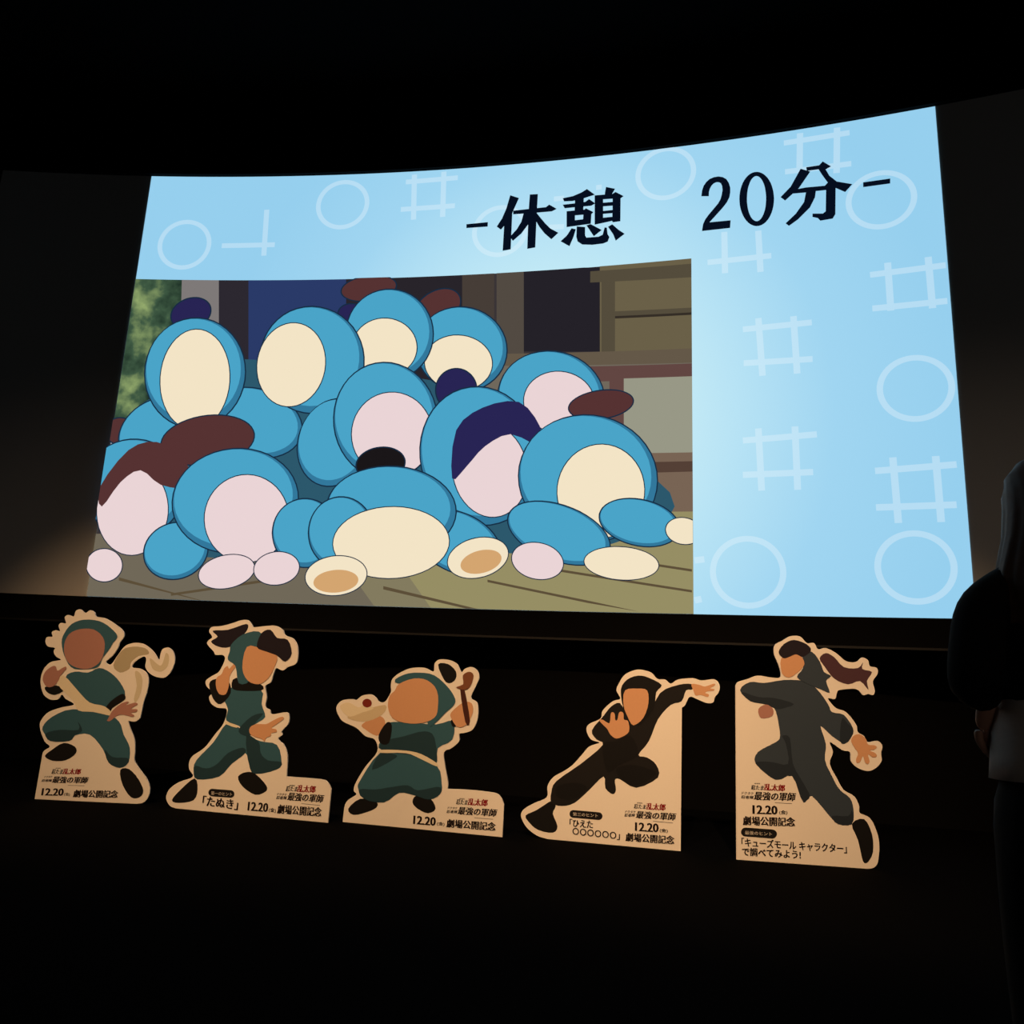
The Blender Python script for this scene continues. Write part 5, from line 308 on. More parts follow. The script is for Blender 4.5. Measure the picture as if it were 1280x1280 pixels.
 ('pale_disc',(234,212,214),[(-3.143,2.143),(-3.139,2.118),(-3.14,2.092),(-3.148,2.066),(-3.163,2.04),(-3.183,2.014),(-3.209,1.991),(-3.24,1.969),(-3.275,1.949),(-3.313,1.932),(-3.354,1.918),(-3.397,1.908),(-3.44,1.901),(-3.483,1.898),(-3.526,1.899),(-3.565,1.904),(-3.602,1.913),(-3.635,1.925),(-3.664,1.941),(-3.687,1.959),(-3.705,1.981),(-3.716,2.004),(-3.721,2.028),(-3.72,2.055),(-3.713,2.081),(-3.698,2.107),(-3.678,2.133),(-3.653,2.157),(-3.622,2.179),(-3.586,2.199),(-3.548,2.216),(-3.507,2.23),(-3.464,2.24),(-3.42,2.247),(-3.377,2.25),(-3.334,2.249),(-3.294,2.243),(-3.257,2.234),(-3.224,2.222),(-3.195,2.206),(-3.172,2.187),(-3.155,2.166)]),
 ('outline',(22,44,66),[(-2.658,2.162),(-2.655,2.136),(-2.657,2.109),(-2.664,2.083),(-2.677,2.058),(-2.695,2.034),(-2.717,2.012),(-2.743,1.993),(-2.773,1.976),(-2.806,1.963),(-2.84,1.953),(-2.877,1.947),(-2.914,1.945),(-2.95,1.947),(-2.986,1.952),(-3.02,1.962),(-3.051,1.975),(-3.079,1.991),(-3.103,2.01),(-3.122,2.032),(-3.137,2.056),(-3.146,2.081),(-3.15,2.107),(-3.148,2.134),(-3.142,2.161),(-3.129,2.186),(-3.111,2.211),(-3.089,2.233),(-3.063,2.252),(-3.032,2.269),(-3.0,2.283),(-2.965,2.292),(-2.927,2.299),(-2.891,2.301),(-2.854,2.299),(-2.818,2.293),(-2.784,2.283),(-2.753,2.27),(-2.725,2.253),(-2.701,2.234),(-2.682,2.212),(-2.668,2.187)]),
 ('pale_disc',(234,212,214),[(-2.668,2.161),(-2.665,2.136),(-2.667,2.111),(-2.674,2.086),(-2.686,2.062),(-2.704,2.039),(-2.725,2.019),(-2.75,2.001),(-2.779,1.985),(-2.81,1.972),(-2.844,1.963),(-2.879,1.957),(-2.914,1.955),(-2.949,1.956),(-2.983,1.962),(-3.015,1.97),(-3.045,1.983),(-3.072,1.998),(-3.095,2.016),(-3.113,2.036),(-3.127,2.059),(-3.136,2.083),(-3.14,2.108),(-3.138,2.133),(-3.131,2.158),(-3.119,2.182),(-3.102,2.205),(-3.081,2.226),(-3.056,2.244),(-3.026,2.261),(-2.995,2.273),(-2.961,2.283),(-2.926,2.289),(-2.89,2.291),(-2.855,2.289),(-2.821,2.283),(-2.788,2.274),(-2.759,2.262),(-2.732,2.246),(-2.709,2.228),(-2.691,2.207),(-2.677,2.184)]),
 ('outline',(22,44,66),[(1.26,2.419),(1.241,2.413),(1.216,2.409),(1.191,2.408),(1.166,2.41),(1.141,2.414),(1.116,2.422),(1.093,2.432),(1.072,2.445),(1.053,2.459),(1.036,2.476),(1.023,2.494),(1.013,2.514),(1.007,2.533),(1.004,2.554),(1.006,2.574),(1.011,2.593),(1.02,2.611),(1.032,2.628),(1.048,2.642),(1.067,2.654),(1.088,2.664),(1.11,2.671),(1.135,2.675),(1.16,2.676),(1.186,2.674),(1.211,2.669),(1.236,2.662),(1.259,2.651),(1.26,2.651)]),
 ('pale_disc',(243,228,198),[(1.26,2.429),(1.259,2.428),(1.238,2.422),(1.215,2.418),(1.191,2.417),(1.167,2.419),(1.143,2.423),(1.12,2.43),(1.098,2.44),(1.077,2.452),(1.059,2.465),(1.044,2.481),(1.031,2.498),(1.022,2.516),(1.016,2.535),(1.013,2.554),(1.015,2.572),(1.02,2.59),(1.028,2.607),(1.04,2.622),(1.054,2.635),(1.072,2.647),(1.092,2.656),(1.113,2.662),(1.137,2.666),(1.161,2.667),(1.185,2.665),(1.209,2.66),(1.232,2.653),(1.254,2.643),(1.26,2.64)]),
 ('outline',(22,44,66),[(-1.938,2.106),(-1.936,2.075),(-1.942,2.044),(-1.954,2.013),(-1.973,1.984),(-1.999,1.956),(-2.03,1.931),(-2.067,1.91),(-2.109,1.89),(-2.153,1.876),(-2.2,1.865),(-2.249,1.859),(-2.297,1.857),(-2.345,1.86),(-2.393,1.867),(-2.436,1.879),(-2.476,1.895),(-2.512,1.915),(-2.541,1.938),(-2.565,1.964),(-2.582,1.992),(-2.592,2.022),(-2.595,2.053),(-2.59,2.085),(-2.578,2.116),(-2.559,2.145),(-2.533,2.174),(-2.502,2.199),(-2.465,2.221),(-2.423,2.241),(-2.378,2.256),(-2.33,2.266),(-2.281,2.273),(-2.231,2.274),(-2.183,2.271),(-2.136,2.263),(-2.092,2.251),(-2.053,2.234),(-2.017,2.214),(-1.988,2.191),(-1.965,2.164),(-1.948,2.136)]),
 ('pale_disc',(243,228,198),[(-1.948,2.105),(-1.946,2.075),(-1.952,2.045),(-1.963,2.017),(-1.982,1.989),(-2.008,1.962),(-2.038,1.938),(-2.073,1.917),(-2.114,1.899),(-2.157,1.885),(-2.202,1.874),(-2.25,1.868),(-2.297,1.866),(-2.344,1.869),(-2.389,1.876),(-2.431,1.887),(-2.47,1.902),(-2.504,1.921),(-2.533,1.943),(-2.556,1.968),(-2.573,1.995),(-2.582,2.023),(-2.585,2.053),(-2.58,2.083),(-2.568,2.112),(-2.55,2.141),(-2.524,2.168),(-2.494,2.192),(-2.458,2.214),(-2.417,2.232),(-2.374,2.246),(-2.328,2.257),(-2.279,2.263),(-2.232,2.264),(-2.185,2.261),(-2.139,2.254),(-2.097,2.242),(-2.059,2.227),(-2.024,2.207),(-1.996,2.185),(-1.974,2.16),(-1.957,2.133)]),
 ('outline',(22,44,66),[(-0.505,2.352),(-0.5,2.322),(-0.502,2.291),(-0.51,2.26),(-0.525,2.229),(-0.547,2.198),(-0.574,2.17),(-0.606,2.144),(-0.644,2.12),(-0.685,2.1),(-0.728,2.084),(-0.774,2.072),(-0.82,2.064),(-0.866,2.061),(-0.912,2.063),(-0.954,2.069),(-0.994,2.08),(-1.03,2.095),(-1.061,2.114),(-1.086,2.137),(-1.105,2.163),(-1.118,2.191),(-1.124,2.221),(-1.122,2.253),(-1.114,2.284),(-1.099,2.316),(-1.077,2.347),(-1.05,2.376),(-1.017,2.402),(-0.979,2.426),(-0.938,2.447),(-0.894,2.463),(-0.847,2.475),(-0.8,2.482),(-0.754,2.485),(-0.708,2.483),(-0.665,2.476),(-0.626,2.465),(-0.59,2.449),(-0.56,2.429),(-0.536,2.407),(-0.517,2.38)]),
 ('pale_disc',(243,228,198),[(-0.514,2.35),(-0.509,2.321),(-0.511,2.291),(-0.519,2.262),(-0.534,2.232),(-0.556,2.203),(-0.582,2.176),(-0.613,2.151),(-0.65,2.128),(-0.689,2.109),(-0.731,2.093),(-0.776,2.082),(-0.821,2.074),(-0.865,2.071),(-0.909,2.072),(-0.951,2.078),(-0.989,2.088),(-1.024,2.103),(-1.054,2.12),(-1.078,2.142),(-1.096,2.167),(-1.109,2.193),(-1.114,2.222),(-1.112,2.252),(-1.105,2.283),(-1.09,2.313),(-1.068,2.342),(-1.042,2.37),(-1.01,2.395),(-0.973,2.419),(-0.933,2.438),(-0.89,2.453),(-0.845,2.465),(-0.8,2.473),(-0.755,2.475),(-0.71,2.473),(-0.669,2.467),(-0.631,2.456),(-0.597,2.441),(-0.567,2.423),(-0.544,2.401),(-0.526,2.376)]),
 ('outline',(22,44,66),[(0.954,2.21),(0.948,2.186),(0.934,2.163),(0.914,2.142),(0.887,2.123),(0.852,2.106),(0.813,2.092),(0.769,2.081),(0.72,2.073),(0.669,2.069),(0.617,2.069),(0.562,2.072),(0.51,2.078),(0.459,2.088),(0.411,2.102),(0.367,2.118),(0.328,2.137),(0.295,2.158),(0.269,2.181),(0.25,2.205),(0.239,2.23),(0.236,2.255),(0.241,2.279),(0.255,2.303),(0.275,2.324),(0.304,2.344),(0.339,2.361),(0.38,2.376),(0.425,2.386),(0.476,2.394),(0.527,2.398),(0.581,2.398),(0.635,2.394),(0.688,2.387),(0.738,2.376),(0.786,2.362),(0.829,2.345),(0.866,2.326),(0.898,2.305),(0.923,2.282),(0.941,2.258),(0.951,2.234)]),
 ('pale_disc',(243,228,198),[(0.945,2.21),(0.939,2.188),(0.926,2.166),(0.906,2.146),(0.88,2.129),(0.846,2.113),(0.808,2.099),(0.765,2.089),(0.717,2.082),(0.668,2.078),(0.616,2.078),(0.564,2.081),(0.512,2.087),(0.463,2.097),(0.416,2.11),(0.373,2.125),(0.335,2.143),(0.303,2.163),(0.277,2.185),(0.259,2.207),(0.248,2.231),(0.245,2.254),(0.25,2.277),(0.263,2.299),(0.284,2.32),(0.311,2.338),(0.346,2.355),(0.385,2.368),(0.43,2.378),(0.478,2.385),(0.529,2.389),(0.581,2.388),(0.634,2.385),(0.685,2.378),(0.734,2.368),(0.781,2.354),(0.823,2.339),(0.859,2.32),(0.891,2.3),(0.915,2.279),(0.932,2.256),(0.942,2.233)]),
 ('outline',(22,44,66),[(0.046,2.197),(0.038,2.171),(0.025,2.146),(0.007,2.124),(-0.017,2.105),(-0.045,2.089),(-0.076,2.077),(-0.11,2.068),(-0.148,2.063),(-0.186,2.062),(-0.224,2.066),(-0.264,2.073),(-0.301,2.084),(-0.337,2.099),(-0.37,2.118),(-0.4,2.139),(-0.425,2.163),(-0.446,2.189),(-0.462,2.216),(-0.472,2.244),(-0.476,2.272),(-0.474,2.3),(-0.467,2.326),(-0.453,2.351),(-0.435,2.374),(-0.411,2.393),(-0.382,2.41),(-0.35,2.422),(-0.315,2.431),(-0.277,2.436),(-0.239,2.436),(-0.2,2.432),(-0.16,2.424),(-0.123,2.412),(-0.087,2.397),(-0.054,2.378),(-0.025,2.356),(-0.0,2.332),(0.02,2.306),(0.035,2.279),(0.044,2.252),(0.048,2.224)]),
 ('pale_disc',(234,212,214),[(0.037,2.198),(0.029,2.174),(0.016,2.151),(-0.001,2.13),(-0.024,2.112),(-0.051,2.097),(-0.081,2.085),(-0.114,2.077),(-0.15,2.072),(-0.186,2.072),(-0.223,2.075),(-0.261,2.082),(-0.297,2.093),(-0.332,2.107),(-0.364,2.125),(-0.393,2.145),(-0.417,2.168),(-0.437,2.193),(-0.452,2.218),(-0.462,2.245),(-0.466,2.272),(-0.465,2.298),(-0.457,2.323),(-0.444,2.347),(-0.427,2.368),(-0.404,2.386),(-0.376,2.402),(-0.346,2.414),(-0.312,2.422),(-0.275,2.426),(-0.238,2.426),(-0.201,2.423),(-0.163,2.415),(-0.126,2.404),(-0.092,2.389),(-0.06,2.371),(-0.032,2.35),(-0.008,2.327),(0.011,2.302),(0.026,2.277),(0.035,2.251),(0.039,2.224)]),
 ('pale_patch',(212,165,112),[(-2.026,2.033),(-2.026,2.016),(-2.031,1.998),(-2.04,1.981),(-2.055,1.965),(-2.075,1.949),(-2.098,1.935),(-2.125,1.922),(-2.155,1.911),(-2.188,1.903),(-2.221,1.896),(-2.257,1.892),(-2.291,1.891),(-2.325,1.892),(-2.359,1.896),(-2.389,1.902),(-2.417,1.911),(-2.441,1.922),(-2.461,1.934),(-2.477,1.949),(-2.488,1.964),(-2.494,1.981),(-2.494,1.998),(-2.489,2.016),(-2.48,2.033),(-2.465,2.05),(-2.445,2.066),(-2.422,2.08),(-2.395,2.093),(-2.364,2.104),(-2.332,2.112),(-2.298,2.119),(-2.262,2.123),(-2.227,2.124),(-2.193,2.123),(-2.16,2.119),(-2.129,2.112),(-2.102,2.103),(-2.078,2.092),(-2.058,2.08),(-2.042,2.065),(-2.032,2.05)]),
 ('pale_patch',(212,165,112),[(-0.573,2.286),(-0.571,2.269),(-0.573,2.251),(-0.579,2.234),(-0.59,2.216),(-0.605,2.198),(-0.624,2.181),(-0.646,2.166),(-0.671,2.151),(-0.698,2.139),(-0.727,2.129),(-0.758,2.121),(-0.788,2.115),(-0.819,2.112),(-0.848,2.112),(-0.876,2.114),(-0.902,2.12),(-0.925,2.127),(-0.944,2.137),(-0.96,2.149),(-0.972,2.163),(-0.979,2.179),(-0.982,2.196),(-0.98,2.213),(-0.974,2.231),(-0.963,2.249),(-0.947,2.267),(-0.929,2.284),(-0.906,2.3),(-0.881,2.314),(-0.853,2.327),(-0.824,2.337),(-0.793,2.345),(-0.763,2.351),(-0.732,2.353),(-0.702,2.353),(-0.675,2.351),(-0.649,2.346),(-0.626,2.338),(-0.607,2.328),(-0.592,2.315),(-0.58,2.301)])]
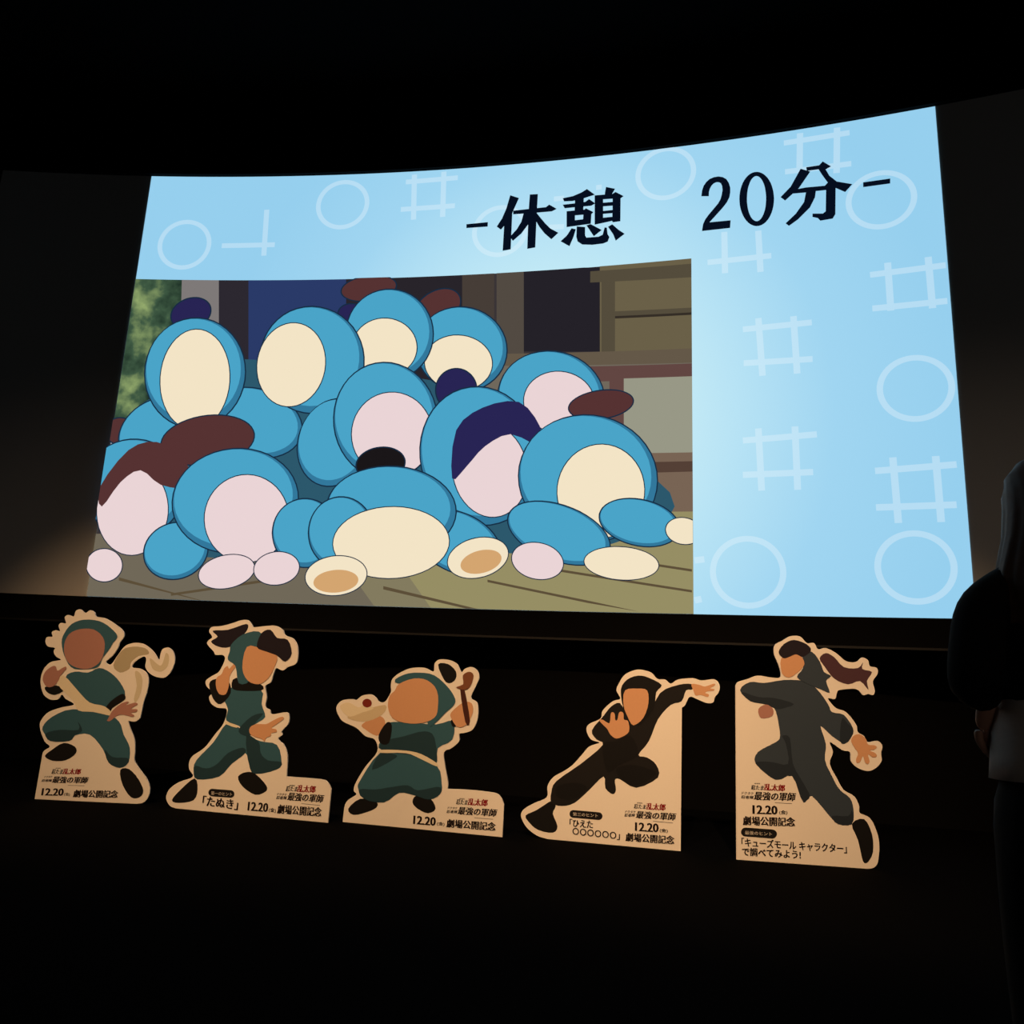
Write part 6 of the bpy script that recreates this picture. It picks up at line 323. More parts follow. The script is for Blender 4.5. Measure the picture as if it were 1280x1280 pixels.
STANDEES = [
 {'base': [-5.196,5.778],'yaw': 0.2037,'width': 0.844,'outline': [(0.0,0.001),(0.005,0.317),(0.005,0.333),(0.005,0.348),(0.006,0.364),(0.011,0.377),(0.021,0.388),(0.036,0.398),(0.05,0.407),(0.056,0.416),(0.051,0.425),(0.039,0.433),(0.024,0.441),(0.011,0.452),(0.0,0.465),(-0.009,0.479),(-0.019,0.495),(-0.027,0.51),(-0.036,0.527),(-0.044,0.544),(-0.05,0.561),(-0.054,0.577),(-0.056,0.591),(-0.056,0.604),(-0.053,0.617),(-0.047,0.63),(-0.039,0.646),(-0.029,0.662),(-0.015,0.679),(0.002,0.693),(0.025,0.706),(0.051,0.717),(0.08,0.727),(0.107,0.736),(0.136,0.743),(0.167,0.749),(0.193,0.755),(0.205,0.763),(0.197,0.773),(0.175,0.784),(0.148,0.795),(0.127,0.805),(0.115,0.816),(0.105,0.827),(0.098,0.835),(0.09,0.838),(0.084,0.832),(0.079,0.821),(0.073,0.809),(0.064,0.8),(0.051,0.795),(0.035,0.792),(0.018,0.792),(0.002,0.794),(-0.014,0.799),(-0.031,0.807),(-0.046,0.817),(-0.06,0.828),(-0.07,0.841),(-0.079,0.857),(-0.087,0.873),(-0.094,0.888),(-0.099,0.904),(-0.104,0.919),(-0.108,0.934),(-0.11,0.95),(-0.111,0.965),(-0.111,0.981),(-0.109,0.997),(-0.106,1.012),(-0.102,1.026),(-0.097,1.041),(-0.091,1.055),(-0.083,1.067),(-0.075,1.078),(-0.066,1.088),(-0.055,1.097),(-0.041,1.105),(-0.022,1.111),(0.003,1.115),(0.024,1.119),(0.036,1.124),(0.033,1.129),(0.021,1.135),(0.005,1.141),(-0.008,1.148),(-0.017,1.158),(-0.026,1.168),(-0.033,1.179),(-0.037,1.189),(-0.037,1.199),(-0.033,1.207),(-0.03,1.215),(-0.033,1.221),(-0.044,1.224),(-0.062,1.225),(-0.08,1.227),(-0.094,1.231),(-0.105,1.24),(-0.113,1.251),(-0.119,1.263),(-0.122,1.274),(-0.123,1.284),(-0.122,1.294),(-0.118,1.303),(-0.112,1.309),(-0.102,1.312),(-0.088,1.312),(-0.075,1.312),(-0.068,1.314),(-0.068,1.322),(-0.073,1.331),(-0.079,1.342),(-0.08,1.35),(-0.075,1.357),(-0.068,1.362),(-0.058,1.366),(-0.049,1.369),(-0.039,1.368),(-0.027,1.365),(-0.017,1.363),(-0.011,1.364),(-0.013,1.372),(-0.02,1.384),(-0.027,1.397),(-0.031,1.408),(-0.03,1.416),(-0.026,1.423),(-0.021,1.429),(-0.014,1.433),(-0.003,1.433),(0.01,1.431),(0.023,1.43),(0.03,1.433),(0.028,1.442),(0.021,1.456),(0.014,1.47),(0.011,1.481),(0.014,1.49),(0.021,1.496),(0.03,1.501),(0.04,1.503),(0.051,1.502),(0.064,1.496),(0.077,1.492),(0.087,1.493),(0.092,1.501),(0.093,1.515),(0.095,1.53),(0.099,1.541),(0.106,1.548),(0.116,1.552),(0.127,1.554),(0.137,1.554),(0.149,1.548),(0.161,1.539),(0.173,1.53),(0.184,1.525),(0.193,1.529),(0.202,1.537),(0.21,1.546),(0.219,1.551),(0.23,1.55),(0.242,1.547),(0.253,1.541),(0.262,1.535),(0.268,1.527),(0.27,1.517),(0.274,1.508),(0.282,1.5),(0.297,1.496),(0.317,1.494),(0.338,1.492),(0.359,1.488),(0.378,1.481),(0.397,1.472),(0.417,1.462),(0.437,1.451),(0.46,1.437),(0.486,1.422),(0.509,1.406),(0.527,1.391),(0.537,1.379),(0.543,1.367),(0.545,1.356),(0.545,1.344),(0.541,1.331),(0.533,1.318),(0.524,1.304),(0.517,1.291),(0.513,1.278),(0.512,1.266),(0.509,1.254),(0.505,1.24),(0.498,1.225),(0.49,1.208),(0.48,1.191),(0.47,1.176),(0.456,1.161),(0.44,1.147),(0.427,1.134),(0.421,1.124),(0.426,1.114),(0.438,1.106),(0.453,1.101),(0.467,1.104),(0.479,1.117),(0.492,1.139),(0.504,1.163),(0.516,1.186),(0.527,1.205),(0.538,1.225),(0.549,1.243),(0.562,1.258),(0.577,1.27),(0.594,1.278),(0.612,1.285),(0.63,1.289),(0.649,1.292),(0.67,1.293),(0.691,1.291),(0.711,1.288),(0.729,1.281),(0.747,1.272),(0.764,1.262),(0.78,1.251),(0.794,1.241),(0.807,1.23),(0.82,1.218),(0.831,1.206),(0.842,1.192),(0.853,1.176),(0.863,1.163),(0.87,1.158),(0.874,1.166),(0.875,1.182),(0.876,1.201),(0.878,1.216),(0.88,1.227),(0.883,1.237),(0.886,1.245),(0.892,1.251),(0.902,1.257),(0.914,1.261),(0.927,1.264),(0.939,1.263),(0.951,1.258),(0.963,1.251),(0.974,1.241),(0.984,1.228),(0.992,1.214),(0.999,1.197),(1.004,1.178),(1.006,1.159),(1.005,1.138),(1.001,1.115),(0.996,1.092),(0.988,1.073),(0.979,1.055),(0.967,1.039),(0.954,1.026),(0.94,1.016),(0.925,1.011),(0.909,1.01),(0.893,1.011),(0.877,1.014),(0.859,1.018),(0.842,1.024),(0.824,1.032),(0.809,1.042),(0.795,1.053),(0.781,1.066),(0.77,1.08),(0.762,1.094),(0.759,1.11),(0.76,1.127),(0.762,1.144),(0.761,1.157),(0.757,1.167),(0.752,1.174),(0.744,1.179),(0.734,1.179),(0.719,1.173),(0.7,1.161),(0.682,1.147),(0.668,1.134),(0.658,1.121),(0.651,1.108),(0.648,1.096),(0.651,1.087),(0.661,1.083),(0.678,1.082),(0.698,1.082),(0.716,1.08),(0.732,1.074),(0.748,1.067),(0.763,1.059),(0.776,1.048),(0.786,1.036),(0.794,1.022),(0.801,1.006),(0.805,0.987),(0.808,0.966),(0.808,0.942),(0.807,0.918),(0.805,0.895),(0.802,0.875),(0.798,0.856),(0.793,0.838),(0.789,0.818),(0.786,0.795),(0.785,0.77),(0.783,0.746),(0.781,0.726),(0.78,0.709),(0.779,0.695),(0.777,0.683),(0.773,0.672),(0.765,0.663),(0.754,0.655),(0.741,0.649),(0.729,0.645),(0.716,0.645),(0.701,0.648),(0.688,0.65),(0.682,0.646),(0.685,0.633),(0.694,0.613),(0.705,0.592),(0.716,0.572),(0.726,0.554),(0.737,0.536),(0.747,0.518),(0.755,0.498),(0.761,0.477),(0.765,0.454),(0.768,0.431),(0.771,0.409),(0.772,0.389),(0.772,0.371),(0.773,0.353),(0.778,0.335),(0.787,0.319),(0.8,0.303),(0.814,0.287),(0.829,0.271),(0.847,0.252),(0.867,0.232),(0.886,0.212),(0.902,0.193),(0.914,0.174),(0.924,0.156),(0.931,0.138),(0.936,0.121),(0.937,0.103),(0.937,0.086),(0.934,0.069),(0.929,0.055),(0.923,0.042),(0.916,0.03),(0.907,0.021),(0.896,0.013),(0.885,0.007),(0.871,0.005),(0.858,0.003),(0.844,0.0)],'prints': [('scarf_print',(176,166,140),[(0.489,1.099),(0.497,1.138),(0.518,1.186),(0.543,1.223),(0.57,1.243),(0.601,1.253),(0.634,1.258),(0.671,1.26),(0.709,1.257),(0.74,1.25),(0.762,1.237),(0.777,1.219),(0.778,1.204),(0.758,1.196),(0.724,1.191),(0.693,1.182),(0.671,1.166),(0.651,1.147),(0.637,1.128),(0.633,1.109),(0.635,1.09),(0.629,1.073),(0.608,1.057),(0.58,1.043),(0.554,1.039),(0.527,1.05),(0.501,1.07)]),('scarf_print',(205,196,172),[(0.791,1.17),(0.814,1.159),(0.85,1.13),(0.879,1.112),(0.894,1.112),(0.901,1.123),(0.907,1.139),(0.912,1.166),(0.916,1.198),(0.921,1.218),(0.931,1.218),(0.944,1.206),(0.952,1.188),(0.956,1.164),(0.956,1.136),(0.951,1.11),(0.939,1.089),(0.922,1.071),(0.902,1.061),(0.878,1.06),(0.85,1.067),(0.827,1.081),(0.808,1.111),(0.793,1.149)]),('scarf_print',(205,196,172),[(0.68,1.052),(0.688,1.061),(0.705,1.056),(0.72,1.046),(0.733,1.032),(0.745,1.011),(0.753,0.985),(0.756,0.952),(0.756,0.913),(0.752,0.877),(0.744,0.845),(0.733,0.816),(0.723,0.8),(0.715,0.799),(0.708,0.81),(0.703,0.829),(0.705,0.859),(0.711,0.898),(0.712,0.937),(0.701,0.979),(0.686,1.022)]),('shoe_print',(11,11,14),[(0.029,0.341),(0.037,0.357),(0.058,0.376),(0.083,0.395),(0.109,0.417),(0.138,0.438),(0.168,0.451),(0.203,0.449),(0.239,0.439),(0.267,0.425),(0.281,0.41),(0.287,0.392),(0.283,0.374),(0.265,0.352),(0.237,0.33),(0.206,0.314),(0.171,0.306),(0.132,0.304),(0.097,0.306),(0.067,0.314),(0.041,0.326)]),('shoe_print',(11,11,14),[(0.671,0.257),(0.686,0.271),(0.714,0.274),(0.744,0.267),(0.774,0.248),(0.806,0.219),(0.833,0.19),(0.855,0.16),(0.874,0.13),(0.884,0.104),(0.883,0.082),(0.874,0.064),(0.86,0.052),(0.841,0.044),(0.817,0.041),(0.791,0.049),(0.762,0.071),(0.733,0.105),(0.708,0.14),(0.688,0.181),(0.673,0.225)]),('trousers_print',(50,92,110),[(-0.028,0.571),(-0.016,0.598),(0.007,0.628),(0.04,0.657),(0.083,0.684),(0.137,0.71),(0.204,0.724),(0.292,0.724),(0.393,0.712),(0.477,0.698),(0.533,0.683),(0.572,0.666),(0.604,0.642),(0.627,0.612),(0.642,0.575),(0.658,0.539),(0.682,0.506),(0.706,0.472),(0.724,0.437),(0.733,0.396),(0.735,0.353),(0.729,0.318),(0.714,0.295),(0.692,0.28),(0.665,0.274),(0.633,0.278),(0.598,0.291),(0.566,0.311),(0.545,0.34),(0.528,0.376),(0.504,0.413),(0.466,0.455),(0.421,0.498),(0.376,0.527),(0.332,0.534),(0.287,0.526),(0.252,0.515),(0.237,0.5),(0.231,0.482),(0.213,0.468),(0.165,0.461),(0.105,0.458),(0.056,0.461),(0.029,0.473),(0.014,0.492),(0.001,0.512),(-0.014,0.53),(-0.027,0.549)]),('fold_print',(30,58,70),[(0.007,0.519),(0.031,0.534),(0.073,0.546),(0.12,0.554),(0.175,0.556),(0.236,0.555),(0.277,0.561),(0.281,0.584),(0.266,0.614),(0.258,0.628),(0.274,0.613),(0.298,0.582),(0.309,0.555),(0.298,0.539),(0.274,0.527),(0.252,0.515),(0.242,0.498),(0.234,0.481),(0.213,0.468),(0.165,0.46),(0.105,0.457),(0.056,0.461),(0.026,0.477),(0.008,0.499)]),('fold_print',(30,58,70),[(0.519,0.413),(0.532,0.404),(0.558,0.378),(0.59,0.357),(0.632,0.353),(0.68,0.356),(0.716,0.355),(0.731,0.345),(0.734,0.332),(0.729,0.318),(0.715,0.301),(0.692,0.283),(0.665,0.274),(0.633,0.278),(0.596,0.291),(0.566,0.311),(0.542,0.346),(0.524,0.389)]),('tunic_print',(50,92,110),[(0.1,0.974),(0.109,1.004),(0.138,1.021),(0.171,1.031),(0.206,1.033),(0.246,1.028),(0.284,1.028),(0.315,1.041),(0.343,1.06),(0.373,1.07),(0.406,1.066),(0.441,1.053),(0.474,1.036),(0.506,1.015),(0.537,0.99),(0.565,0.962),(0.593,0.928),(0.618,0.89),(0.625,0.857),(0.602,0.833),(0.562,0.813),(0.526,0.791),(0.511,0.763),(0.502,0.733),(0.475,0.713),(0.412,0.706),(0.331,0.709),(0.268,0.72),(0.239,0.735),(0.226,0.758),(0.208,0.793),(0.169,0.85),(0.125,0.919)]),('cuff_print',(11,11,14),[(0.478,0.744),(0.485,0.766),(0.502,0.791),(0.523,0.814),(0.549,0.837),(0.579,0.857),(0.603,0.867),(0.62,0.86),(0.632,0.844),(0.63,0.823),(0.603,0.799),(0.563,0.771),(0.533,0.746),(0.525,0.725),(0.527,0.707),(0.524,0.7),(0.508,0.707),(0.488,0.724)]),('cuff_print',(11,11,14),[(-0.062,0.893),(-0.041,0.903),(-0.004,0.91),(0.03,0.912),(0.062,0.906),(0.092,0.894),(0.107,0.881),(0.096,0.866),(0.069,0.848),(0.042,0.837),(0.02,0.834),(-0.003,0.838),(-0.023,0.845),(-0.043,0.859),(-0.06,0.878)]),('sash_print',(225,215,190),[(0.035,0.932),(0.031,0.966),(0.05,0.992),(0.081,0.996),(0.124,0.967),(0.178,0.917),(0.228,0.871),(0.266,0.837),(0.301,0.807),(0.337,0.784),(0.381,0.772),(0.427,0.768),(0.468,0.758),(0.508,0.734),(0.543,0.705),(0.55,0.686),(0.51,0.687),(0.443,0.699),(0.38,0.709),(0.332,0.71),(0.288,0.709),(0.252,0.716),(0.231,0.734),(0.217,0.76),(0.193,0.793),(0.14,0.837),(0.076,0.889)]),('hand_print',(168,122,112),[(0.513,0.666),(0.519,0.682),(0.526,0.703),(0.536,0.723),(0.553,0.743),(0.572,0.763),(0.592,0.779),(0.61,0.791),(0.628,0.799),(0.643,0.804),(0.655,0.806),(0.664,0.804),(0.668,0.8),(0.659,0.792),(0.646,0.78),(0.643,0.775),(0.662,0.781),(0.691,0.792),(0.715,0.799),(0.73,0.798),(0.74,0.793),(0.741,0.785),(0.726,0.774),(0.703,0.76),(0.691,0.749),(0.703,0.746),(0.726,0.747),(0.744,0.746),(0.748,0.739),(0.745,0.731),(0.739,0.724),(0.725,0.72),(0.706,0.718),(0.696,0.715),(0.703,0.709),(0.717,0.702),(0.727,0.696),(0.726,0.69),(0.72,0.685),(0.708,0.683),(0.687,0.687),(0.66,0.693),(0.635,0.697),(0.616,0.697),(0.598,0.694),(0.581,0.687),(0.564,0.673),(0.547,0.655),(0.532,0.643),(0.52,0.639),(0.51,0.641),(0.504,0.644),(0.504,0.649),(0.508,0.655)]),('hand_print',(168,122,112),[(-0.088,0.95),(-0.091,0.972),(-0.088,0.994),(-0.082,1.013),(-0.074,1.027),(-0.064,1.038),(-0.053,1.048),(-0.042,1.057),(-0.03,1.065),(-0.019,1.07),(-0.01,1.072),(-0.002,1.07),(0.005,1.066),(0.011,1.055),(0.017,1.041),(0.023,1.033),(0.033,1.035),(0.044,1.044),(0.055,1.053),(0.067,1.06),(0.079,1.067),(0.088,1.07),(0.094,1.067),(0.096,1.061),(0.094,1.051),(0.084,1.035),(0.069,1.014),(0.057,0.995),(0.052,0.981),(0.051,0.969),(0.047,0.956),(0.039,0.939),(0.028,0.922),(0.015,0.908),(-0.003,0.899),(-0.024,0.894),(-0.044,0.897),(-0.061,0.909),(-0.077,0.929)]),('hood_print',(50,92,110),[(0.021,1.267),(0.019,1.296),(0.023,1.321),(0.032,1.347),(0.045,1.376),(0.062,1.404),(0.084,1.429),(0.112,1.446),(0.146,1.46),(0.183,1.468),(0.225,1.471),(0.271,1.469),(0.314,1.462),(0.352,1.449),(0.387,1.431),(0.419,1.41),(0.449,1.388),(0.475,1.365),(0.49,1.342),(0.488,1.323),(0.475,1.304),(0.461,1.286),(0.452,1.265),(0.442,1.243),(0.431,1.221),(0.418,1.201),(0.405,1.18),(0.392,1.157),(0.383,1.129),(0.375,1.098),(0.356,1.074),(0.32,1.062),(0.275,1.056),(0.232,1.054),(0.196,1.053),(0.163,1.056),(0.133,1.068),(0.106,1.092),(0.083,1.125),(0.062,1.159),(0.044,1.195),(0.03,1.233)]),('head_print',(168,122,112),[(0.047,1.253),(0.05,1.284),(0.059,1.315),(0.074,1.341),(0.098,1.361),(0.129,1.377),(0.163,1.387),(0.2,1.393),(0.24,1.394),(0.276,1.389),(0.31,1.375),(0.342,1.354),(0.366,1.329),(0.382,1.301),(0.392,1.269),(0.396,1.236),(0.396,1.201),(0.391,1.165),(0.38,1.133),(0.361,1.106),(0.337,1.084),(0.309,1.068),(0.28,1.059),(0.247,1.057),(0.215,1.059),(0.182,1.065),(0.15,1.076),(0.121,1.091),(0.099,1.11),(0.081,1.133),(0.067,1.159),(0.056,1.189),(0.049,1.221)])],'texts': [('劇場版',(0.132,0.244),(0.176,0.246),0.0082,(34,22,20),0.3,0),('忍たま',(0.104,0.202),(0.197,0.204),0.0377,(34,22,20),0.9,0.12),('乱太郎',(0.195,0.204),(0.347,0.208),0.0452,(150,22,26),1.2,0.08),('ドクタケ',(0.052,0.168),(0.116,0.173),0.0164,(34,22,20),0.4,0.2),('忍者隊',(0.033,0.138),(0.118,0.14),0.0205,(34,22,20),0.5,0.2),('最強の軍師',(0.119,0.132),(0.411,0.139),0.0532,(34,22,20),0.9,0.2),('12.20',(0.049,0.031),(0.232,0.036),0.0576,(34,22,20),0.95,0),('(金)',(0.237,0.035),(0.285,0.035),0.0284,(34,22,20),0.4,0),('劇場公開記念',(0.312,0.029),(0.681,0.038),0.0596,(34,22,20),0.9,0)],'bars': [((34,22,20),[(0.256,0.121),(0.393,0.123),(0.394,0.12),(0.256,0.118)])],'label': 'white cardboard cutout standee of a green-clad figure trailing a pale scarf,leftmost of five'},
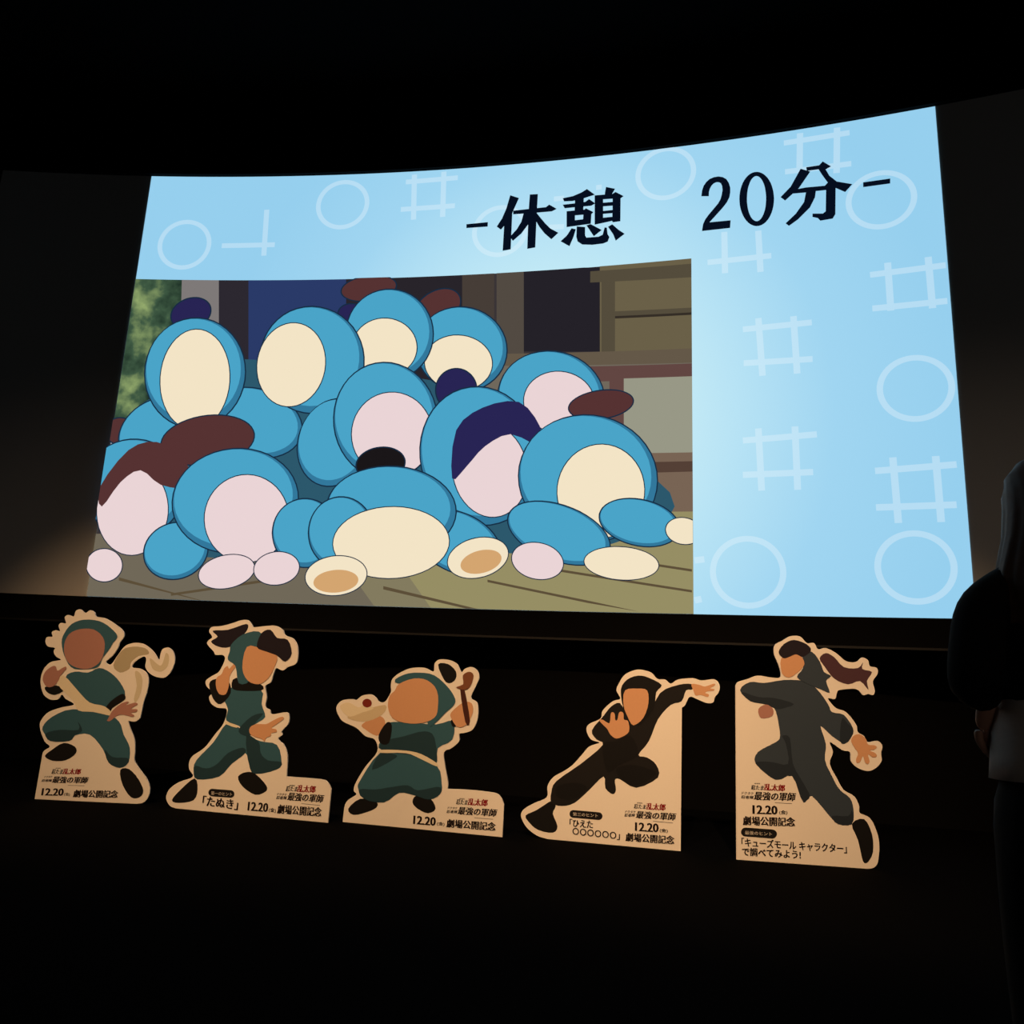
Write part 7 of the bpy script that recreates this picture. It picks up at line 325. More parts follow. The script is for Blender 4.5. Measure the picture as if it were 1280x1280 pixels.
 {'base': [-3.981,5.906],'yaw': -0.0302,'width': 1.336,'outline': [(-0.0,0.0),(-0.014,0.003),(-0.027,0.005),(-0.041,0.008),(-0.053,0.014),(-0.065,0.022),(-0.076,0.033),(-0.086,0.044),(-0.093,0.055),(-0.098,0.065),(-0.1,0.075),(-0.101,0.085),(-0.099,0.096),(-0.096,0.108),(-0.091,0.121),(-0.084,0.134),(-0.073,0.147),(-0.058,0.16),(-0.041,0.174),(-0.02,0.188),(0.003,0.201),(0.034,0.214),(0.07,0.226),(0.103,0.238),(0.122,0.251),(0.122,0.264),(0.109,0.277),(0.093,0.291),(0.081,0.304),(0.076,0.318),(0.073,0.332),(0.072,0.346),(0.073,0.36),(0.075,0.372),(0.079,0.384),(0.087,0.397),(0.099,0.411),(0.119,0.426),(0.146,0.442),(0.173,0.46),(0.198,0.48),(0.22,0.504),(0.239,0.53),(0.258,0.557),(0.276,0.583),(0.296,0.608),(0.315,0.631),(0.333,0.655),(0.347,0.679),(0.356,0.708),(0.363,0.738),(0.366,0.766),(0.361,0.787),(0.345,0.796),(0.321,0.796),(0.295,0.795),(0.272,0.797),(0.254,0.803),(0.237,0.811),(0.221,0.82),(0.209,0.829),(0.199,0.841),(0.192,0.854),(0.187,0.867),(0.185,0.879),(0.19,0.889),(0.199,0.897),(0.208,0.906),(0.209,0.916),(0.198,0.927),(0.18,0.94),(0.161,0.952),(0.148,0.964),(0.141,0.975),(0.136,0.986),(0.135,0.997),(0.138,1.007),(0.146,1.017),(0.159,1.027),(0.173,1.036),(0.188,1.046),(0.203,1.054),(0.219,1.062),(0.236,1.071),(0.25,1.085),(0.264,1.107),(0.276,1.134),(0.286,1.16),(0.292,1.182),(0.291,1.196),(0.286,1.206),(0.277,1.213),(0.266,1.218),(0.251,1.22),(0.232,1.219),(0.213,1.217),(0.198,1.218),(0.191,1.222),(0.188,1.228),(0.185,1.235),(0.178,1.244),(0.162,1.257),(0.142,1.272),(0.123,1.288),(0.11,1.301),(0.105,1.311),(0.105,1.318),(0.109,1.324),(0.114,1.331),(0.122,1.339),(0.133,1.346),(0.143,1.353),(0.148,1.362),(0.142,1.372),(0.131,1.384),(0.119,1.395),(0.112,1.406),(0.112,1.417),(0.115,1.427),(0.122,1.437),(0.133,1.444),(0.149,1.448),(0.171,1.45),(0.194,1.451),(0.218,1.454),(0.242,1.459),(0.268,1.465),(0.293,1.472),(0.317,1.479),(0.339,1.486),(0.36,1.494),(0.38,1.501),(0.399,1.506),(0.417,1.509),(0.435,1.511),(0.451,1.511),(0.466,1.508),(0.479,1.5),(0.49,1.489),(0.5,1.478),(0.508,1.469),(0.512,1.462),(0.514,1.457),(0.517,1.454),(0.527,1.453),(0.545,1.454),(0.569,1.457),(0.596,1.461),(0.622,1.464),(0.647,1.467),(0.673,1.469),(0.698,1.471),(0.721,1.469),(0.741,1.465),(0.76,1.457),(0.777,1.448),(0.79,1.439),(0.8,1.429),(0.805,1.417),(0.81,1.406),(0.82,1.396),(0.836,1.389),(0.857,1.384),(0.878,1.378),(0.896,1.369),(0.91,1.356),(0.923,1.341),(0.933,1.324),(0.941,1.305),(0.946,1.283),(0.949,1.258),(0.951,1.233),(0.951,1.212),(0.95,1.197),(0.947,1.186),(0.942,1.177),(0.934,1.169),(0.922,1.162),(0.905,1.156),(0.888,1.151),(0.872,1.145),(0.86,1.137),(0.85,1.127),(0.839,1.119),(0.827,1.115),(0.813,1.117),(0.796,1.124),(0.781,1.131),(0.768,1.131),(0.76,1.122),(0.755,1.108),(0.751,1.091),(0.747,1.076),(0.744,1.061),(0.741,1.045),(0.738,1.031),(0.733,1.018),(0.722,1.01),(0.708,1.004),(0.695,0.998),(0.687,0.987),(0.688,0.97),(0.695,0.948),(0.703,0.925),(0.709,0.903),(0.709,0.882),(0.706,0.86),(0.704,0.841),(0.706,0.825),(0.714,0.816),(0.726,0.811),(0.739,0.808),(0.75,0.803),(0.754,0.795),(0.756,0.784),(0.76,0.775),(0.773,0.771),(0.799,0.774),(0.834,0.782),(0.869,0.79),(0.896,0.793),(0.911,0.789),(0.919,0.781),(0.923,0.77),(0.926,0.759),(0.929,0.747),(0.929,0.733),(0.927,0.718),(0.922,0.703),(0.911,0.688),(0.896,0.673),(0.882,0.658),(0.872,0.645),(0.871,0.636),(0.875,0.63),(0.88,0.624),(0.88,0.618),(0.873,0.611),(0.86,0.603),(0.85,0.595),(0.847,0.586),(0.856,0.575),(0.873,0.564),(0.893,0.552),(0.908,0.537),(0.92,0.521),(0.93,0.503),(0.938,0.483),(0.944,0.457),(0.948,0.425),(0.95,0.387),(0.951,0.347),(0.953,0.309),(1.031,0.309),(1.113,0.31),(1.188,0.31),(1.245,0.309),(1.277,0.305),(1.293,0.3),(1.3,0.294),(1.308,0.287),(1.318,0.277),(1.326,0.266),(1.333,0.254),(1.34,0.243),(1.336,0.0)],'prints': [('hair_print',(28,22,34),[(0.146,1.414),(0.179,1.419),(0.233,1.42),(0.29,1.426),(0.348,1.444),(0.409,1.466),(0.453,1.478),(0.472,1.471),(0.475,1.454),(0.47,1.433),(0.459,1.412),(0.44,1.388),(0.417,1.362),(0.39,1.335),(0.358,1.306),(0.325,1.286),(0.291,1.278),(0.257,1.278),(0.224,1.283),(0.189,1.293),(0.157,1.309),(0.141,1.325),(0.154,1.338),(0.182,1.352),(0.199,1.367),(0.182,1.383),(0.153,1.401)]),('shoe_print',(11,11,14),[(-0.043,0.059),(-0.031,0.083),(-0.004,0.115),(0.028,0.147),(0.065,0.184),(0.107,0.221),(0.141,0.239),(0.162,0.225),(0.175,0.192),(0.18,0.158),(0.181,0.128),(0.174,0.098),(0.156,0.074),(0.118,0.058),(0.069,0.048),(0.027,0.043),(-0.006,0.042),(-0.032,0.047)]),('shoe_print',(11,11,14),[(0.53,0.279),(0.544,0.296),(0.57,0.31),(0.598,0.318),(0.623,0.322),(0.65,0.32),(0.68,0.31),(0.717,0.288),(0.757,0.258),(0.785,0.232),(0.797,0.214),(0.797,0.199),(0.787,0.186),(0.765,0.172),(0.734,0.159),(0.699,0.155),(0.659,0.166),(0.615,0.186),(0.58,0.208),(0.554,0.231),(0.535,0.257)]),('trousers_print',(50,92,110),[(0.372,0.674),(0.412,0.68),(0.454,0.668),(0.491,0.652),(0.516,0.636),(0.536,0.617),(0.563,0.6),(0.603,0.585),(0.65,0.571),(0.698,0.559),(0.749,0.555),(0.802,0.554),(0.844,0.54),(0.873,0.503),(0.89,0.454),(0.899,0.413),(0.9,0.389),(0.891,0.372),(0.865,0.357),(0.81,0.336),(0.738,0.317),(0.68,0.31),(0.648,0.325),(0.63,0.352),(0.615,0.381),(0.601,0.413),(0.59,0.447),(0.572,0.461),(0.54,0.444),(0.5,0.408),(0.461,0.371),(0.43,0.335),(0.4,0.297),(0.36,0.268),(0.297,0.248),(0.223,0.235),(0.166,0.233),(0.139,0.245),(0.129,0.268),(0.124,0.293),(0.12,0.317),(0.122,0.344),(0.137,0.378),(0.176,0.423),(0.228,0.475),(0.275,0.527),(0.31,0.582),(0.34,0.637)]),('fold_print',(30,58,70),[(0.135,0.336),(0.162,0.334),(0.2,0.325),(0.237,0.322),(0.269,0.329),(0.301,0.343),(0.331,0.363),(0.359,0.39),(0.386,0.423),(0.418,0.452),(0.46,0.474),(0.507,0.493),(0.543,0.501),(0.565,0.496),(0.576,0.482),(0.572,0.461),(0.545,0.435),(0.503,0.404),(0.461,0.371),(0.43,0.335),(0.4,0.297),(0.36,0.268),(0.297,0.248),(0.223,0.236),(0.166,0.233),(0.141,0.245),(0.132,0.266),(0.129,0.286),(0.124,0.305),(0.124,0.324)]),('fold_print',(30,58,70),[(0.564,0.593),(0.594,0.599),(0.644,0.577),(0.683,0.551),(0.696,0.526),(0.7,0.496),(0.709,0.47),(0.727,0.449),(0.75,0.432),(0.779,0.419),(0.821,0.416),(0.868,0.417),(0.899,0.413),(0.905,0.398),(0.893,0.377),(0.865,0.357),(0.81,0.336),(0.738,0.317),(0.68,0.31),(0.648,0.32),(0.631,0.343),(0.615,0.381),(0.59,0.451),(0.568,0.536)]),('tunic_print',(50,92,110),[(0.368,0.959),(0.454,0.969),(0.566,0.969),(0.65,0.957),(0.676,0.927),(0.672,0.885),(0.672,0.845),(0.689,0.81),(0.709,0.777),(0.716,0.748),(0.697,0.726),(0.665,0.708),(0.634,0.688),(0.609,0.659),(0.585,0.63),(0.561,0.614),(0.539,0.622),(0.517,0.645),(0.489,0.666),(0.448,0.677),(0.401,0.687),(0.369,0.702),(0.363,0.727),(0.371,0.757),(0.374,0.787),(0.36,0.815),(0.34,0.843),(0.329,0.871),(0.327,0.903),(0.334,0.936)]),('cuff_print',(11,11,14),[(0.416,1.041),(0.486,1.035),(0.577,1.018),(0.645,1.0),(0.672,0.983),(0.676,0.964),(0.654,0.95),(0.592,0.943),(0.506,0.939),(0.437,0.941),(0.404,0.947),(0.388,0.959),(0.383,0.974),(0.38,0.998),(0.387,1.025)]),('cuff_print',(11,11,14),[(0.225,1.023),(0.262,1.028),(0.308,1.027),(0.344,1.016),(0.367,0.989),(0.381,0.953),(0.382,0.917),(0.364,0.881),(0.333,0.847),(0.302,0.827),(0.275,0.828),(0.249,0.843),(0.226,0.866),(0.203,0.901),(0.182,0.944),(0.173,0.98),(0.18,1.001),(0.199,1.015)]),('cuff_print',(30,58,70),[(0.492,0.641),(0.516,0.674),(0.555,0.713),(0.594,0.745),(0.634,0.764),(0.675,0.774),(0.696,0.773),(0.684,0.753),(0.652,0.72),(0.625,0.687),(0.618,0.656),(0.616,0.625),(0.608,0.602),(0.585,0.593),(0.556,0.593),(0.53,0.598),(0.51,0.606),(0.493,0.62)]),('belt_print',(225,215,190),[(0.373,0.691),(0.403,0.686),(0.443,0.676),(0.472,0.668),(0.482,0.66),(0.48,0.653),(0.468,0.651),(0.438,0.655),(0.398,0.665),(0.369,0.673),(0.359,0.681),(0.361,0.688)]),('hand_print',(205,155,118),[(0.237,1.033),(0.248,1.046),(0.265,1.054),(0.278,1.064),(0.285,1.079),(0.289,1.095),(0.294,1.109),(0.304,1.12),(0.315,1.128),(0.325,1.132),(0.332,1.126),(0.337,1.114),(0.345,1.111),(0.357,1.123),(0.372,1.142),(0.385,1.154),(0.395,1.155),(0.403,1.148),(0.405,1.138),(0.396,1.122),(0.381,1.101),(0.369,1.082),(0.362,1.068),(0.357,1.054),(0.354,1.038),(0.355,1.018),(0.358,0.996),(0.358,0.973),(0.354,0.949),(0.348,0.925),(0.338,0.907),(0.32,0.9),(0.298,0.9),(0.278,0.906),(0.262,0.922),(0.248,0.945),(0.239,0.968),(0.234,0.991),(0.233,1.014)]),('hand_print',(205,155,118),[(0.596,0.665),(0.609,0.674),(0.628,0.683),(0.65,0.689),(0.676,0.691),(0.705,0.691),(0.73,0.693),(0.747,0.699),(0.761,0.707),(0.776,0.716),(0.796,0.727),(0.818,0.739),(0.837,0.748),(0.851,0.753),(0.862,0.756),(0.871,0.756),(0.878,0.754),(0.883,0.748),(0.881,0.74),(0.867,0.728),(0.846,0.713),(0.826,0.698),(0.808,0.686),(0.79,0.674),(0.782,0.665),(0.79,0.662),(0.808,0.661),(0.823,0.659),(0.83,0.653),(0.833,0.644),(0.83,0.637),(0.818,0.633),(0.8,0.631),(0.786,0.627),(0.783,0.62),(0.784,0.611),(0.781,0.604),(0.771,0.599),(0.757,0.595),(0.746,0.59),(0.74,0.579),(0.738,0.568),(0.733,0.561),(0.725,0.563),(0.716,0.571),(0.705,0.577),(0.692,0.581),(0.678,0.583),(0.662,0.586),(0.645,0.59),(0.627,0.594),(0.612,0.6),(0.601,0.608),(0.593,0.618),(0.589,0.629),(0.587,0.641),(0.589,0.654)]),('hood_print',(50,92,110),[(0.339,1.308),(0.362,1.335),(0.393,1.364),(0.43,1.388),(0.477,1.407),(0.53,1.42),(0.578,1.419),(0.621,1.393),(0.659,1.353),(0.673,1.319),(0.643,1.301),(0.59,1.289),(0.546,1.271),(0.524,1.242),(0.512,1.207),(0.508,1.168),(0.519,1.118),(0.538,1.065),(0.543,1.024),(0.519,1.001),(0.48,0.991),(0.446,0.999),(0.428,1.035),(0.415,1.09),(0.399,1.134),(0.372,1.156),(0.342,1.169),(0.322,1.183),(0.318,1.204),(0.324,1.227),(0.33,1.249),(0.33,1.269),(0.33,1.287)]),('head_print',(205,155,118),[(0.485,1.291),(0.518,1.303),(0.563,1.296),(0.61,1.285),(0.666,1.273),(0.725,1.257),(0.765,1.235),(0.774,1.204),(0.765,1.168),(0.752,1.133),(0.74,1.101),(0.724,1.071),(0.705,1.045),(0.682,1.024),(0.657,1.008),(0.628,0.999),(0.595,0.999),(0.558,1.007),(0.526,1.024),(0.5,1.048),(0.477,1.082),(0.464,1.122),(0.461,1.18),(0.467,1.245)]),('hair_print',(28,22,34),[(0.576,1.294),(0.575,1.328),(0.587,1.371),(0.604,1.405),(0.627,1.425),(0.656,1.436),(0.684,1.436),(0.706,1.42),(0.728,1.393),(0.752,1.372),(0.784,1.368),(0.819,1.369),(0.848,1.36),(0.872,1.33),(0.889,1.29),(0.896,1.253),(0.887,1.224),(0.867,1.199),(0.843,1.187),(0.82,1.194),(0.794,1.214),(0.765,1.232),(0.732,1.242),(0.697,1.251),(0.663,1.26),(0.629,1.268),(0.596,1.277)])],'texts': [('劇場版',(0.984,0.24),(1.032,0.241),0.0109,(34,22,20),0.3,0),('忍たま',(0.956,0.201),(1.056,0.204),0.0374,(34,22,20),0.9,0.12),('乱太郎',(1.052,0.202),(1.21,0.206),0.0529,(150,22,26),1.2,0.08),('ドクタケ',(0.887,0.165),(0.969,0.166),0.0187,(34,22,20),0.4,0.2),('忍者隊',(0.881,0.137),(0.972,0.14),0.0249,(34,22,20),0.5,0.2),('最強の軍師',(0.975,0.135),(1.278,0.138),0.0605,(34,22,20),0.9,0.2),('12.20',(0.644,0.034),(0.823,0.036),0.0664,(34,22,20),0.95,0),('(金)',(0.83,0.035),(0.892,0.035),0.0356,(34,22,20),0.4,0),('劇場公開記念',(0.902,0.033),(1.279,0.038),0.068,(34,22,20),0.9,0),('第一のヒント',(0.306,0.125),(0.496,0.129),0.0286,'white',0.3,0),('「たぬき」',(0.238,0.038),(0.56,0.03),0.0778,(34,22,20),0.7,0)],'bars': [((34,22,20),[(1.101,0.122),(1.259,0.121),(1.259,0.118),(1.102,0.119)]),('badge',[(0.311,0.172),(0.299,0.169),(0.288,0.162),(0.282,0.152),(0.281,0.141),(0.285,0.13),(0.294,0.122),(0.306,0.117),(0.319,0.115),(0.485,0.117),(0.498,0.12),(0.508,0.127),(0.514,0.136),(0.515,0.147),(0.511,0.158),(0.503,0.166),(0.491,0.172),(0.478,0.173)])],'label': 'white cardboard cutout standee of a crouching green figure pointing,with dark ponytail shape'},
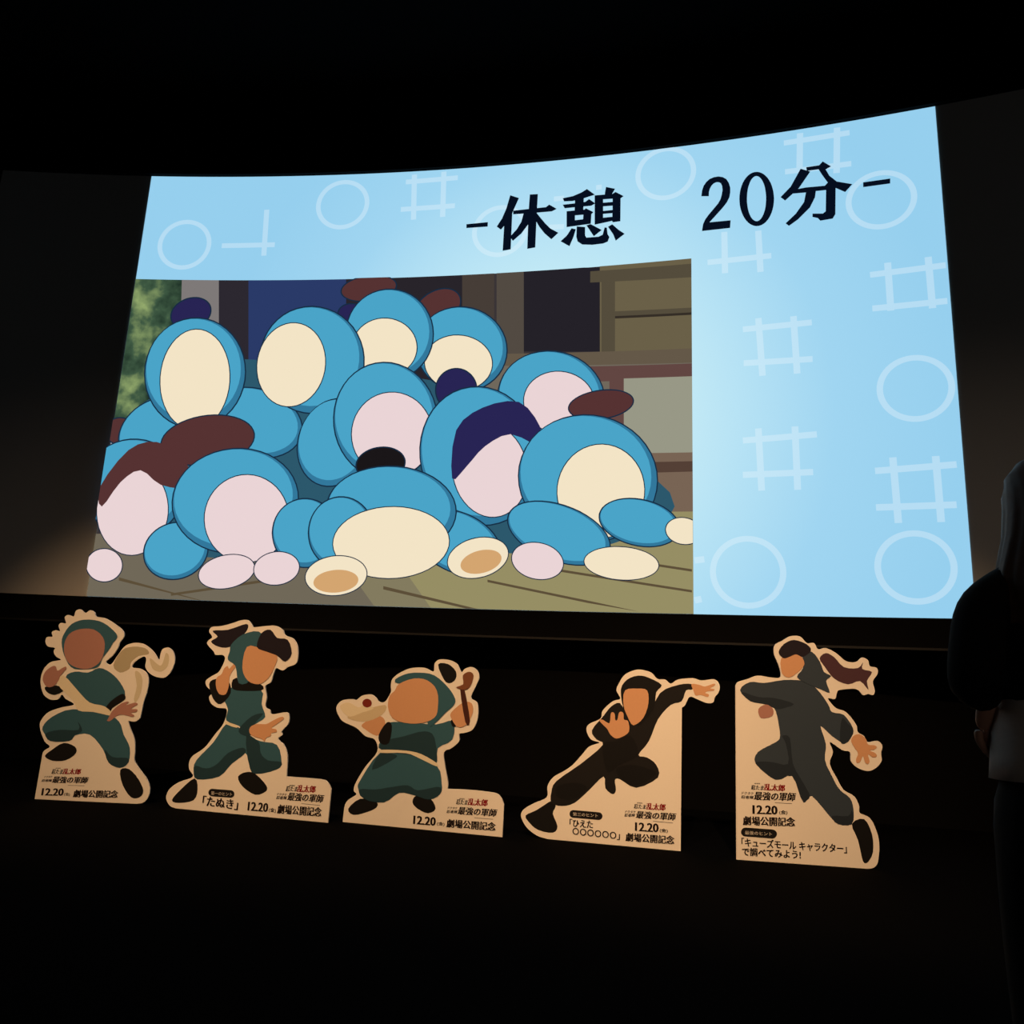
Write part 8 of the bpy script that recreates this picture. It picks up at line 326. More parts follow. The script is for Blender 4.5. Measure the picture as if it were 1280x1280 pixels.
 {'base': [-2.56,5.946],'yaw': -0.0346,'width': 1.266,'outline': [(-0.0,0.0),(0.0,0.028),(0.001,0.058),(0.002,0.085),(0.004,0.108),(0.007,0.125),(0.012,0.137),(0.018,0.148),(0.028,0.159),(0.043,0.172),(0.064,0.185),(0.083,0.197),(0.094,0.207),(0.093,0.215),(0.085,0.221),(0.075,0.227),(0.07,0.237),(0.07,0.249),(0.072,0.263),(0.077,0.279),(0.086,0.3),(0.098,0.325),(0.115,0.355),(0.134,0.386),(0.153,0.417),(0.177,0.447),(0.204,0.478),(0.228,0.508),(0.242,0.535),(0.244,0.56),(0.238,0.584),(0.227,0.605),(0.214,0.621),(0.197,0.63),(0.177,0.633),(0.155,0.636),(0.134,0.642),(0.113,0.655),(0.093,0.671),(0.072,0.687),(0.05,0.701),(0.025,0.711),(-0.001,0.719),(-0.026,0.727),(-0.047,0.734),(-0.062,0.741),(-0.074,0.747),(-0.084,0.754),(-0.094,0.764),(-0.105,0.779),(-0.118,0.797),(-0.128,0.816),(-0.134,0.833),(-0.135,0.847),(-0.132,0.859),(-0.126,0.87),(-0.119,0.879),(-0.111,0.888),(-0.102,0.896),(-0.091,0.902),(-0.078,0.907),(-0.061,0.911),(-0.042,0.914),(-0.022,0.916),(-0.006,0.917),(0.006,0.916),(0.016,0.914),(0.024,0.912),(0.034,0.914),(0.044,0.92),(0.054,0.929),(0.065,0.939),(0.078,0.947),(0.095,0.953),(0.114,0.957),(0.133,0.96),(0.149,0.961),(0.163,0.958),(0.174,0.953),(0.185,0.946),(0.194,0.94),(0.203,0.932),(0.209,0.923),(0.217,0.914),(0.225,0.909),(0.237,0.905),(0.249,0.904),(0.263,0.905),(0.275,0.911),(0.288,0.925),(0.3,0.945),(0.311,0.966),(0.319,0.984),(0.321,0.998),(0.319,1.011),(0.316,1.023),(0.315,1.035),(0.315,1.048),(0.316,1.061),(0.318,1.074),(0.325,1.088),(0.337,1.102),(0.353,1.116),(0.372,1.13),(0.392,1.142),(0.414,1.153),(0.438,1.164),(0.463,1.172),(0.488,1.178),(0.513,1.182),(0.539,1.184),(0.563,1.184),(0.586,1.182),(0.608,1.176),(0.629,1.166),(0.647,1.158),(0.66,1.157),(0.666,1.166),(0.666,1.183),(0.665,1.202),(0.667,1.217),(0.674,1.229),(0.682,1.238),(0.693,1.246),(0.707,1.251),(0.725,1.253),(0.747,1.253),(0.77,1.251),(0.79,1.248),(0.808,1.243),(0.825,1.236),(0.84,1.228),(0.854,1.218),(0.864,1.204),(0.873,1.186),(0.881,1.171),(0.888,1.162),(0.895,1.163),(0.901,1.171),(0.908,1.181),(0.917,1.188),(0.928,1.194),(0.942,1.199),(0.957,1.203),(0.97,1.203),(0.984,1.199),(0.997,1.192),(1.01,1.183),(1.019,1.173),(1.026,1.162),(1.03,1.15),(1.032,1.137),(1.033,1.123),(1.03,1.11),(1.025,1.097),(1.018,1.082),(1.011,1.066),(1.002,1.044),(0.989,1.019),(0.979,0.995),(0.976,0.976),(0.983,0.964),(0.997,0.957),(1.013,0.95),(1.025,0.941),(1.031,0.928),(1.035,0.913),(1.037,0.896),(1.039,0.879),(1.039,0.861),(1.038,0.842),(1.036,0.823),(1.032,0.805),(1.027,0.787),(1.02,0.77),(1.012,0.755),(1.002,0.741),(0.989,0.732),(0.974,0.724),(0.958,0.719),(0.943,0.714),(0.93,0.711),(0.916,0.709),(0.905,0.708),(0.897,0.702),(0.896,0.692),(0.899,0.678),(0.903,0.664),(0.9,0.65),(0.89,0.636),(0.875,0.622),(0.859,0.609),(0.843,0.597),(0.827,0.588),(0.809,0.582),(0.794,0.575),(0.785,0.563),(0.782,0.545),(0.785,0.522),(0.791,0.498),(0.797,0.472),(0.804,0.442),(0.813,0.41),(0.822,0.378),(0.828,0.353),(0.831,0.335),(0.831,0.323),(0.83,0.313),(0.83,0.302),(0.87,0.303),(0.909,0.305),(0.95,0.306),(0.993,0.307),(1.043,0.307),(1.097,0.306),(1.149,0.304),(1.188,0.301),(1.212,0.297),(1.225,0.291),(1.233,0.284),(1.241,0.275),(1.25,0.265),(1.257,0.252),(1.263,0.238),(1.269,0.225),(1.267,0.0)],'prints': [('hair_print',(11,11,14),[(0.696,1.212),(0.713,1.224),(0.747,1.224),(0.778,1.218),(0.803,1.205),(0.827,1.186),(0.843,1.166),(0.85,1.147),(0.851,1.127),(0.846,1.109),(0.835,1.093),(0.818,1.08),(0.801,1.073),(0.785,1.074),(0.768,1.081),(0.751,1.099),(0.728,1.134),(0.704,1.179)]),('shoe_print',(11,11,14),[(0.037,0.098),(0.057,0.126),(0.092,0.158),(0.132,0.179),(0.178,0.183),(0.229,0.175),(0.266,0.165),(0.279,0.154),(0.278,0.14),(0.269,0.126),(0.252,0.113),(0.226,0.099),(0.196,0.087),(0.16,0.074),(0.12,0.062),(0.086,0.058),(0.06,0.065),(0.041,0.079)]),('shoe_print',(11,11,14),[(0.557,0.188),(0.559,0.207),(0.57,0.226),(0.59,0.238),(0.623,0.24),(0.664,0.234),(0.699,0.223),(0.722,0.202),(0.739,0.176),(0.744,0.154),(0.733,0.137),(0.711,0.125),(0.686,0.118),(0.659,0.121),(0.629,0.131),(0.603,0.143),(0.582,0.156),(0.565,0.171)]),('hand_print',(205,155,118),[(0.098,0.729),(0.129,0.754),(0.178,0.782),(0.22,0.8),(0.249,0.799),(0.271,0.788),(0.286,0.771),(0.292,0.746),(0.291,0.715),(0.283,0.689),(0.269,0.67),(0.249,0.656),(0.225,0.651),(0.194,0.659),(0.158,0.676),(0.129,0.693),(0.108,0.704),(0.094,0.715)]),('bowl_print',(205,190,160),[(-0.03,0.78),(-0.001,0.797),(0.048,0.818),(0.102,0.838),(0.166,0.859),(0.234,0.879),(0.281,0.886),(0.294,0.87),(0.285,0.842),(0.264,0.815),(0.23,0.791),(0.184,0.769),(0.138,0.754),(0.097,0.75),(0.056,0.752),(0.023,0.757),(-0.006,0.762),(-0.028,0.769)]),('food_print',(225,215,190),[(-0.103,0.861),(-0.088,0.874),(-0.061,0.886),(-0.032,0.89),(-0.002,0.881),(0.03,0.865),(0.058,0.856),(0.073,0.86),(0.084,0.871),(0.099,0.877),(0.132,0.874),(0.17,0.865),(0.187,0.856),(0.168,0.844),(0.129,0.831),(0.09,0.818),(0.056,0.804),(0.022,0.789),(-0.008,0.781),(-0.032,0.785),(-0.052,0.797),(-0.069,0.81),(-0.086,0.826),(-0.1,0.845)]),('berry_print',(120,40,30),[(0.166,0.894),(0.166,0.886),(0.162,0.877),(0.157,0.87),(0.149,0.865),(0.139,0.861),(0.129,0.859),(0.119,0.86),(0.109,0.863),(0.1,0.867),(0.094,0.874),(0.089,0.882),(0.086,0.891),(0.087,0.899),(0.091,0.908),(0.096,0.915),(0.104,0.92),(0.114,0.924),(0.124,0.926),(0.134,0.925),(0.144,0.922),(0.153,0.917),(0.159,0.911),(0.164,0.903)]),('trousers_print',(50,92,110),[(0.271,0.53),(0.334,0.552),(0.404,0.551),(0.479,0.54),(0.567,0.523),(0.66,0.497),(0.73,0.465),(0.764,0.424),(0.776,0.378),(0.781,0.337),(0.787,0.308),(0.786,0.285),(0.776,0.264),(0.756,0.244),(0.726,0.226),(0.693,0.216),(0.654,0.218),(0.612,0.228),(0.569,0.237),(0.528,0.244),(0.487,0.25),(0.446,0.246),(0.408,0.223),(0.371,0.19),(0.328,0.168),(0.271,0.163),(0.209,0.169),(0.16,0.182),(0.131,0.201),(0.116,0.227),(0.108,0.252),(0.102,0.268),(0.103,0.283),(0.12,0.315),(0.158,0.383),(0.211,0.468)]),('fold_print',(30,58,70),[(0.119,0.246),(0.15,0.253),(0.2,0.253),(0.251,0.256),(0.297,0.264),(0.343,0.275),(0.388,0.284),(0.431,0.294),(0.473,0.303),(0.51,0.305),(0.538,0.297),(0.563,0.282),(0.594,0.275),(0.642,0.284),(0.697,0.299),(0.74,0.31),(0.763,0.311),(0.775,0.308),(0.781,0.301),(0.784,0.289),(0.781,0.273),(0.77,0.258),(0.751,0.242),(0.724,0.225),(0.693,0.216),(0.655,0.219),(0.612,0.228),(0.569,0.237),(0.528,0.244),(0.487,0.25),(0.446,0.246),(0.408,0.223),(0.371,0.19),(0.328,0.168),(0.271,0.163),(0.208,0.17),(0.16,0.182),(0.13,0.201),(0.115,0.227)]),('fold_print',(30,58,70),[(0.271,0.522),(0.313,0.532),(0.363,0.527),(0.397,0.52),(0.41,0.514),(0.407,0.504),(0.386,0.488),(0.331,0.453),(0.258,0.412),(0.211,0.396),(0.212,0.426),(0.238,0.481)]),('tunic_print',(50,92,110),[(0.309,0.753),(0.366,0.763),(0.451,0.765),(0.532,0.765),(0.596,0.764),(0.656,0.761),(0.711,0.763),(0.764,0.777),(0.811,0.795),(0.845,0.795),(0.859,0.759),(0.859,0.705),(0.846,0.659),(0.814,0.633),(0.769,0.614),(0.735,0.59),(0.73,0.549),(0.736,0.502),(0.729,0.473),(0.704,0.478),(0.665,0.5),(0.604,0.52),(0.501,0.528),(0.375,0.534),(0.284,0.544),(0.251,0.564),(0.252,0.588),(0.264,0.612),(0.287,0.63),(0.322,0.647),(0.344,0.667),(0.331,0.696),(0.306,0.729)]),('fold_print',(30,58,70),[(0.292,0.613),(0.335,0.631),(0.396,0.646),(0.456,0.661),(0.513,0.68),(0.57,0.699),(0.619,0.707),(0.655,0.705),(0.683,0.692),(0.704,0.663),(0.722,0.601),(0.734,0.524),(0.729,0.473),(0.706,0.472),(0.666,0.498),(0.604,0.52),(0.499,0.528),(0.373,0.533),(0.284,0.544),(0.256,0.564),(0.265,0.59)]),('cuff_print',(11,11,14),[(0.246,0.661),(0.261,0.695),(0.284,0.732),(0.306,0.756),(0.324,0.761),(0.34,0.753),(0.35,0.733),(0.351,0.693),(0.346,0.641),(0.335,0.603),(0.314,0.589),(0.287,0.589),(0.265,0.597),(0.252,0.612),(0.244,0.635)]),('cuff_print',(11,11,14),[(0.824,0.794),(0.832,0.804),(0.845,0.812),(0.857,0.813),(0.865,0.801),(0.872,0.781),(0.873,0.765),(0.868,0.756),(0.857,0.751),(0.847,0.751),(0.837,0.762),(0.828,0.779)]),('belt_print',(225,215,190),[(0.276,0.55),(0.331,0.554),(0.409,0.556),(0.478,0.556),(0.525,0.553),(0.564,0.548),(0.603,0.539),(0.65,0.522),(0.698,0.5),(0.732,0.482),(0.746,0.469),(0.746,0.459),(0.731,0.458),(0.693,0.469),(0.641,0.489),(0.591,0.507),(0.555,0.52),(0.522,0.531),(0.479,0.537),(0.41,0.536),(0.33,0.529),(0.274,0.527),(0.252,0.533),(0.253,0.542)]),('hand_print',(205,155,118),[(0.825,0.856),(0.849,0.883),(0.885,0.914),(0.917,0.936),(0.944,0.943),(0.967,0.942),(0.985,0.933),(0.995,0.916),(1.0,0.891),(0.998,0.865),(0.988,0.834),(0.972,0.801),(0.953,0.776),(0.933,0.76),(0.909,0.751),(0.888,0.751),(0.867,0.764),(0.848,0.786),(0.834,0.807),(0.824,0.822),(0.819,0.838)]),('stick_print',(70,36,28),[(0.887,1.035),(0.891,1.063),(0.904,1.064),(0.92,1.039),(0.941,0.97),(0.965,0.875),(0.979,0.804),(0.974,0.774),(0.96,0.768),(0.943,0.791),(0.923,0.862),(0.9,0.962)]),('food_print',(120,74,50),[(0.854,1.046),(0.867,1.052),(0.892,1.06),(0.91,1.071),(0.91,1.091),(0.904,1.116),(0.903,1.137),(0.916,1.152),(0.934,1.162),(0.952,1.167),(0.968,1.164),(0.983,1.154),(0.99,1.138),(0.986,1.111),(0.976,1.077),(0.962,1.051),(0.948,1.037),(0.93,1.031),(0.912,1.03),(0.889,1.032),(0.865,1.039)]),('hood_print',(50,92,110),[(0.348,1.063),(0.349,1.084),(0.382,1.106),(0.422,1.124),(0.459,1.135),(0.503,1.142),(0.547,1.144),(0.589,1.144),(0.632,1.14),(0.673,1.128),(0.714,1.105),(0.755,1.074),(0.789,1.043),(0.817,1.014),(0.839,0.984),(0.853,0.958),(0.855,0.938),(0.849,0.923),(0.838,0.907),(0.822,0.89),(0.802,0.873),(0.78,0.854),(0.757,0.829),(0.733,0.802),(0.71,0.781),(0.687,0.76),(0.665,0.744),(0.643,0.759),(0.624,0.829),(0.606,0.929),(0.57,1.008),(0.496,1.041),(0.406,1.051)]),('head_print',(205,155,118),[(0.385,1.051),(0.419,1.069),(0.464,1.087),(0.508,1.098),(0.547,1.101),(0.586,1.097),(0.62,1.087),(0.652,1.069),(0.68,1.045),(0.701,1.014),(0.713,0.974),(0.717,0.928),(0.716,0.888),(0.715,0.858),(0.709,0.833),(0.694,0.812),(0.666,0.792),(0.628,0.776),(0.587,0.765),(0.542,0.759),(0.493,0.758),(0.449,0.761),(0.41,0.767),(0.376,0.778),(0.348,0.793),(0.328,0.817),(0.314,0.845),(0.306,0.874),(0.304,0.904),(0.307,0.933),(0.314,0.958),(0.325,0.974),(0.34,0.986),(0.353,0.998),(0.361,1.015),(0.368,1.034)])],'texts': [('劇場版',(0.926,0.234),(0.967,0.235),0.0111,(34,22,20),0.3,0),('忍たま',(0.901,0.198),(0.99,0.199),0.0357,(34,22,20),0.9,0.12),('乱太郎',(0.99,0.199),(1.145,0.202),0.049,(150,22,26),1.2,0.08),('ドクタケ',(0.838,0.159),(0.913,0.162),0.0184,(34,22,20),0.4,0.2),('忍者隊',(0.83,0.131),(0.915,0.135),0.0221,(34,22,20),0.5,0.2),('最強の軍師',(0.915,0.129),(1.213,0.134),0.0551,(34,22,20),0.9,0.2),('12.20',(0.573,0.033),(0.753,0.034),0.0604,(34,22,20),0.95,0),('(金)',(0.762,0.036),(0.822,0.037),0.0293,(34,22,20),0.4,0),('劇場公開記念',(0.836,0.032),(1.216,0.037),0.0598,(34,22,20),0.9,0)],'bars': [((34,22,20),[(1.048,0.117),(1.192,0.118),(1.192,0.115),(1.048,0.114)])],'label': 'white cardboard cutout standee of a stout green figure holding a bowl and a skewer'},
 {'base': [-0.973,5.975],'yaw': -0.0191,'width': 0.947,'outline': [(-0.0,0.0),(-0.021,0.004),(-0.041,0.007),(-0.061,0.011),(-0.081,0.018),(-0.102,0.028),(-0.122,0.04),(-0.141,0.053),(-0.158,0.068),(-0.172,0.083),(-0.185,0.101),(-0.195,0.118),(-0.201,0.133),(-0.204,0.147),(-0.203,0.16),(-0.198,0.173),(-0.19,0.185),(-0.176,0.197),(-0.159,0.21),(-0.138,0.222),(-0.116,0.235),(-0.091,0.247),(-0.062,0.259),(-0.035,0.272),(-0.016,0.287),(-0.009,0.304),(-0.01,0.324),(-0.013,0.344),(-0.012,0.363),(-0.006,0.381),(0.003,0.398),(0.013,0.414),(0.027,0.429),(0.044,0.443),(0.065,0.455),(0.086,0.467),(0.106,0.479),(0.124,0.491),(0.14,0.502),(0.156,0.514),(0.172,0.528),(0.189,0.546),(0.206,0.565),(0.222,0.585),(0.238,0.603),(0.251,0.62),(0.263,0.636),(0.276,0.651),(0.29,0.664),(0.311,0.674),(0.335,0.683),(0.356,0.69),(0.366,0.696),(0.359,0.701),(0.341,0.704),(0.319,0.708),(0.302,0.716),(0.29,0.729),(0.28,0.745),(0.272,0.763),(0.268,0.778),(0.267,0.791),(0.27,0.803),(0.276,0.814),(0.287,0.825),(0.304,0.835),(0.328,0.846),(0.352,0.856),(0.369,0.868),(0.377,0.882),(0.378,0.896),(0.379,0.912),(0.386,0.927),(0.4,0.945),(0.419,0.964),(0.44,0.982),(0.458,0.996),(0.475,1.004),(0.492,1.008),(0.506,1.011),(0.514,1.018),(0.511,1.03),(0.501,1.045),(0.49,1.061),(0.484,1.076),(0.485,1.089),(0.489,1.103),(0.496,1.116),(0.503,1.129),(0.51,1.143),(0.517,1.157),(0.526,1.171),(0.536,1.183),(0.547,1.194),(0.56,1.203),(0.574,1.211),(0.589,1.218),(0.604,1.224),(0.62,1.229),(0.637,1.233),(0.655,1.234),(0.675,1.233),(0.696,1.229),(0.717,1.224),(0.735,1.217),(0.749,1.207),(0.76,1.194),(0.771,1.181),(0.783,1.172),(0.797,1.169),(0.812,1.17),(0.827,1.171),(0.84,1.169),(0.85,1.163),(0.859,1.154),(0.868,1.146),(0.879,1.142),(0.89,1.146),(0.901,1.155),(0.914,1.165),(0.931,1.173),(0.954,1.179),(0.981,1.183),(1.01,1.186),(1.034,1.188),(1.052,1.186),(1.067,1.181),(1.081,1.176),(1.098,1.174),(1.119,1.176),(1.144,1.181),(1.168,1.186),(1.187,1.186),(1.201,1.18),(1.212,1.171),(1.219,1.159),(1.224,1.147),(1.226,1.134),(1.225,1.121),(1.222,1.107),(1.217,1.096),(1.212,1.086),(1.205,1.078),(1.198,1.071),(1.192,1.063),(1.188,1.053),(1.186,1.042),(1.184,1.032),(1.179,1.024),(1.17,1.019),(1.16,1.016),(1.148,1.015),(1.134,1.016),(1.12,1.019),(1.104,1.025),(1.087,1.032),(1.071,1.038),(1.056,1.044),(1.041,1.051),(1.026,1.056),(1.014,1.054),(1.004,1.044),(0.996,1.027),(0.988,1.009),(0.982,0.995),(0.975,0.988),(0.969,0.983),(0.964,0.979),(0.958,0.975),(0.947,0.0)],'prints': [('shoe_print',(11,11,14),[(-0.168,0.149),(-0.151,0.162),(-0.121,0.176),(-0.088,0.193),(-0.047,0.221),(-0.002,0.253),(0.032,0.271),(0.047,0.266),(0.052,0.248),(0.053,0.229),(0.048,0.213),(0.038,0.197),(0.034,0.177),(0.045,0.15),(0.062,0.119),(0.071,0.093),(0.068,0.072),(0.057,0.056),(0.039,0.047),(0.007,0.044),(-0.033,0.048),(-0.069,0.056),(-0.097,0.068),(-0.12,0.084),(-0.139,0.101),(-0.155,0.117),(-0.168,0.133)]),('suit_print',(21,20,22),[(0.512,0.986),(0.489,0.986),(0.466,0.973),(0.445,0.956),(0.428,0.938),(0.412,0.916),(0.393,0.889),(0.363,0.854),(0.329,0.815),(0.308,0.781),(0.31,0.755),(0.326,0.735),(0.343,0.718),(0.365,0.708),(0.388,0.701),(0.39,0.682),(0.356,0.644),(0.299,0.595),(0.239,0.545),(0.175,0.497),(0.106,0.448),(0.054,0.406),(0.03,0.375),(0.022,0.351),(0.019,0.327),(0.014,0.299),(0.014,0.272),(0.021,0.251),(0.041,0.24),(0.07,0.235),(0.1,0.235),(0.129,0.239),(0.16,0.248),(0.193,0.264),(0.226,0.291),(0.262,0.325),(0.297,0.36),(0.334,0.4),(0.372,0.441),(0.4,0.461),(0.41,0.446),(0.41,0.411),(0.415,0.381),(0.431,0.363),(0.451,0.35),(0.468,0.344),(0.479,0.348),(0.487,0.359),(0.491,0.374),(0.489,0.396),(0.483,0.422),(0.482,0.442),(0.488,0.451),(0.499,0.454),(0.519,0.45),(0.55,0.433),(0.591,0.409),(0.636,0.4),(0.691,0.417),(0.749,0.449),(0.789,0.481),(0.799,0.511),(0.791,0.542),(0.776,0.568),(0.759,0.587),(0.735,0.602),(0.712,0.613),(0.686,0.618),(0.66,0.618),(0.649,0.628),(0.665,0.653),(0.695,0.687),(0.724,0.728),(0.745,0.777),(0.765,0.833),(0.788,0.884),(0.817,0.926),(0.848,0.962),(0.879,0.99),(0.907,1.004),(0.934,1.009),(0.956,1.02),(0.97,1.045),(0.978,1.075),(0.988,1.098),(1.004,1.105),(1.022,1.104),(1.033,1.107),(1.038,1.119),(1.038,1.135),(1.027,1.145),(1.003,1.147),(0.968,1.144),(0.93,1.134),(0.888,1.121),(0.842,1.102),(0.801,1.07),(0.769,1.013),(0.742,0.942),(0.71,0.892),(0.667,0.878),(0.619,0.884),(0.579,0.898),(0.552,0.926),(0.532,0.962)]),('fold_print',(11,11,14),[(0.069,0.375),(0.107,0.389),(0.158,0.4),(0.202,0.403),(0.24,0.399),(0.271,0.388),(0.283,0.371),(0.266,0.345),(0.229,0.313),(0.192,0.289),(0.159,0.28),(0.126,0.279),(0.098,0.282),(0.077,0.288),(0.06,0.297),(0.051,0.31),(0.047,0.331),(0.052,0.355)]),('fold_print',(11,11,14),[(0.491,0.524),(0.516,0.538),(0.555,0.55),(0.595,0.556),(0.635,0.554),(0.677,0.547),(0.712,0.538),(0.745,0.531),(0.772,0.521),(0.777,0.505),(0.744,0.474),(0.689,0.437),(0.636,0.415),(0.592,0.42),(0.55,0.441),(0.518,0.463),(0.498,0.483),(0.487,0.505)]),('fold_print',(11,11,14),[(0.39,0.682),(0.413,0.704),(0.45,0.708),(0.489,0.714),(0.525,0.734),(0.562,0.756),(0.593,0.758),(0.622,0.726),(0.645,0.674),(0.647,0.628),(0.616,0.598),(0.564,0.573),(0.517,0.551),(0.482,0.521),(0.451,0.494),(0.426,0.494),(0.405,0.545),(0.39,0.622)]),('hand_print',(205,155,118),[(1.027,1.145),(1.04,1.148),(1.059,1.146),(1.078,1.143),(1.093,1.139),(1.107,1.134),(1.123,1.132),(1.144,1.139),(1.167,1.149),(1.184,1.155),(1.192,1.154),(1.194,1.149),(1.192,1.143),(1.181,1.136),(1.166,1.127),(1.158,1.121),(1.164,1.119),(1.177,1.118),(1.186,1.117),(1.188,1.113),(1.186,1.108),(1.181,1.104),(1.17,1.102),(1.154,1.101),(1.142,1.099),(1.132,1.095),(1.125,1.09),(1.122,1.086),(1.129,1.083),(1.14,1.081),(1.148,1.077),(1.149,1.071),(1.147,1.063),(1.14,1.059),(1.126,1.061),(1.107,1.067),(1.091,1.071),(1.077,1.069),(1.066,1.065),(1.056,1.065),(1.049,1.074),(1.044,1.087),(1.04,1.1),(1.033,1.116),(1.026,1.133)]),('hood_print',(11,11,14),[(0.517,1.084),(0.526,1.115),(0.543,1.139),(0.563,1.158),(0.587,1.173),(0.615,1.184),(0.642,1.19),(0.668,1.19),(0.694,1.186),(0.722,1.177),(0.756,1.164),(0.792,1.147),(0.814,1.129),(0.809,1.114),(0.79,1.097),(0.775,1.076),(0.77,1.044),(0.768,1.007),(0.762,0.972),(0.748,0.943),(0.73,0.917),(0.71,0.892),(0.689,0.867),(0.667,0.843),(0.645,0.831),(0.622,0.836),(0.599,0.853),(0.579,0.873),(0.563,0.893),(0.55,0.917),(0.539,0.948),(0.527,0.991),(0.518,1.041)]),('head_print',(205,155,118),[(0.548,1.079),(0.574,1.092),(0.61,1.095),(0.643,1.096),(0.669,1.097),(0.692,1.096),(0.709,1.086),(0.718,1.062),(0.721,1.03),(0.719,0.996),(0.712,0.96),(0.7,0.923),(0.684,0.891),(0.662,0.864),(0.635,0.843),(0.612,0.833),(0.597,0.841),(0.584,0.861),(0.572,0.885),(0.559,0.911),(0.546,0.942),(0.538,0.974),(0.535,1.011),(0.537,1.05)]),('hand_print',(205,155,118),[(0.359,0.858),(0.363,0.862),(0.375,0.862),(0.387,0.86),(0.399,0.854),(0.412,0.847),(0.423,0.841),(0.43,0.838),(0.435,0.838),(0.439,0.845),(0.442,0.863),(0.443,0.888),(0.446,0.907),(0.451,0.916),(0.456,0.918),(0.462,0.918),(0.467,0.916),(0.472,0.911),(0.475,0.903),(0.477,0.891),(0.477,0.876),(0.479,0.865),(0.483,0.86),(0.489,0.86),(0.495,0.866),(0.498,0.88),(0.501,0.9),(0.505,0.915),(0.51,0.922),(0.517,0.924),(0.523,0.924),(0.529,0.923),(0.535,0.919),(0.539,0.912),(0.54,0.899),(0.54,0.883),(0.542,0.871),(0.55,0.867),(0.56,0.867),(0.569,0.864),(0.574,0.857),(0.577,0.848),(0.579,0.837),(0.582,0.822),(0.582,0.805),(0.58,0.789),(0.574,0.778),(0.564,0.768),(0.551,0.758),(0.533,0.748),(0.511,0.738),(0.491,0.733),(0.475,0.736),(0.461,0.745),(0.448,0.755),(0.438,0.768),(0.43,0.783),(0.421,0.797),(0.41,0.808),(0.398,0.817),(0.387,0.826),(0.375,0.838),(0.364,0.85)])],'texts': [('劇場版',(0.642,0.293),(0.681,0.294),0.0095,(34,22,20),0.3,0),('忍たま',(0.619,0.258),(0.705,0.259),0.0305,(34,22,20),0.9,0.12),('乱太郎',(0.706,0.257),(0.842,0.259),0.046,(150,22,26),1.2,0.08),('ドクタケ',(0.557,0.222),(0.632,0.225),0.019,(34,22,20),0.4,0.2),('忍者隊',(0.552,0.198),(0.627,0.201),0.0216,(34,22,20),0.5,0.2),('最強の軍師',(0.632,0.193),(0.909,0.198),0.0513,(34,22,20),0.9,0.2),('12.20',(0.629,0.107),(0.796,0.111),0.059,(34,22,20),0.95,0),('(金)',(0.802,0.111),(0.859,0.111),0.0293,(34,22,20),0.4,0),('劇場公開記念',(0.563,0.034),(0.904,0.04),0.0575,(34,22,20),0.9,0),('第三のヒント',(0.182,0.174),(0.364,0.177),0.0247,'white',0.3,0),('「ひえた',(0.159,0.099),(0.33,0.101),0.0533,(34,22,20),0.7,0),('○○○○○○」',(0.182,0.043),(0.524,0.038),0.0503,(34,22,20),0.5,0)],'bars': [((34,22,20),[(0.755,0.184),(0.894,0.183),(0.894,0.18),(0.755,0.181)]),('badge',[(0.184,0.214),(0.174,0.211),(0.164,0.205),(0.158,0.195),(0.157,0.185),(0.159,0.175),(0.165,0.167),(0.175,0.162),(0.186,0.161),(0.369,0.16),(0.38,0.163),(0.389,0.169),(0.395,0.178),(0.397,0.189),(0.394,0.199),(0.388,0.207),(0.379,0.212),(0.368,0.213)])],'label': 'white cardboard cutout standee of a lunging black-clad figure with one arm stretched out'},
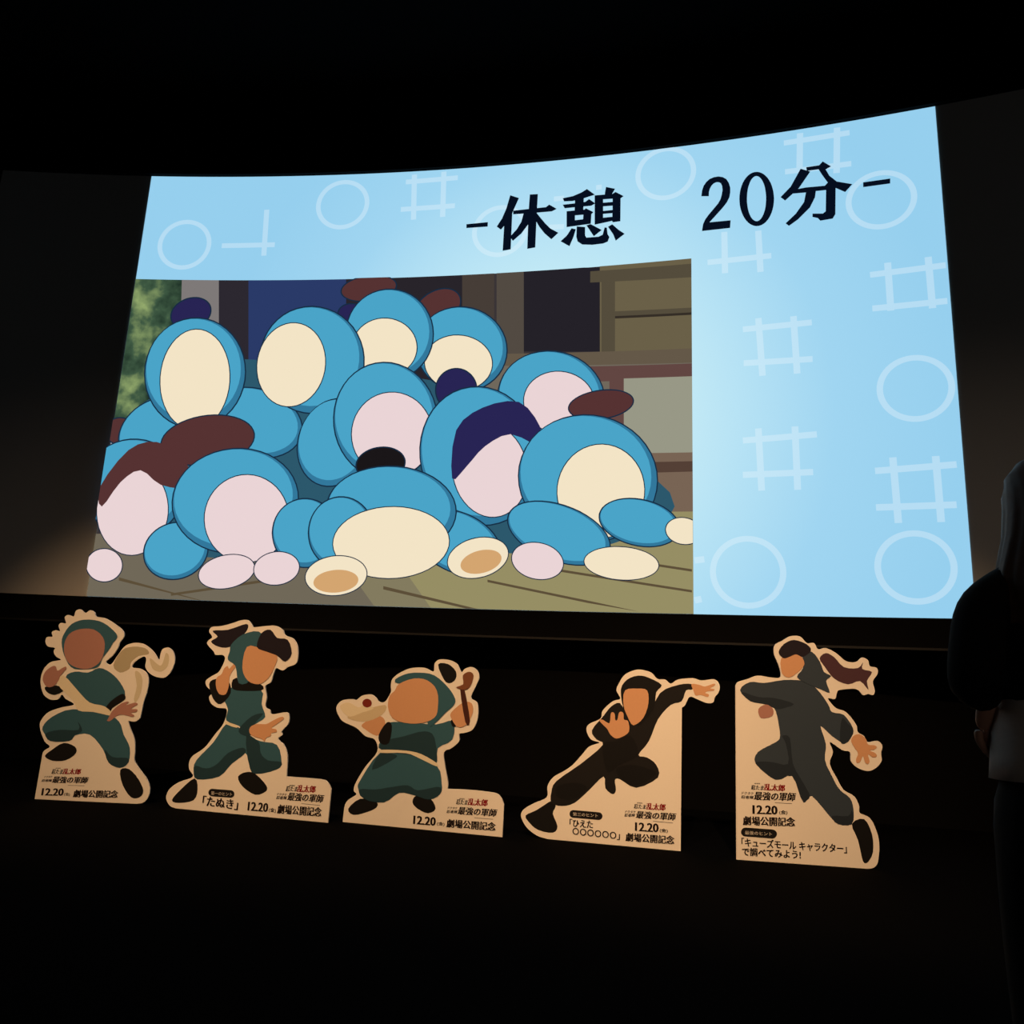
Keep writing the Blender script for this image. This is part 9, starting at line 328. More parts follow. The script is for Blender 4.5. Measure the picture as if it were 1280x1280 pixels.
 {'base': [0.341,5.841],'yaw': 0.0905,'width': 0.846,'outline': [(0.0,0.0),(0.013,1.145),(0.016,1.152),(0.019,1.159),(0.023,1.166),(0.031,1.173),(0.045,1.179),(0.062,1.185),(0.081,1.191),(0.1,1.197),(0.116,1.204),(0.133,1.212),(0.15,1.219),(0.169,1.223),(0.191,1.223),(0.217,1.219),(0.242,1.215),(0.264,1.213),(0.282,1.212),(0.299,1.211),(0.312,1.213),(0.321,1.219),(0.324,1.233),(0.323,1.252),(0.319,1.274),(0.313,1.295),(0.306,1.315),(0.297,1.337),(0.287,1.358),(0.282,1.377),(0.28,1.395),(0.281,1.412),(0.284,1.427),(0.29,1.44),(0.299,1.45),(0.312,1.457),(0.325,1.463),(0.339,1.47),(0.352,1.479),(0.365,1.488),(0.379,1.497),(0.394,1.504),(0.411,1.508),(0.429,1.51),(0.447,1.51),(0.463,1.506),(0.476,1.497),(0.487,1.484),(0.498,1.471),(0.509,1.462),(0.521,1.46),(0.534,1.463),(0.546,1.465),(0.556,1.464),(0.564,1.455),(0.569,1.442),(0.575,1.429),(0.583,1.422),(0.594,1.421),(0.607,1.426),(0.621,1.431),(0.636,1.432),(0.651,1.427),(0.668,1.42),(0.685,1.41),(0.702,1.4),(0.718,1.387),(0.734,1.372),(0.75,1.357),(0.766,1.347),(0.783,1.342),(0.801,1.34),(0.818,1.34),(0.833,1.343),(0.845,1.349),(0.855,1.359),(0.864,1.369),(0.874,1.375),(0.885,1.375),(0.895,1.372),(0.905,1.366),(0.913,1.36),(0.917,1.351),(0.918,1.339),(0.92,1.328),(0.924,1.319),(0.934,1.315),(0.948,1.313),(0.961,1.312),(0.97,1.307),(0.974,1.299),(0.976,1.29),(0.975,1.278),(0.972,1.267),(0.965,1.255),(0.955,1.242),(0.945,1.229),(0.939,1.215),(0.939,1.199),(0.943,1.182),(0.947,1.165),(0.949,1.151),(0.947,1.141),(0.944,1.133),(0.94,1.127),(0.934,1.123),(0.927,1.123),(0.919,1.125),(0.91,1.128),(0.902,1.129),(0.894,1.126),(0.886,1.123),(0.878,1.12),(0.868,1.12),(0.86,1.128),(0.851,1.14),(0.84,1.152),(0.824,1.159),(0.8,1.16),(0.769,1.157),(0.74,1.152),(0.718,1.148),(0.706,1.144),(0.702,1.139),(0.7,1.133),(0.697,1.126),(0.694,1.117),(0.691,1.104),(0.688,1.093),(0.682,1.085),(0.67,1.084),(0.655,1.088),(0.641,1.09),(0.636,1.087),(0.641,1.075),(0.654,1.058),(0.67,1.039),(0.686,1.025),(0.701,1.018),(0.718,1.014),(0.735,1.01),(0.751,1.001),(0.768,0.985),(0.785,0.965),(0.801,0.943),(0.813,0.924),(0.819,0.909),(0.82,0.895),(0.82,0.882),(0.824,0.872),(0.832,0.864),(0.842,0.859),(0.853,0.854),(0.862,0.847),(0.868,0.838),(0.872,0.826),(0.877,0.816),(0.886,0.809),(0.9,0.809),(0.918,0.814),(0.937,0.818),(0.951,0.819),(0.961,0.814),(0.969,0.807),(0.975,0.797),(0.978,0.788),(0.978,0.777),(0.975,0.766),(0.97,0.754),(0.968,0.741),(0.968,0.729),(0.969,0.715),(0.97,0.702),(0.968,0.689),(0.961,0.677),(0.952,0.664),(0.941,0.652),(0.929,0.642),(0.917,0.634),(0.904,0.627),(0.891,0.622),(0.876,0.62),(0.861,0.62),(0.844,0.624),(0.827,0.629),(0.813,0.636),(0.799,0.644),(0.787,0.654),(0.777,0.666),(0.769,0.679),(0.767,0.693),(0.768,0.71),(0.769,0.726),(0.765,0.737),(0.756,0.742),(0.744,0.743),(0.73,0.744),(0.714,0.748),(0.694,0.76),(0.671,0.777),(0.65,0.791),(0.637,0.796),(0.636,0.789),(0.642,0.772),(0.651,0.751),(0.654,0.732),(0.65,0.713),(0.641,0.694),(0.633,0.674),(0.631,0.652),(0.639,0.627),(0.652,0.6),(0.666,0.574),(0.679,0.55),(0.688,0.531),(0.696,0.515),(0.705,0.501),(0.715,0.488),(0.73,0.478),(0.747,0.47),(0.764,0.463),(0.778,0.453),(0.789,0.441),(0.797,0.426),(0.803,0.412),(0.808,0.397),(0.809,0.384),(0.808,0.37),(0.807,0.358),(0.812,0.347),(0.824,0.34),(0.841,0.335),(0.859,0.329),(0.874,0.319),(0.887,0.302),(0.898,0.28),(0.907,0.256),(0.914,0.233),(0.92,0.212),(0.923,0.191),(0.925,0.169),(0.925,0.147),(0.924,0.121),(0.92,0.093),(0.916,0.067),(0.911,0.046),(0.905,0.032),(0.899,0.023),(0.892,0.016),(0.884,0.01),(0.875,0.006),(0.866,0.003),(0.856,0.002),(0.846,0.0)],'prints': [('hair_print',(74,48,58),[(0.59,1.358),(0.599,1.375),(0.616,1.39),(0.635,1.397),(0.651,1.395),(0.668,1.385),(0.687,1.372),(0.707,1.35),(0.727,1.324),(0.751,1.305),(0.782,1.298),(0.816,1.298),(0.844,1.302),(0.862,1.316),(0.873,1.333),(0.879,1.342),(0.878,1.332),(0.871,1.313),(0.873,1.297),(0.892,1.29),(0.919,1.287),(0.936,1.279),(0.929,1.261),(0.912,1.239),(0.899,1.216),(0.901,1.192),(0.906,1.167),(0.906,1.156),(0.894,1.17),(0.875,1.197),(0.853,1.214),(0.829,1.209),(0.801,1.195),(0.773,1.188),(0.742,1.194),(0.709,1.207),(0.681,1.225),(0.659,1.248),(0.64,1.275),(0.624,1.3),(0.608,1.322),(0.595,1.341)]),('shoe_print',(11,11,14),[(0.757,0.274),(0.776,0.295),(0.808,0.31),(0.836,0.31),(0.855,0.29),(0.871,0.256),(0.882,0.219),(0.887,0.181),(0.887,0.141),(0.883,0.106),(0.873,0.079),(0.86,0.057),(0.848,0.042),(0.837,0.034),(0.826,0.033),(0.816,0.046),(0.808,0.081),(0.8,0.13),(0.791,0.175),(0.776,0.213),(0.76,0.247)]),('suit_print',(50,62,76),[(0.044,1.118),(0.056,1.141),(0.083,1.162),(0.113,1.176),(0.141,1.179),(0.173,1.175),(0.208,1.174),(0.251,1.181),(0.298,1.192),(0.345,1.2),(0.392,1.203),(0.439,1.203),(0.479,1.199),(0.51,1.189),(0.534,1.175),(0.558,1.154),(0.586,1.122),(0.613,1.083),(0.634,1.049),(0.644,1.027),(0.648,1.01),(0.658,0.997),(0.681,0.991),(0.711,0.99),(0.737,0.981),(0.759,0.956),(0.779,0.925),(0.792,0.897),(0.795,0.877),(0.792,0.86),(0.783,0.843),(0.771,0.822),(0.755,0.801),(0.735,0.791),(0.71,0.798),(0.68,0.817),(0.652,0.837),(0.623,0.863),(0.595,0.891),(0.579,0.9),(0.584,0.873),(0.599,0.827),(0.61,0.782),(0.608,0.746),(0.601,0.711),(0.6,0.676),(0.609,0.641),(0.625,0.607),(0.641,0.574),(0.656,0.542),(0.672,0.512),(0.689,0.487),(0.711,0.469),(0.734,0.455),(0.752,0.439),(0.763,0.416),(0.769,0.391),(0.772,0.363),(0.772,0.332),(0.769,0.298),(0.757,0.274),(0.732,0.263),(0.698,0.262),(0.667,0.268),(0.646,0.281),(0.628,0.302),(0.605,0.328),(0.573,0.366),(0.536,0.41),(0.506,0.437),(0.487,0.434),(0.476,0.414),(0.465,0.399),(0.457,0.393),(0.45,0.392),(0.44,0.408),(0.424,0.454),(0.404,0.517),(0.379,0.56),(0.348,0.558),(0.311,0.535),(0.272,0.528),(0.225,0.551),(0.176,0.589),(0.142,0.625),(0.132,0.654),(0.139,0.68),(0.157,0.706),(0.193,0.731),(0.241,0.757),(0.279,0.778),(0.297,0.792),(0.304,0.802),(0.307,0.82),(0.307,0.851),(0.302,0.89),(0.297,0.926),(0.291,0.957),(0.284,0.985),(0.272,1.006),(0.251,1.018),(0.226,1.024),(0.198,1.03),(0.169,1.034),(0.139,1.037),(0.11,1.046),(0.082,1.067),(0.055,1.093)]),('fold_print',(32,42,54),[(0.142,0.639),(0.168,0.643),(0.209,0.645),(0.249,0.644),(0.289,0.638),(0.328,0.63),(0.355,0.637),(0.361,0.673),(0.354,0.725),(0.345,0.768),(0.335,0.794),(0.324,0.811),(0.32,0.82),(0.334,0.827),(0.356,0.827),(0.373,0.81),(0.379,0.763),(0.381,0.698),(0.388,0.639),(0.408,0.591),(0.434,0.549),(0.456,0.512),(0.473,0.481),(0.487,0.457),(0.493,0.436),(0.486,0.42),(0.472,0.408),(0.459,0.402),(0.451,0.4),(0.444,0.403),(0.433,0.42),(0.419,0.464),(0.402,0.521),(0.379,0.56),(0.347,0.558),(0.31,0.537),(0.272,0.528),(0.235,0.545),(0.197,0.575),(0.168,0.6),(0.149,0.617),(0.138,0.63)]),('fold_print',(32,42,54),[(0.057,1.105),(0.081,1.101),(0.123,1.087),(0.165,1.076),(0.201,1.074),(0.236,1.076),(0.274,1.074),(0.325,1.065),(0.379,1.052),(0.407,1.039),(0.39,1.025),(0.348,1.011),(0.312,1.001),(0.296,0.999),(0.286,1.001),(0.272,1.006),(0.25,1.014),(0.225,1.024),(0.198,1.032),(0.169,1.036),(0.138,1.039),(0.11,1.046),(0.084,1.066),(0.062,1.091)]),('fold_print',(32,42,54),[(0.723,0.96),(0.734,0.96),(0.748,0.94),(0.761,0.922),(0.773,0.913),(0.785,0.907),(0.792,0.897),(0.794,0.881),(0.791,0.862),(0.783,0.843),(0.77,0.823),(0.751,0.803),(0.735,0.791),(0.722,0.788),(0.71,0.794),(0.703,0.813),(0.705,0.86),(0.713,0.92)]),('fold_print',(32,42,54),[(0.631,0.317),(0.658,0.321),(0.7,0.32),(0.734,0.323),(0.75,0.339),(0.757,0.358),(0.761,0.363),(0.765,0.34),(0.766,0.302),(0.757,0.274),(0.732,0.264),(0.697,0.263),(0.667,0.268),(0.646,0.282),(0.631,0.302)]),('hand_print',(168,122,112),[(0.166,0.994),(0.179,1.01),(0.199,1.022),(0.218,1.028),(0.236,1.024),(0.254,1.012),(0.265,0.999),(0.269,0.983),(0.267,0.966),(0.257,0.951),(0.235,0.94),(0.205,0.933),(0.182,0.934),(0.17,0.95),(0.164,0.973)]),('hand_print',(205,155,118),[(0.776,0.817),(0.78,0.829),(0.789,0.841),(0.799,0.849),(0.811,0.855),(0.823,0.858),(0.836,0.857),(0.849,0.851),(0.861,0.842),(0.871,0.832),(0.877,0.819),(0.879,0.804),(0.885,0.793),(0.897,0.79),(0.912,0.79),(0.924,0.79),(0.933,0.787),(0.939,0.783),(0.941,0.778),(0.938,0.772),(0.931,0.766),(0.922,0.761),(0.911,0.759),(0.899,0.757),(0.893,0.754),(0.902,0.75),(0.919,0.744),(0.931,0.738),(0.936,0.731),(0.938,0.724),(0.936,0.718),(0.93,0.713),(0.921,0.711),(0.912,0.711),(0.901,0.717),(0.889,0.726),(0.882,0.728),(0.882,0.717),(0.887,0.699),(0.89,0.684),(0.887,0.675),(0.882,0.668),(0.876,0.665),(0.87,0.666),(0.864,0.67),(0.859,0.677),(0.855,0.691),(0.852,0.708),(0.848,0.716),(0.842,0.707),(0.835,0.689),(0.827,0.675),(0.82,0.67),(0.812,0.668),(0.806,0.669),(0.803,0.674),(0.802,0.682),(0.802,0.692),(0.807,0.705),(0.815,0.719),(0.817,0.734),(0.811,0.747),(0.8,0.761),(0.791,0.775),(0.783,0.789),(0.777,0.804)]),('hood_print',(50,62,76),[(0.479,1.384),(0.495,1.399),(0.518,1.404),(0.54,1.401),(0.559,1.384),(0.577,1.359),(0.592,1.333),(0.601,1.309),(0.607,1.285),(0.616,1.266),(0.633,1.255),(0.652,1.248),(0.662,1.24),(0.654,1.231),(0.637,1.22),(0.627,1.205),(0.633,1.179),(0.645,1.148),(0.648,1.128),(0.634,1.128),(0.61,1.138),(0.585,1.149),(0.559,1.158),(0.532,1.168),(0.506,1.179),(0.477,1.192),(0.449,1.207),(0.433,1.224),(0.44,1.243),(0.46,1.263),(0.476,1.288),(0.478,1.32),(0.475,1.357)]),('head_print',(205,155,118),[(0.328,1.344),(0.344,1.363),(0.367,1.376),(0.391,1.384),(0.414,1.386),(0.439,1.382),(0.458,1.372),(0.473,1.357),(0.484,1.336),(0.486,1.316),(0.477,1.296),(0.46,1.276),(0.441,1.259),(0.421,1.241),(0.399,1.226),(0.379,1.218),(0.361,1.22),(0.344,1.23),(0.332,1.247),(0.326,1.277),(0.323,1.314)]),('hair_print',(28,22,34),[(0.313,1.392),(0.32,1.411),(0.334,1.431),(0.352,1.449),(0.372,1.463),(0.396,1.475),(0.421,1.48),(0.449,1.476),(0.478,1.466),(0.502,1.455),(0.519,1.442),(0.532,1.427),(0.534,1.411),(0.522,1.393),(0.499,1.375),(0.478,1.364),(0.462,1.366),(0.447,1.375),(0.431,1.38),(0.413,1.374),(0.393,1.364),(0.376,1.356),(0.363,1.351),(0.352,1.349),(0.342,1.351),(0.33,1.361),(0.318,1.376)])],'texts': [('劇場版',(0.129,0.493),(0.167,0.494),0.0079,(34,22,20),0.3,0),('忍たま',(0.105,0.456),(0.19,0.456),0.0294,(34,22,20),0.9,0.12),('乱太郎',(0.19,0.456),(0.33,0.456),0.0444,(150,22,26),1.2,0.08),('ドクタケ',(0.041,0.42),(0.121,0.421),0.0196,(34,22,20),0.4,0.2),('忍者隊',(0.037,0.394),(0.12,0.395),0.0208,(34,22,20),0.5,0.2),('最強の軍師',(0.12,0.389),(0.393,0.396),0.0559,(34,22,20),0.9,0.2),('12.20',(0.112,0.299),(0.278,0.304),0.0569,(34,22,20),0.95,0),('(金)',(0.287,0.305),(0.342,0.307),0.0283,(34,22,20),0.4,0),('劇場公開記念',(0.047,0.223),(0.39,0.234),0.0592,(34,22,20),0.9,0),('最後のヒント',(0.059,0.164),(0.237,0.165),0.0243,'white',0.3,0),('「キューズモール キャラクター」',(0.035,0.086),(0.717,0.088),0.056,(34,22,20),0.6,0),('で調べてみよう!',(0.037,0.028),(0.421,0.033),0.0532,(34,22,20),0.6,0)],'bars': [((34,22,20),[(0.262,0.381),(0.373,0.382),(0.373,0.379),(0.262,0.378)]),('badge',[(0.064,0.208),(0.052,0.205),(0.042,0.198),(0.036,0.189),(0.033,0.177),(0.035,0.167),(0.042,0.158),(0.051,0.152),(0.063,0.151),(0.239,0.149),(0.251,0.152),(0.26,0.159),(0.267,0.169),(0.27,0.18),(0.268,0.191),(0.261,0.199),(0.252,0.205),(0.241,0.207)])],'label': 'white cardboard cutout standee of a leaping charcoal-clad figure with long reddish ponytail,rightmost of five'}]

# ------------------------------------------------------------------ the room
BLACK_FELT = mat('black_felt', (9, 9, 10), .95, .15, 40, .05)
XL, XR, YB, YF, ZC = -8.5, 6.5, -7.5, 7.9, 7.8
def structure(name, bm, m):
    o = from_bm(name, bm, m); o['kind'] = 'structure'; return o
structure('floor', box_bm(XL, XR, YB, YF, -.2, 0), mat('dark_carpet', (5, 5, 6), 1, .3, 90, .02, .2))
structure('ceiling', box_bm(XL, XR, YB, YF, ZC, ZC + .2), BLACK_FELT)
structure('wall_back', box_bm(XL, XR, YF, YF + .2, 0, ZC), BLACK_FELT)
structure('wall_left', box_bm(XL - .2, XL, YB, YF, 0, ZC), BLACK_FELT)
structure('wall_right', box_bm(XR, XR + .2, YB, YF, 0, ZC), BLACK_FELT)
structure('wall_front', box_bm(XL, XR, YB - .2, YB, 0, ZC), BLACK_FELT)

# ------------------------------------------------------------------ the curved cinema screen
S = SCREEN
def on_screen(s, z, lift=0.0):
    a = s / S['R']; rr = S['R'] - lift
    return Vector((S['CX'] + rr * math.sin(a), S['CY'] + rr * math.cos(a), z))

screen = empty('cinema_screen', on_screen((S['SL'] + S['SR']) / 2, S['ZB']))
tag(screen, 'huge curved cinema screen showing a pale blue intermission slide', 'screen')
inv = Matrix.Translation(-screen.location)

def curved(name, bm, m, parent, lift, uv=False):
    """bend a flat (s, z) shape onto the curve of the screen"""
    ss = [v.co.x for v in bm.verts]
    k = math.floor(min(ss) / .25) + 1
    while k * .25 < max(ss):
        bmesh.ops.bisect_plane(bm, geom=bm.verts[:] + bm.edges[:] + bm.faces[:], plane_co=(k * .25, 0, 0), plane_no=(1, 0, 0), dist=1e-6)
        k += 1
    if uv:
        ul = bm.loops.layers.uv.new('slide')
        for f in bm.faces:
            for l in f.loops:
                l[ul].uv = ((l.vert.co.x - S['SL']) / (S['SR'] - S['SL']), (l.vert.co.y - S['ZB']) / (S['ZT'] - S['ZB']))
    for v in bm.verts: v.co = inv @ on_screen(v.co.x, v.co.y, lift)
    o = from_bm(name, bm, m, parent)
    if parent is not screen: o.matrix_parent_inverse = Matrix()
    return o

def rect(x0, x1, y0, y1): return [[(x0, y0), (x1, y0), (x1, y1), (x0, y1)]]

def curved_slab(name, x0, x1, z0, z1, l0, l1, m):
    bm = bmesh.new(); n = max(2, int((x1 - x0) / .25)); rows = []
    for i in range(n + 1):
        s = x0 + (x1 - x0) * i / n
        rows.append([bm.verts.new(inv @ on_screen(s, z, l)) for l, z in ((l0, z0), (l1, z0), (l1, z1), (l0, z1))])
    for a, b in zip(rows, rows[1:]):
        for k in range(4): bm.faces.new((a[k], a[(k + 1) % 4], b[(k + 1) % 4], b[k]))
    bm.faces.new(rows[0]); bm.faces.new(rows[-1][::-1])
    bmesh.ops.recalc_face_normals(bm, faces=bm.faces[:])
    return from_bm(name, bm, m, screen)

CL, CR_ = S['SL'] - 1.75, S['SR'] + 1.75              # the cloth is wider than the picture thrown on it
cloth = curved_slab('screen_cloth', CL, CR_, S['ZB'] - .005, S['ZT'] + .005, -.03, 0, mat('white_screen_cloth', (205, 203, 200), .85, .03, 200, .1))
cloth['label'] = 'white screen cloth, unlit at both sides'
FRAME = mat('black_masking', (6, 6, 7), .9, .1, 30, .1)
curved_slab('masking_frame', CL - .25, CR_ + .25, S['ZB'] - .26, S['ZB'] - .005, -.06, .05, FRAME)
curved_slab('masking_lip', CL - .25, CR_ + .25, S['ZB'] - .275, S['ZB'] - .255, .03, .075, mat('masking_lip', (12, 12, 14), .5, .1, 30, .3))
curved_slab('masking_frame', CL - .25, CR_ + .25, S['ZT'] + .005, S['ZT'] + .26, -.06, .05, FRAME)
curved_slab('masking_frame', CL - .25, CL, S['ZB'] - .005, S['ZT'] + .005, -.06, .05, FRAME)
curved_slab('masking_frame', CR_, CR_ + .25, S['ZB'] - .005, S['ZT'] + .005, -.06, .05, FRAME)

def slide_material(name, whiten):
    """the slide's light blue, palest around the still picture's right edge and along the bottom"""
    m = bpy.data.materials.new(name); m.use_nodes = True
    nt = m.node_tree; nt.nodes.clear(); N = nt.nodes.new; L = nt.links.new
    out = N('ShaderNodeOutputMaterial'); em = N('ShaderNodeEmission'); L(em.outputs[0], out.inputs[0])
    uv = N('ShaderNodeUVMap'); uv.uv_map = 'slide'
    sp = N('ShaderNodeSeparateXYZ'); L(uv.outputs[0], sp.inputs[0])
    def math_(op, a, b):
        n = N('ShaderNodeMath'); n.operation = op; n.use_clamp = False
        for i, v in enumerate((a, b)):
            if isinstance(v, (int, float)): n.inputs[i].default_value = v
            else: L(v, n.inputs[i])
        return n.outputs[0]
    dx = math_('MULTIPLY', math_('SUBTRACT', sp.outputs[0], .56), 2.25)
    dx = math_('ABSOLUTE', dx, 0)
    dy = math_('MULTIPLY', math_('SUBTRACT', sp.outputs[1], .40), 1.15)
    d = math_('SQRT', math_('ADD', math_('MULTIPLY', dx, dx), math_('MULTIPLY', dy, dy)), 0)
    rp = N('ShaderNodeValToRGB'); L(d, rp.inputs[0])
    cr = rp.color_ramp
    cr.elements[0].position = .22; cr.elements[0].color = lin((206, 240, 246)) + (1,)
    cr.elements[1].position = 1.0; cr.elements[1].color = lin((150, 207, 238)) + (1,)
    e = cr.elements.new(.48); e.color = lin((184, 227, 245)) + (1,)
    e = cr.elements.new(.72); e.color = lin((160, 213, 241)) + (1,)
    mx = N('ShaderNodeMix'); mx.data_type = 'RGBA'; mx.inputs[0].default_value = whiten
    L(rp.outputs[0], mx.inputs[6]); mx.inputs[7].default_value = lin((240, 250, 255)) + (1,)
    L(mx.outputs[2], em.inputs[0])
    return m

slide = curved('slide_background', flat_bm(rect(S['SL'], S['SR'], S['ZB'], S['ZT'])), slide_material('slide_blue', 0), screen, .004, True)
PALE = slide_material('slide_pale_mark', .27)
for cx, cz, rr in RINGS:
    w = .027
    n = 48
    lo = [[(cx + r_ * math.cos(2 * math.pi * k / n), min(S['ZT'], cz + r_ * math.sin(2 * math.pi * k / n))) for k in range(n)] for r_ in (rr, rr - 2 * w)]
    curved('ring_mark', flat_bm(lo), PALE, screen, .006, True)
for segs in [[h_] for k_ in (2, 9) for h_ in HASHES[k_]] + [h_ for k_, h_ in enumerate(HASHES) if k_ not in (2, 9)]:
    bm = bmesh.new()
    for i, ((ax, az), (bx, bz)) in enumerate(segs):
        w = .03
        dx, dz = bx - ax, bz - az; l_ = math.hypot(dx, dz); nx, nz = -dz / l_ * w, dx / l_ * w
        ax, bx = min(ax, S['SR']), min(bx, S['SR']); az, bz = min(az, S['ZT']), min(bz, S['ZT'])
        bm.faces.new([bm.verts.new((x, z, 0)) for x, z in ((ax + nx, az + nz), (ax - nx, az - nz), (bx - nx, bz - nz), (bx + nx, bz + nz))])
    curved('hash_mark', bm, PALE, screen, .0065, True)

INK = glow('slide_ink', (6, 14, 30))
for glyph in CHARS:
    bm = bmesh.new()
    for loops in glyph:
        b2 = flat_bm(loops); me = bpy.data.meshes.new('t'); b2.to_mesh(me); b2.free(); bm.from_mesh(me); bpy.data.meshes.remove(me)
    curved('slide_character', bm, INK, screen, .008)

def garden_material():
    m = bpy.data.materials.new('garden_glow'); m.use_nodes = True
    nt = m.node_tree; nt.nodes.clear()
    out = nt.nodes.new('ShaderNodeOutputMaterial'); em = nt.nodes.new('ShaderNodeEmission')
    tc = nt.nodes.new('ShaderNodeTexCoord'); nz = nt.nodes.new('ShaderNodeTexNoise'); rp = nt.nodes.new('ShaderNodeValToRGB')
    nz.inputs['Scale'].default_value = 3.2; nz.inputs['Detail'].default_value = 8
    rp.color_ramp.elements[0].position = .36; rp.color_ramp.elements[0].color = lin((24, 42, 34)) + (1,)
    rp.color_ramp.elements[1].position = .72; rp.color_ramp.elements[1].color = lin((150, 172, 110)) + (1,)
    e = rp.color_ramp.elements.new(.52); e.color = lin((62, 88, 66)) + (1,)
    nt.links.new(tc.outputs['Object'], nz.inputs['Vector']); nt.links.new(nz.outputs['Fac'], rp.inputs[0])
    nt.links.new(rp.outputs[0], em.inputs[0]); nt.links.new(em.outputs[0], out.inputs[0])
    return m

x0, x1, z0, z1 = STILL
still = curved('still_picture', flat_bm(rect(x0, x1, z0, z1)), glow('still_dark', (58, 52, 54)), screen, .006)
still['label'] = 'still picture in the slide: heap of plain teal bundles with blank pale discs on a wooden porch'
GARDEN = garden_material()
for i, (nm, col, P) in enumerate(STILL_SHAPES):
    curved(nm, flat_bm([P]), GARDEN if col == 'garden' else glow('still_' + nm, col), still, .0075 + .0006 * i)

# ------------------------------------------------------------------ the five cardboard standees
BOARD = mat('white_card', (232, 226, 218), .75, .03, 80, .2)
CARD_BACK = mat('card_back', (200, 196, 190), .85, .05, 60, .15)
PRINT_WHITE = mat('print_white', (232, 226, 218), .75, .03, 80, .2)

def printed(rgb): return mat('printed_ink', tuple(rgb), .7, .05, 120, .2)

def plate(name, loops, m, parent, y0, thick):
    """a flat shape standing upright: x along the board, z up, front at -y0"""
    bm = flat_bm(loops)
    if thick:
        g = bmesh.ops.extrude_face_region(bm, geom=bm.faces[:])
        for v in [e for e in g['geom'] if isinstance(e, bmesh.types.BMVert)]: v.co.z -= thick
        bmesh.ops.recalc_face_normals(bm, faces=bm.faces[:])
    for v in bm.verts: v.co = (v.co.x, -y0 - v.co.z, v.co.y)
    return from_bm(name, bm, m, parent)

def lettering(name, text, A, B, h, m, parent, y0, bold, skew):
    """one printed line from A to B (board coordinates), h tall, heavy uprights and light bars"""
    cu = bpy.data.curves.new('lettering', 'FONT'); cu.body = text; cu.resolution_u = 2
    cu.offset = .011 * min(bold, .7)
    t = bpy.data.objects.new('lettering', cu); COL.objects.link(t)
    dg = bpy.context.evaluated_depsgraph_get(); dg.update()
    me = bpy.data.meshes.new_from_object(t.evaluated_get(dg))
    bpy.data.objects.remove(t); bpy.data.curves.remove(cu)
    bm = bmesh.new()
    for d in ((-.5, .5) if bold < .5 else (-1, 0, 1)):
        k = len(bm.verts); bm.from_mesh(me); bm.verts.ensure_lookup_table()
        for v in bm.verts[k:]: v.co.x += d * .040 * bold
    bpy.data.meshes.remove(me)
    xs = [v.co.x for v in bm.verts]; ys = [v.co.y for v in bm.verts]
    X0, X1, Y0, Y1 = min(xs), max(xs), min(ys), max(ys)
    dx, dz = B[0] - A[0], B[1] - A[1]
    for v in bm.verts:
        u = (v.co.x - X0) / (X1 - X0); w = (v.co.y - Y0) / (Y1 - Y0)
        v.co = (A[0] + dx * u + skew * h * w, -y0, A[1] + dz * u + h * w)
    return from_bm(name, bm, m, parent)

for T in STANDEES:
    root = empty('cutout_standee', (T['base'][0], T['base'][1], 0), T['yaw'])
    tag(root, T['label'], 'standee')
    board = plate('board', [T['outline']], BOARD, root, 0, .012)
    for i, (nm, col, P) in enumerate(T['prints']):
        plate(nm, [P], printed(col), root, .0006 + .0003 * i, 0)
    k0 = .0008
    bad = None
    for col, P in T['bars']:
        if col == 'badge':
            bad = plate('hint_badge', [P], printed((20, 18, 20)), root, .0015, 0)
        else:
            plate('subtitle_line', [P], printed(col), root, k0, 0)
    for i, (t, A, B, h, col, bold, sk) in enumerate(T['texts']):
        par = bad if col == 'white' else root
        o = lettering('lettering', t, A, B, h, PRINT_WHITE if col == 'white' else printed(col), par, .0024 if col == 'white' else .001 + .0002 * i, bold, sk)
    # folding easel behind: a hinged wing and its flap
    W = T['width']
    hi = max(P[1] for P in T['outline'])
    cx = W * (.66 if T is STANDEES[0] else .5)
    bm = bmesh.new()
    prof = [(.012, 0), (.40, 0), (.34, .05), (.014, hi * .55)]
    vs = [[bm.verts.new((cx + dx, y, z)) for y, z in prof] for dx in (-.003, .003)]
    bm.faces.new(vs[0]); bm.faces.new(vs[1][::-1])
    for k in range(4): bm.faces.new((vs[0][k], vs[1][k], vs[1][(k + 1) % 4], vs[0][(k + 1) % 4]))
    bmesh.ops.recalc_face_normals(bm, faces=bm.faces[:])
    from_bm('easel_wing', bm, CARD_BACK, root)
    from_bm('easel_flap', box_bm(cx - .07, cx + .07, .0121, .016, .02, hi * .5), CARD_BACK, root)

# ------------------------------------------------------------------ the person at the right
def skin(name, verts, edges, m, parent, levels=2, root_i=0):
    """one continuous surface grown round a skeleton of (position, radius) joints"""
    me = bpy.data.meshes.new(name)
    me.from_pydata([v[0] for v in verts], edges, [])
    o = bpy.data.objects.new(name, me); COL.objects.link(o)
    md = o.modifiers.new('skin', 'SKIN')
    sub = o.modifiers.new('sub', 'SUBSURF'); sub.levels = levels; sub.render_levels = levels
    for i, sv in enumerate(me.skin_vertices[0].data):
        r = verts[i][1]; sv.radius = r if isinstance(r, tuple) else (r, r)
        sv.use_root = i == root_i
    dg = bpy.context.evaluated_depsgraph_get(); dg.update()
    m2 = bpy.data.meshes.new_from_object(o.evaluated_get(dg)); m2.name = name
    bpy.data.objects.remove(o)
    for p in m2.polygons: p.use_smooth = True
    if parent is None: m2.materials.clear(); return m2
    m2.materials.clear()
    return link(name, m2, m, parent)

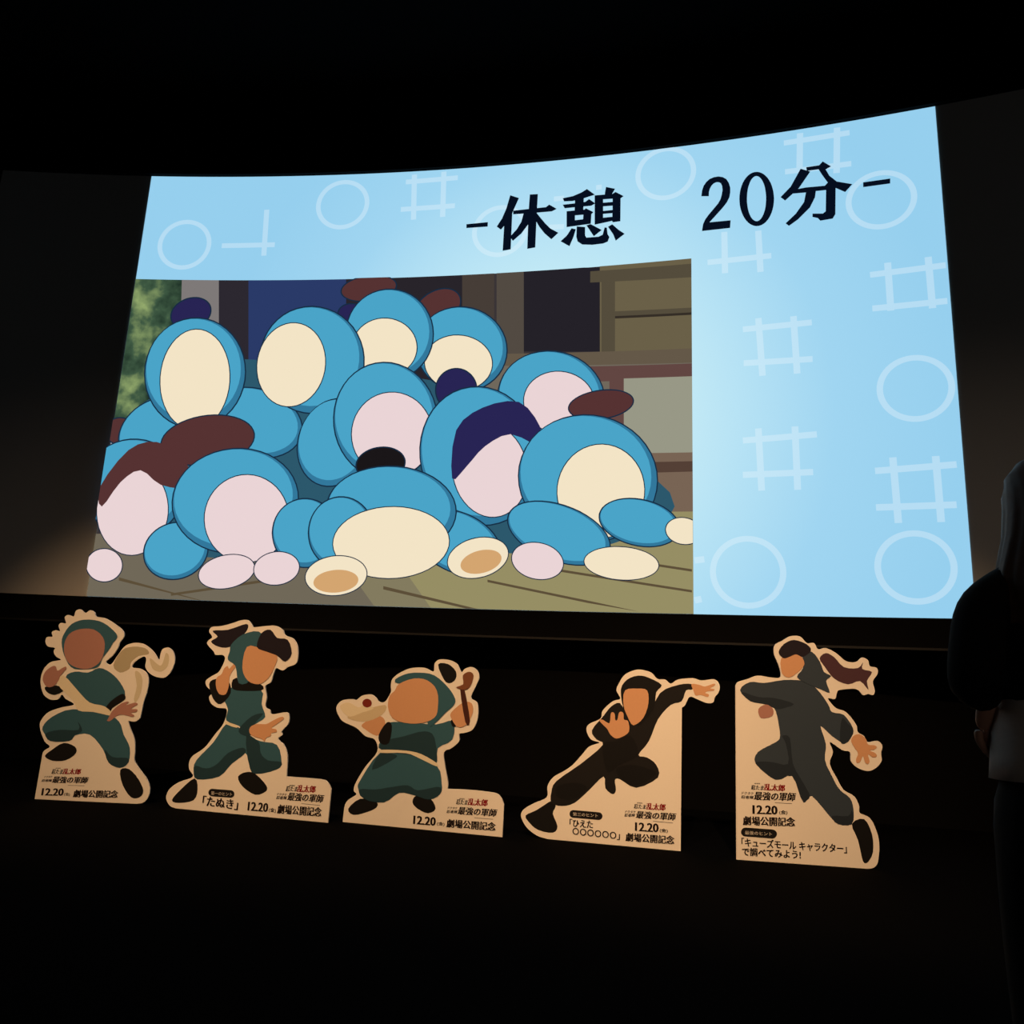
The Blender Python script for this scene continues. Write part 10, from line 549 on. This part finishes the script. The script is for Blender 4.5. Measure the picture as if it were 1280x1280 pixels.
PX, PY = .785, 1.87
person = empty('person', (PX, PY, 0), math.radians(8))
tag(person, 'person with long brown hair and black jacket, standing with a hand at the waist', 'person')
SKIN = mat('skin', (205, 155, 130), .55, .05, 30, .4)
JACKET = mat('black_knit', (20, 20, 22), .9, .25, 120, .15, .3)
TROUSER = mat('black_cloth', (18, 18, 20), .9, .2, 120, .15, .2)
SHIRT = mat('grey_cotton', (222, 212, 204), .9, .08, 90, .15, .3)
HAIR = mat('brown_hair', (104, 74, 56), .6, .35, 70, .35, .2)

# body: head, neck, trunk, arms and legs as one surface
bv = [((0, 0, .95), (.13, .10)), ((0, 0, 1.10), (.115, .085)), ((0, 0, 1.27), (.13, .095)), ((0, 0, 1.38), (.10, .075)), ((0, 0, 1.44), .052), ((0, .01, 1.50), (.062, .07)),
      ((0, .012, 1.565), (.074, .092)), ((0, .005, 1.63), (.06, .075)),
      ((-.155, 0, 1.35), .048), ((-.225, -.07, 1.17), .036), ((-.15, .03, 1.145), .024),
      ((.155, 0, 1.365), .048), ((.205, -.02, 1.09), .036), ((.20, .05, .86), .024),
      ((-.085, 0, .86), .085), ((-.09, .01, .48), .055), ((-.095, -.02, .09), .036),
      ((.085, 0, .86), .085), ((.09, .01, .48), .055), ((.095, -.02, .09), .036)]
be = [(0, 1), (1, 2), (2, 3), (3, 4), (4, 5), (5, 6), (6, 7), (3, 8), (8, 9), (9, 10), (3, 11), (11, 12), (12, 13), (0, 14), (14, 15), (15, 16), (0, 17), (17, 18), (18, 19)]
body_me = skin('body', bv, be, SKIN, None)
bm = bmesh.new(); bm.from_mesh(body_me)
for v in bm.verts:                              # nose, eye hollows, lips and chin pushed into the face (it looks towards the screen, +y)
    x, y, z = v.co
    if y > .05 and z > 1.46:
        v.co.y += .020 * math.exp(-((x / .013) ** 2 + ((z - 1.555) / .018) ** 2))
        v.co.y -= .008 * math.exp(-(((abs(x) - .032) / .014) ** 2 + ((z - 1.58) / .012) ** 2))
        v.co.y += .006 * math.exp(-((x / .024) ** 2 + ((z - 1.52) / .008) ** 2))
        v.co.y += .006 * math.exp(-((x / .02) ** 2 + ((z - 1.485) / .014) ** 2))
def fingers(wrist, along, side, palm_n):
    a, s, n = (Vector(v).normalized() for v in (along, side, palm_n))
    w = Vector(wrist)
    def P(da, ds, dn): return tuple(w + a * da + s * ds + n * dn)
    pv = [(P(0, 0, 0), (.022, .016)), (P(.035, 0, 0), (.030, .014)), (P(.075, 0, .004), (.036, .013))]
    out = [skin('hand', pv, [(0, 1), (1, 2)], SKIN, None, 2)]
    for ds, ln, cu in ((-.027, .066, .020), (-.009, .078, .024), (.009, .074, .026), (.026, .058, .028)):
        out.append(skin('hand', [(P(.062, ds, .002), .0095), (P(.085, ds * 1.05, .004), .0092), (P(.085 + ln * .45, ds * 1.08, .004 + cu * .5), .0085), (P(.085 + ln * .75, ds * 1.08, .004 + cu * 1.1), .0078), (P(.085 + ln, ds * 1.05, .004 + cu * 1.8), .0068)], [(0, 1), (1, 2), (2, 3), (3, 4)], SKIN, None, 2))
    out.append(skin('hand', [(P(.02, -.02, .004), .012), (P(.042, -.040, .012), .011), (P(.066, -.052, .02), .0095), (P(.088, -.056, .028), .008)], [(0, 1), (1, 2), (2, 3)], SKIN, None, 2))
    return out
for hm in fingers((-.15, .03, 1.145), (.10, .25, -.95), (-.9, .25, -.25), (.6, -.2, .1)) + fingers((.20, .05, .86), (0, .12, -1), (-.15, 1, 0), (-1, 0, 0)):
    bm.from_mesh(hm); bpy.data.meshes.remove(hm)
body = from_bm('body', bm, SKIN, person, True)
for sx in (-1, 1):
    for nm, r_, off, m_ in (('eye', .012, 0, mat('eye_white', (225, 222, 215), .3)), ('iris', .006, .0085, mat('iris', (40, 26, 20), .2))):
        e = bmesh.new(); bmesh.ops.create_uvsphere(e, u_segments=12, v_segments=8, radius=r_)
        for v in e.verts: v.co += Vector((sx * .031, .084 + off, 1.578))
        from_bm(nm, e, m_, person, True)
    e = bmesh.new(); bmesh.ops.create_uvsphere(e, u_segments=10, v_segments=8, radius=1)
    for v in e.verts: v.co = Vector((sx * .076 + v.co.x * .010, .0 + v.co.y * .018, 1.56 + v.co.z * .03))
    from_bm('ear', e, SKIN, person, True)
e = bmesh.new(); bmesh.ops.create_uvsphere(e, u_segments=12, v_segments=8, radius=1)
for v in e.verts: v.co = Vector((v.co.x * .022, .096 + v.co.y * .006, 1.521 + v.co.z * .006))
from_bm('mouth', e, mat('lips', (150, 78, 74), .5), person, True)

jv = [((0, 0, 1.085), (.150, .118)), ((0, 0, 1.20), (.172, .125)), ((0, 0, 1.30), (.178, .125)), ((0, 0, 1.375), (.125, .095)), ((0, .0, 1.435), (.066, .064)),
      ((-.160, 0, 1.345), .064), ((-.195, -.03, 1.25), .058), ((-.232, -.075, 1.165), .052), ((-.20, -.03, 1.158), .044), ((-.16, .015, 1.15), .036),
      ((.160, 0, 1.345), .064), ((.195, -.01, 1.23), .058), ((.212, -.02, 1.09), .052), ((.210, .015, .97), .044), ((.203, .045, .885), .037), ((-.085, 0, 1.405), .058), ((.085, 0, 1.405), .058)]
je = [(0, 1), (1, 2), (2, 3), (3, 4), (3, 15), (15, 5), (5, 6), (6, 7), (7, 8), (8, 9), (3, 16), (16, 10), (10, 11), (11, 12), (12, 13), (13, 14)]
skin('jacket', jv, je, JACKET, person)

def rings(name, rows, m, parent, n=48, ripple=0, waves=7, gap=None, smooth=True, seed=0, thick=.004):
    """stack of ellipses (z, rx, ry, cy) lofted into one sheet; gap leaves the front open by that half-angle per row"""
    bm = bmesh.new(); R_ = []
    rng = random.Random(seed); ph = [rng.uniform(0, 6.28) for _ in range(4)]
    for j, row in enumerate(rows):
        z, rx, ry, cy = row[:4]; g = row[4] if len(row) > 4 else 0
        cur = []
        cnt = n if gap is None else n + 1
        for i in range(cnt):
            t = (2 * math.pi * i / n) if gap is None else (math.pi / 2 + g + (2 * math.pi - 2 * g) * i / n)
            k = 1 + ripple * (math.sin(waves * t + ph[0]) + .6 * math.sin(waves * 2.3 * t + ph[1] + j * .25)) * (j / len(rows))
            cur.append(bm.verts.new((rx * k * math.cos(t), cy + ry * k * math.sin(t), z + ripple * .12 * math.sin(3 * t + ph[2]))))
        R_.append(cur)
    for a, b in zip(R_, R_[1:]):
        c = len(a)
        for i in range(c if gap is None else c - 1):
            bm.faces.new((a[i], a[(i + 1) % c], b[(i + 1) % c], b[i]))
    bmesh.ops.recalc_face_normals(bm, faces=bm.faces[:])
    g = bmesh.ops.solidify(bm, geom=bm.faces[:], thickness=thick)
    return from_bm(name, bm, m, parent, smooth)

rings('shirt_hem', [(1.16, .136, .112, 0), (1.12, .146, .118, 0), (1.08, .154, .126, 0), (1.03, .160, .132, 0), (.985, .164, .136, 0)], SHIRT, person, ripple=.016, waves=9, seed=3)
tv = [((0, 0, 1.10), (.150, .115)), ((0, 0, .92), (.158, .128)), ((-.088, 0, .80), .093), ((-.092, .012, .48), .068), ((-.095, -.015, .03), .058),
      ((.088, 0, .80), .093), ((.092, .012, .48), .068), ((.095, -.015, .03), .058)]
skin('trousers', tv, [(0, 1), (1, 2), (2, 3), (3, 4), (1, 5), (5, 6), (6, 7)], TROUSER, person)
for sx in (-1, 1):
    bm = bmesh.new(); bmesh.ops.create_uvsphere(bm, u_segments=20, v_segments=12, radius=1)
    for v in bm.verts:
        x, y, z = v.co
        v.co = (sx * .10 + x * .045 * (1 - .15 * y), .05 + y * .13, max(0.004, .045 + z * .045 * (1 - .35 * y)))
    sh = from_bm('shoe', bm, mat('black_shoe', (24, 22, 22), .5), person, True)
    bm = bmesh.new(); bmesh.ops.create_circle(bm, cap_ends=True, segments=24, radius=1)
    g = bmesh.ops.extrude_face_region(bm, geom=bm.faces[:])
    for v in [q_ for q_ in g['geom'] if isinstance(q_, bmesh.types.BMVert)]: v.co.z += 1
    for v in bm.verts: v.co = (sx * .10 + v.co.x * .046, .05 + v.co.y * .133, v.co.z * .016)
    bmesh.ops.recalc_face_normals(bm, faces=bm.faces[:])
    from_bm('shoe_sole', bm, mat('dark_rubber', (30, 28, 27), .8), sh)
hair_rows = [(1.672, .006, .006, .0, .02), (1.668, .036, .042, -.002, .05), (1.655, .060, .072, -.004, .10), (1.625, .084, .100, -.008, .35), (1.585, .094, .108, -.012, .75),
             (1.54, .099, .108, -.016, .85), (1.49, .108, .106, -.02, .85), (1.445, .122, .108, -.024, .8), (1.40, .136, .112, -.03, .75), (1.35, .142, .118, -.034, .8), (1.30, .138, .122, -.036, .9), (1.25, .12, .124, -.036, 1.0)]
rings('hair', hair_rows, HAIR, person, n=72, ripple=.03, waves=11, gap=True, seed=5, thick=.01)
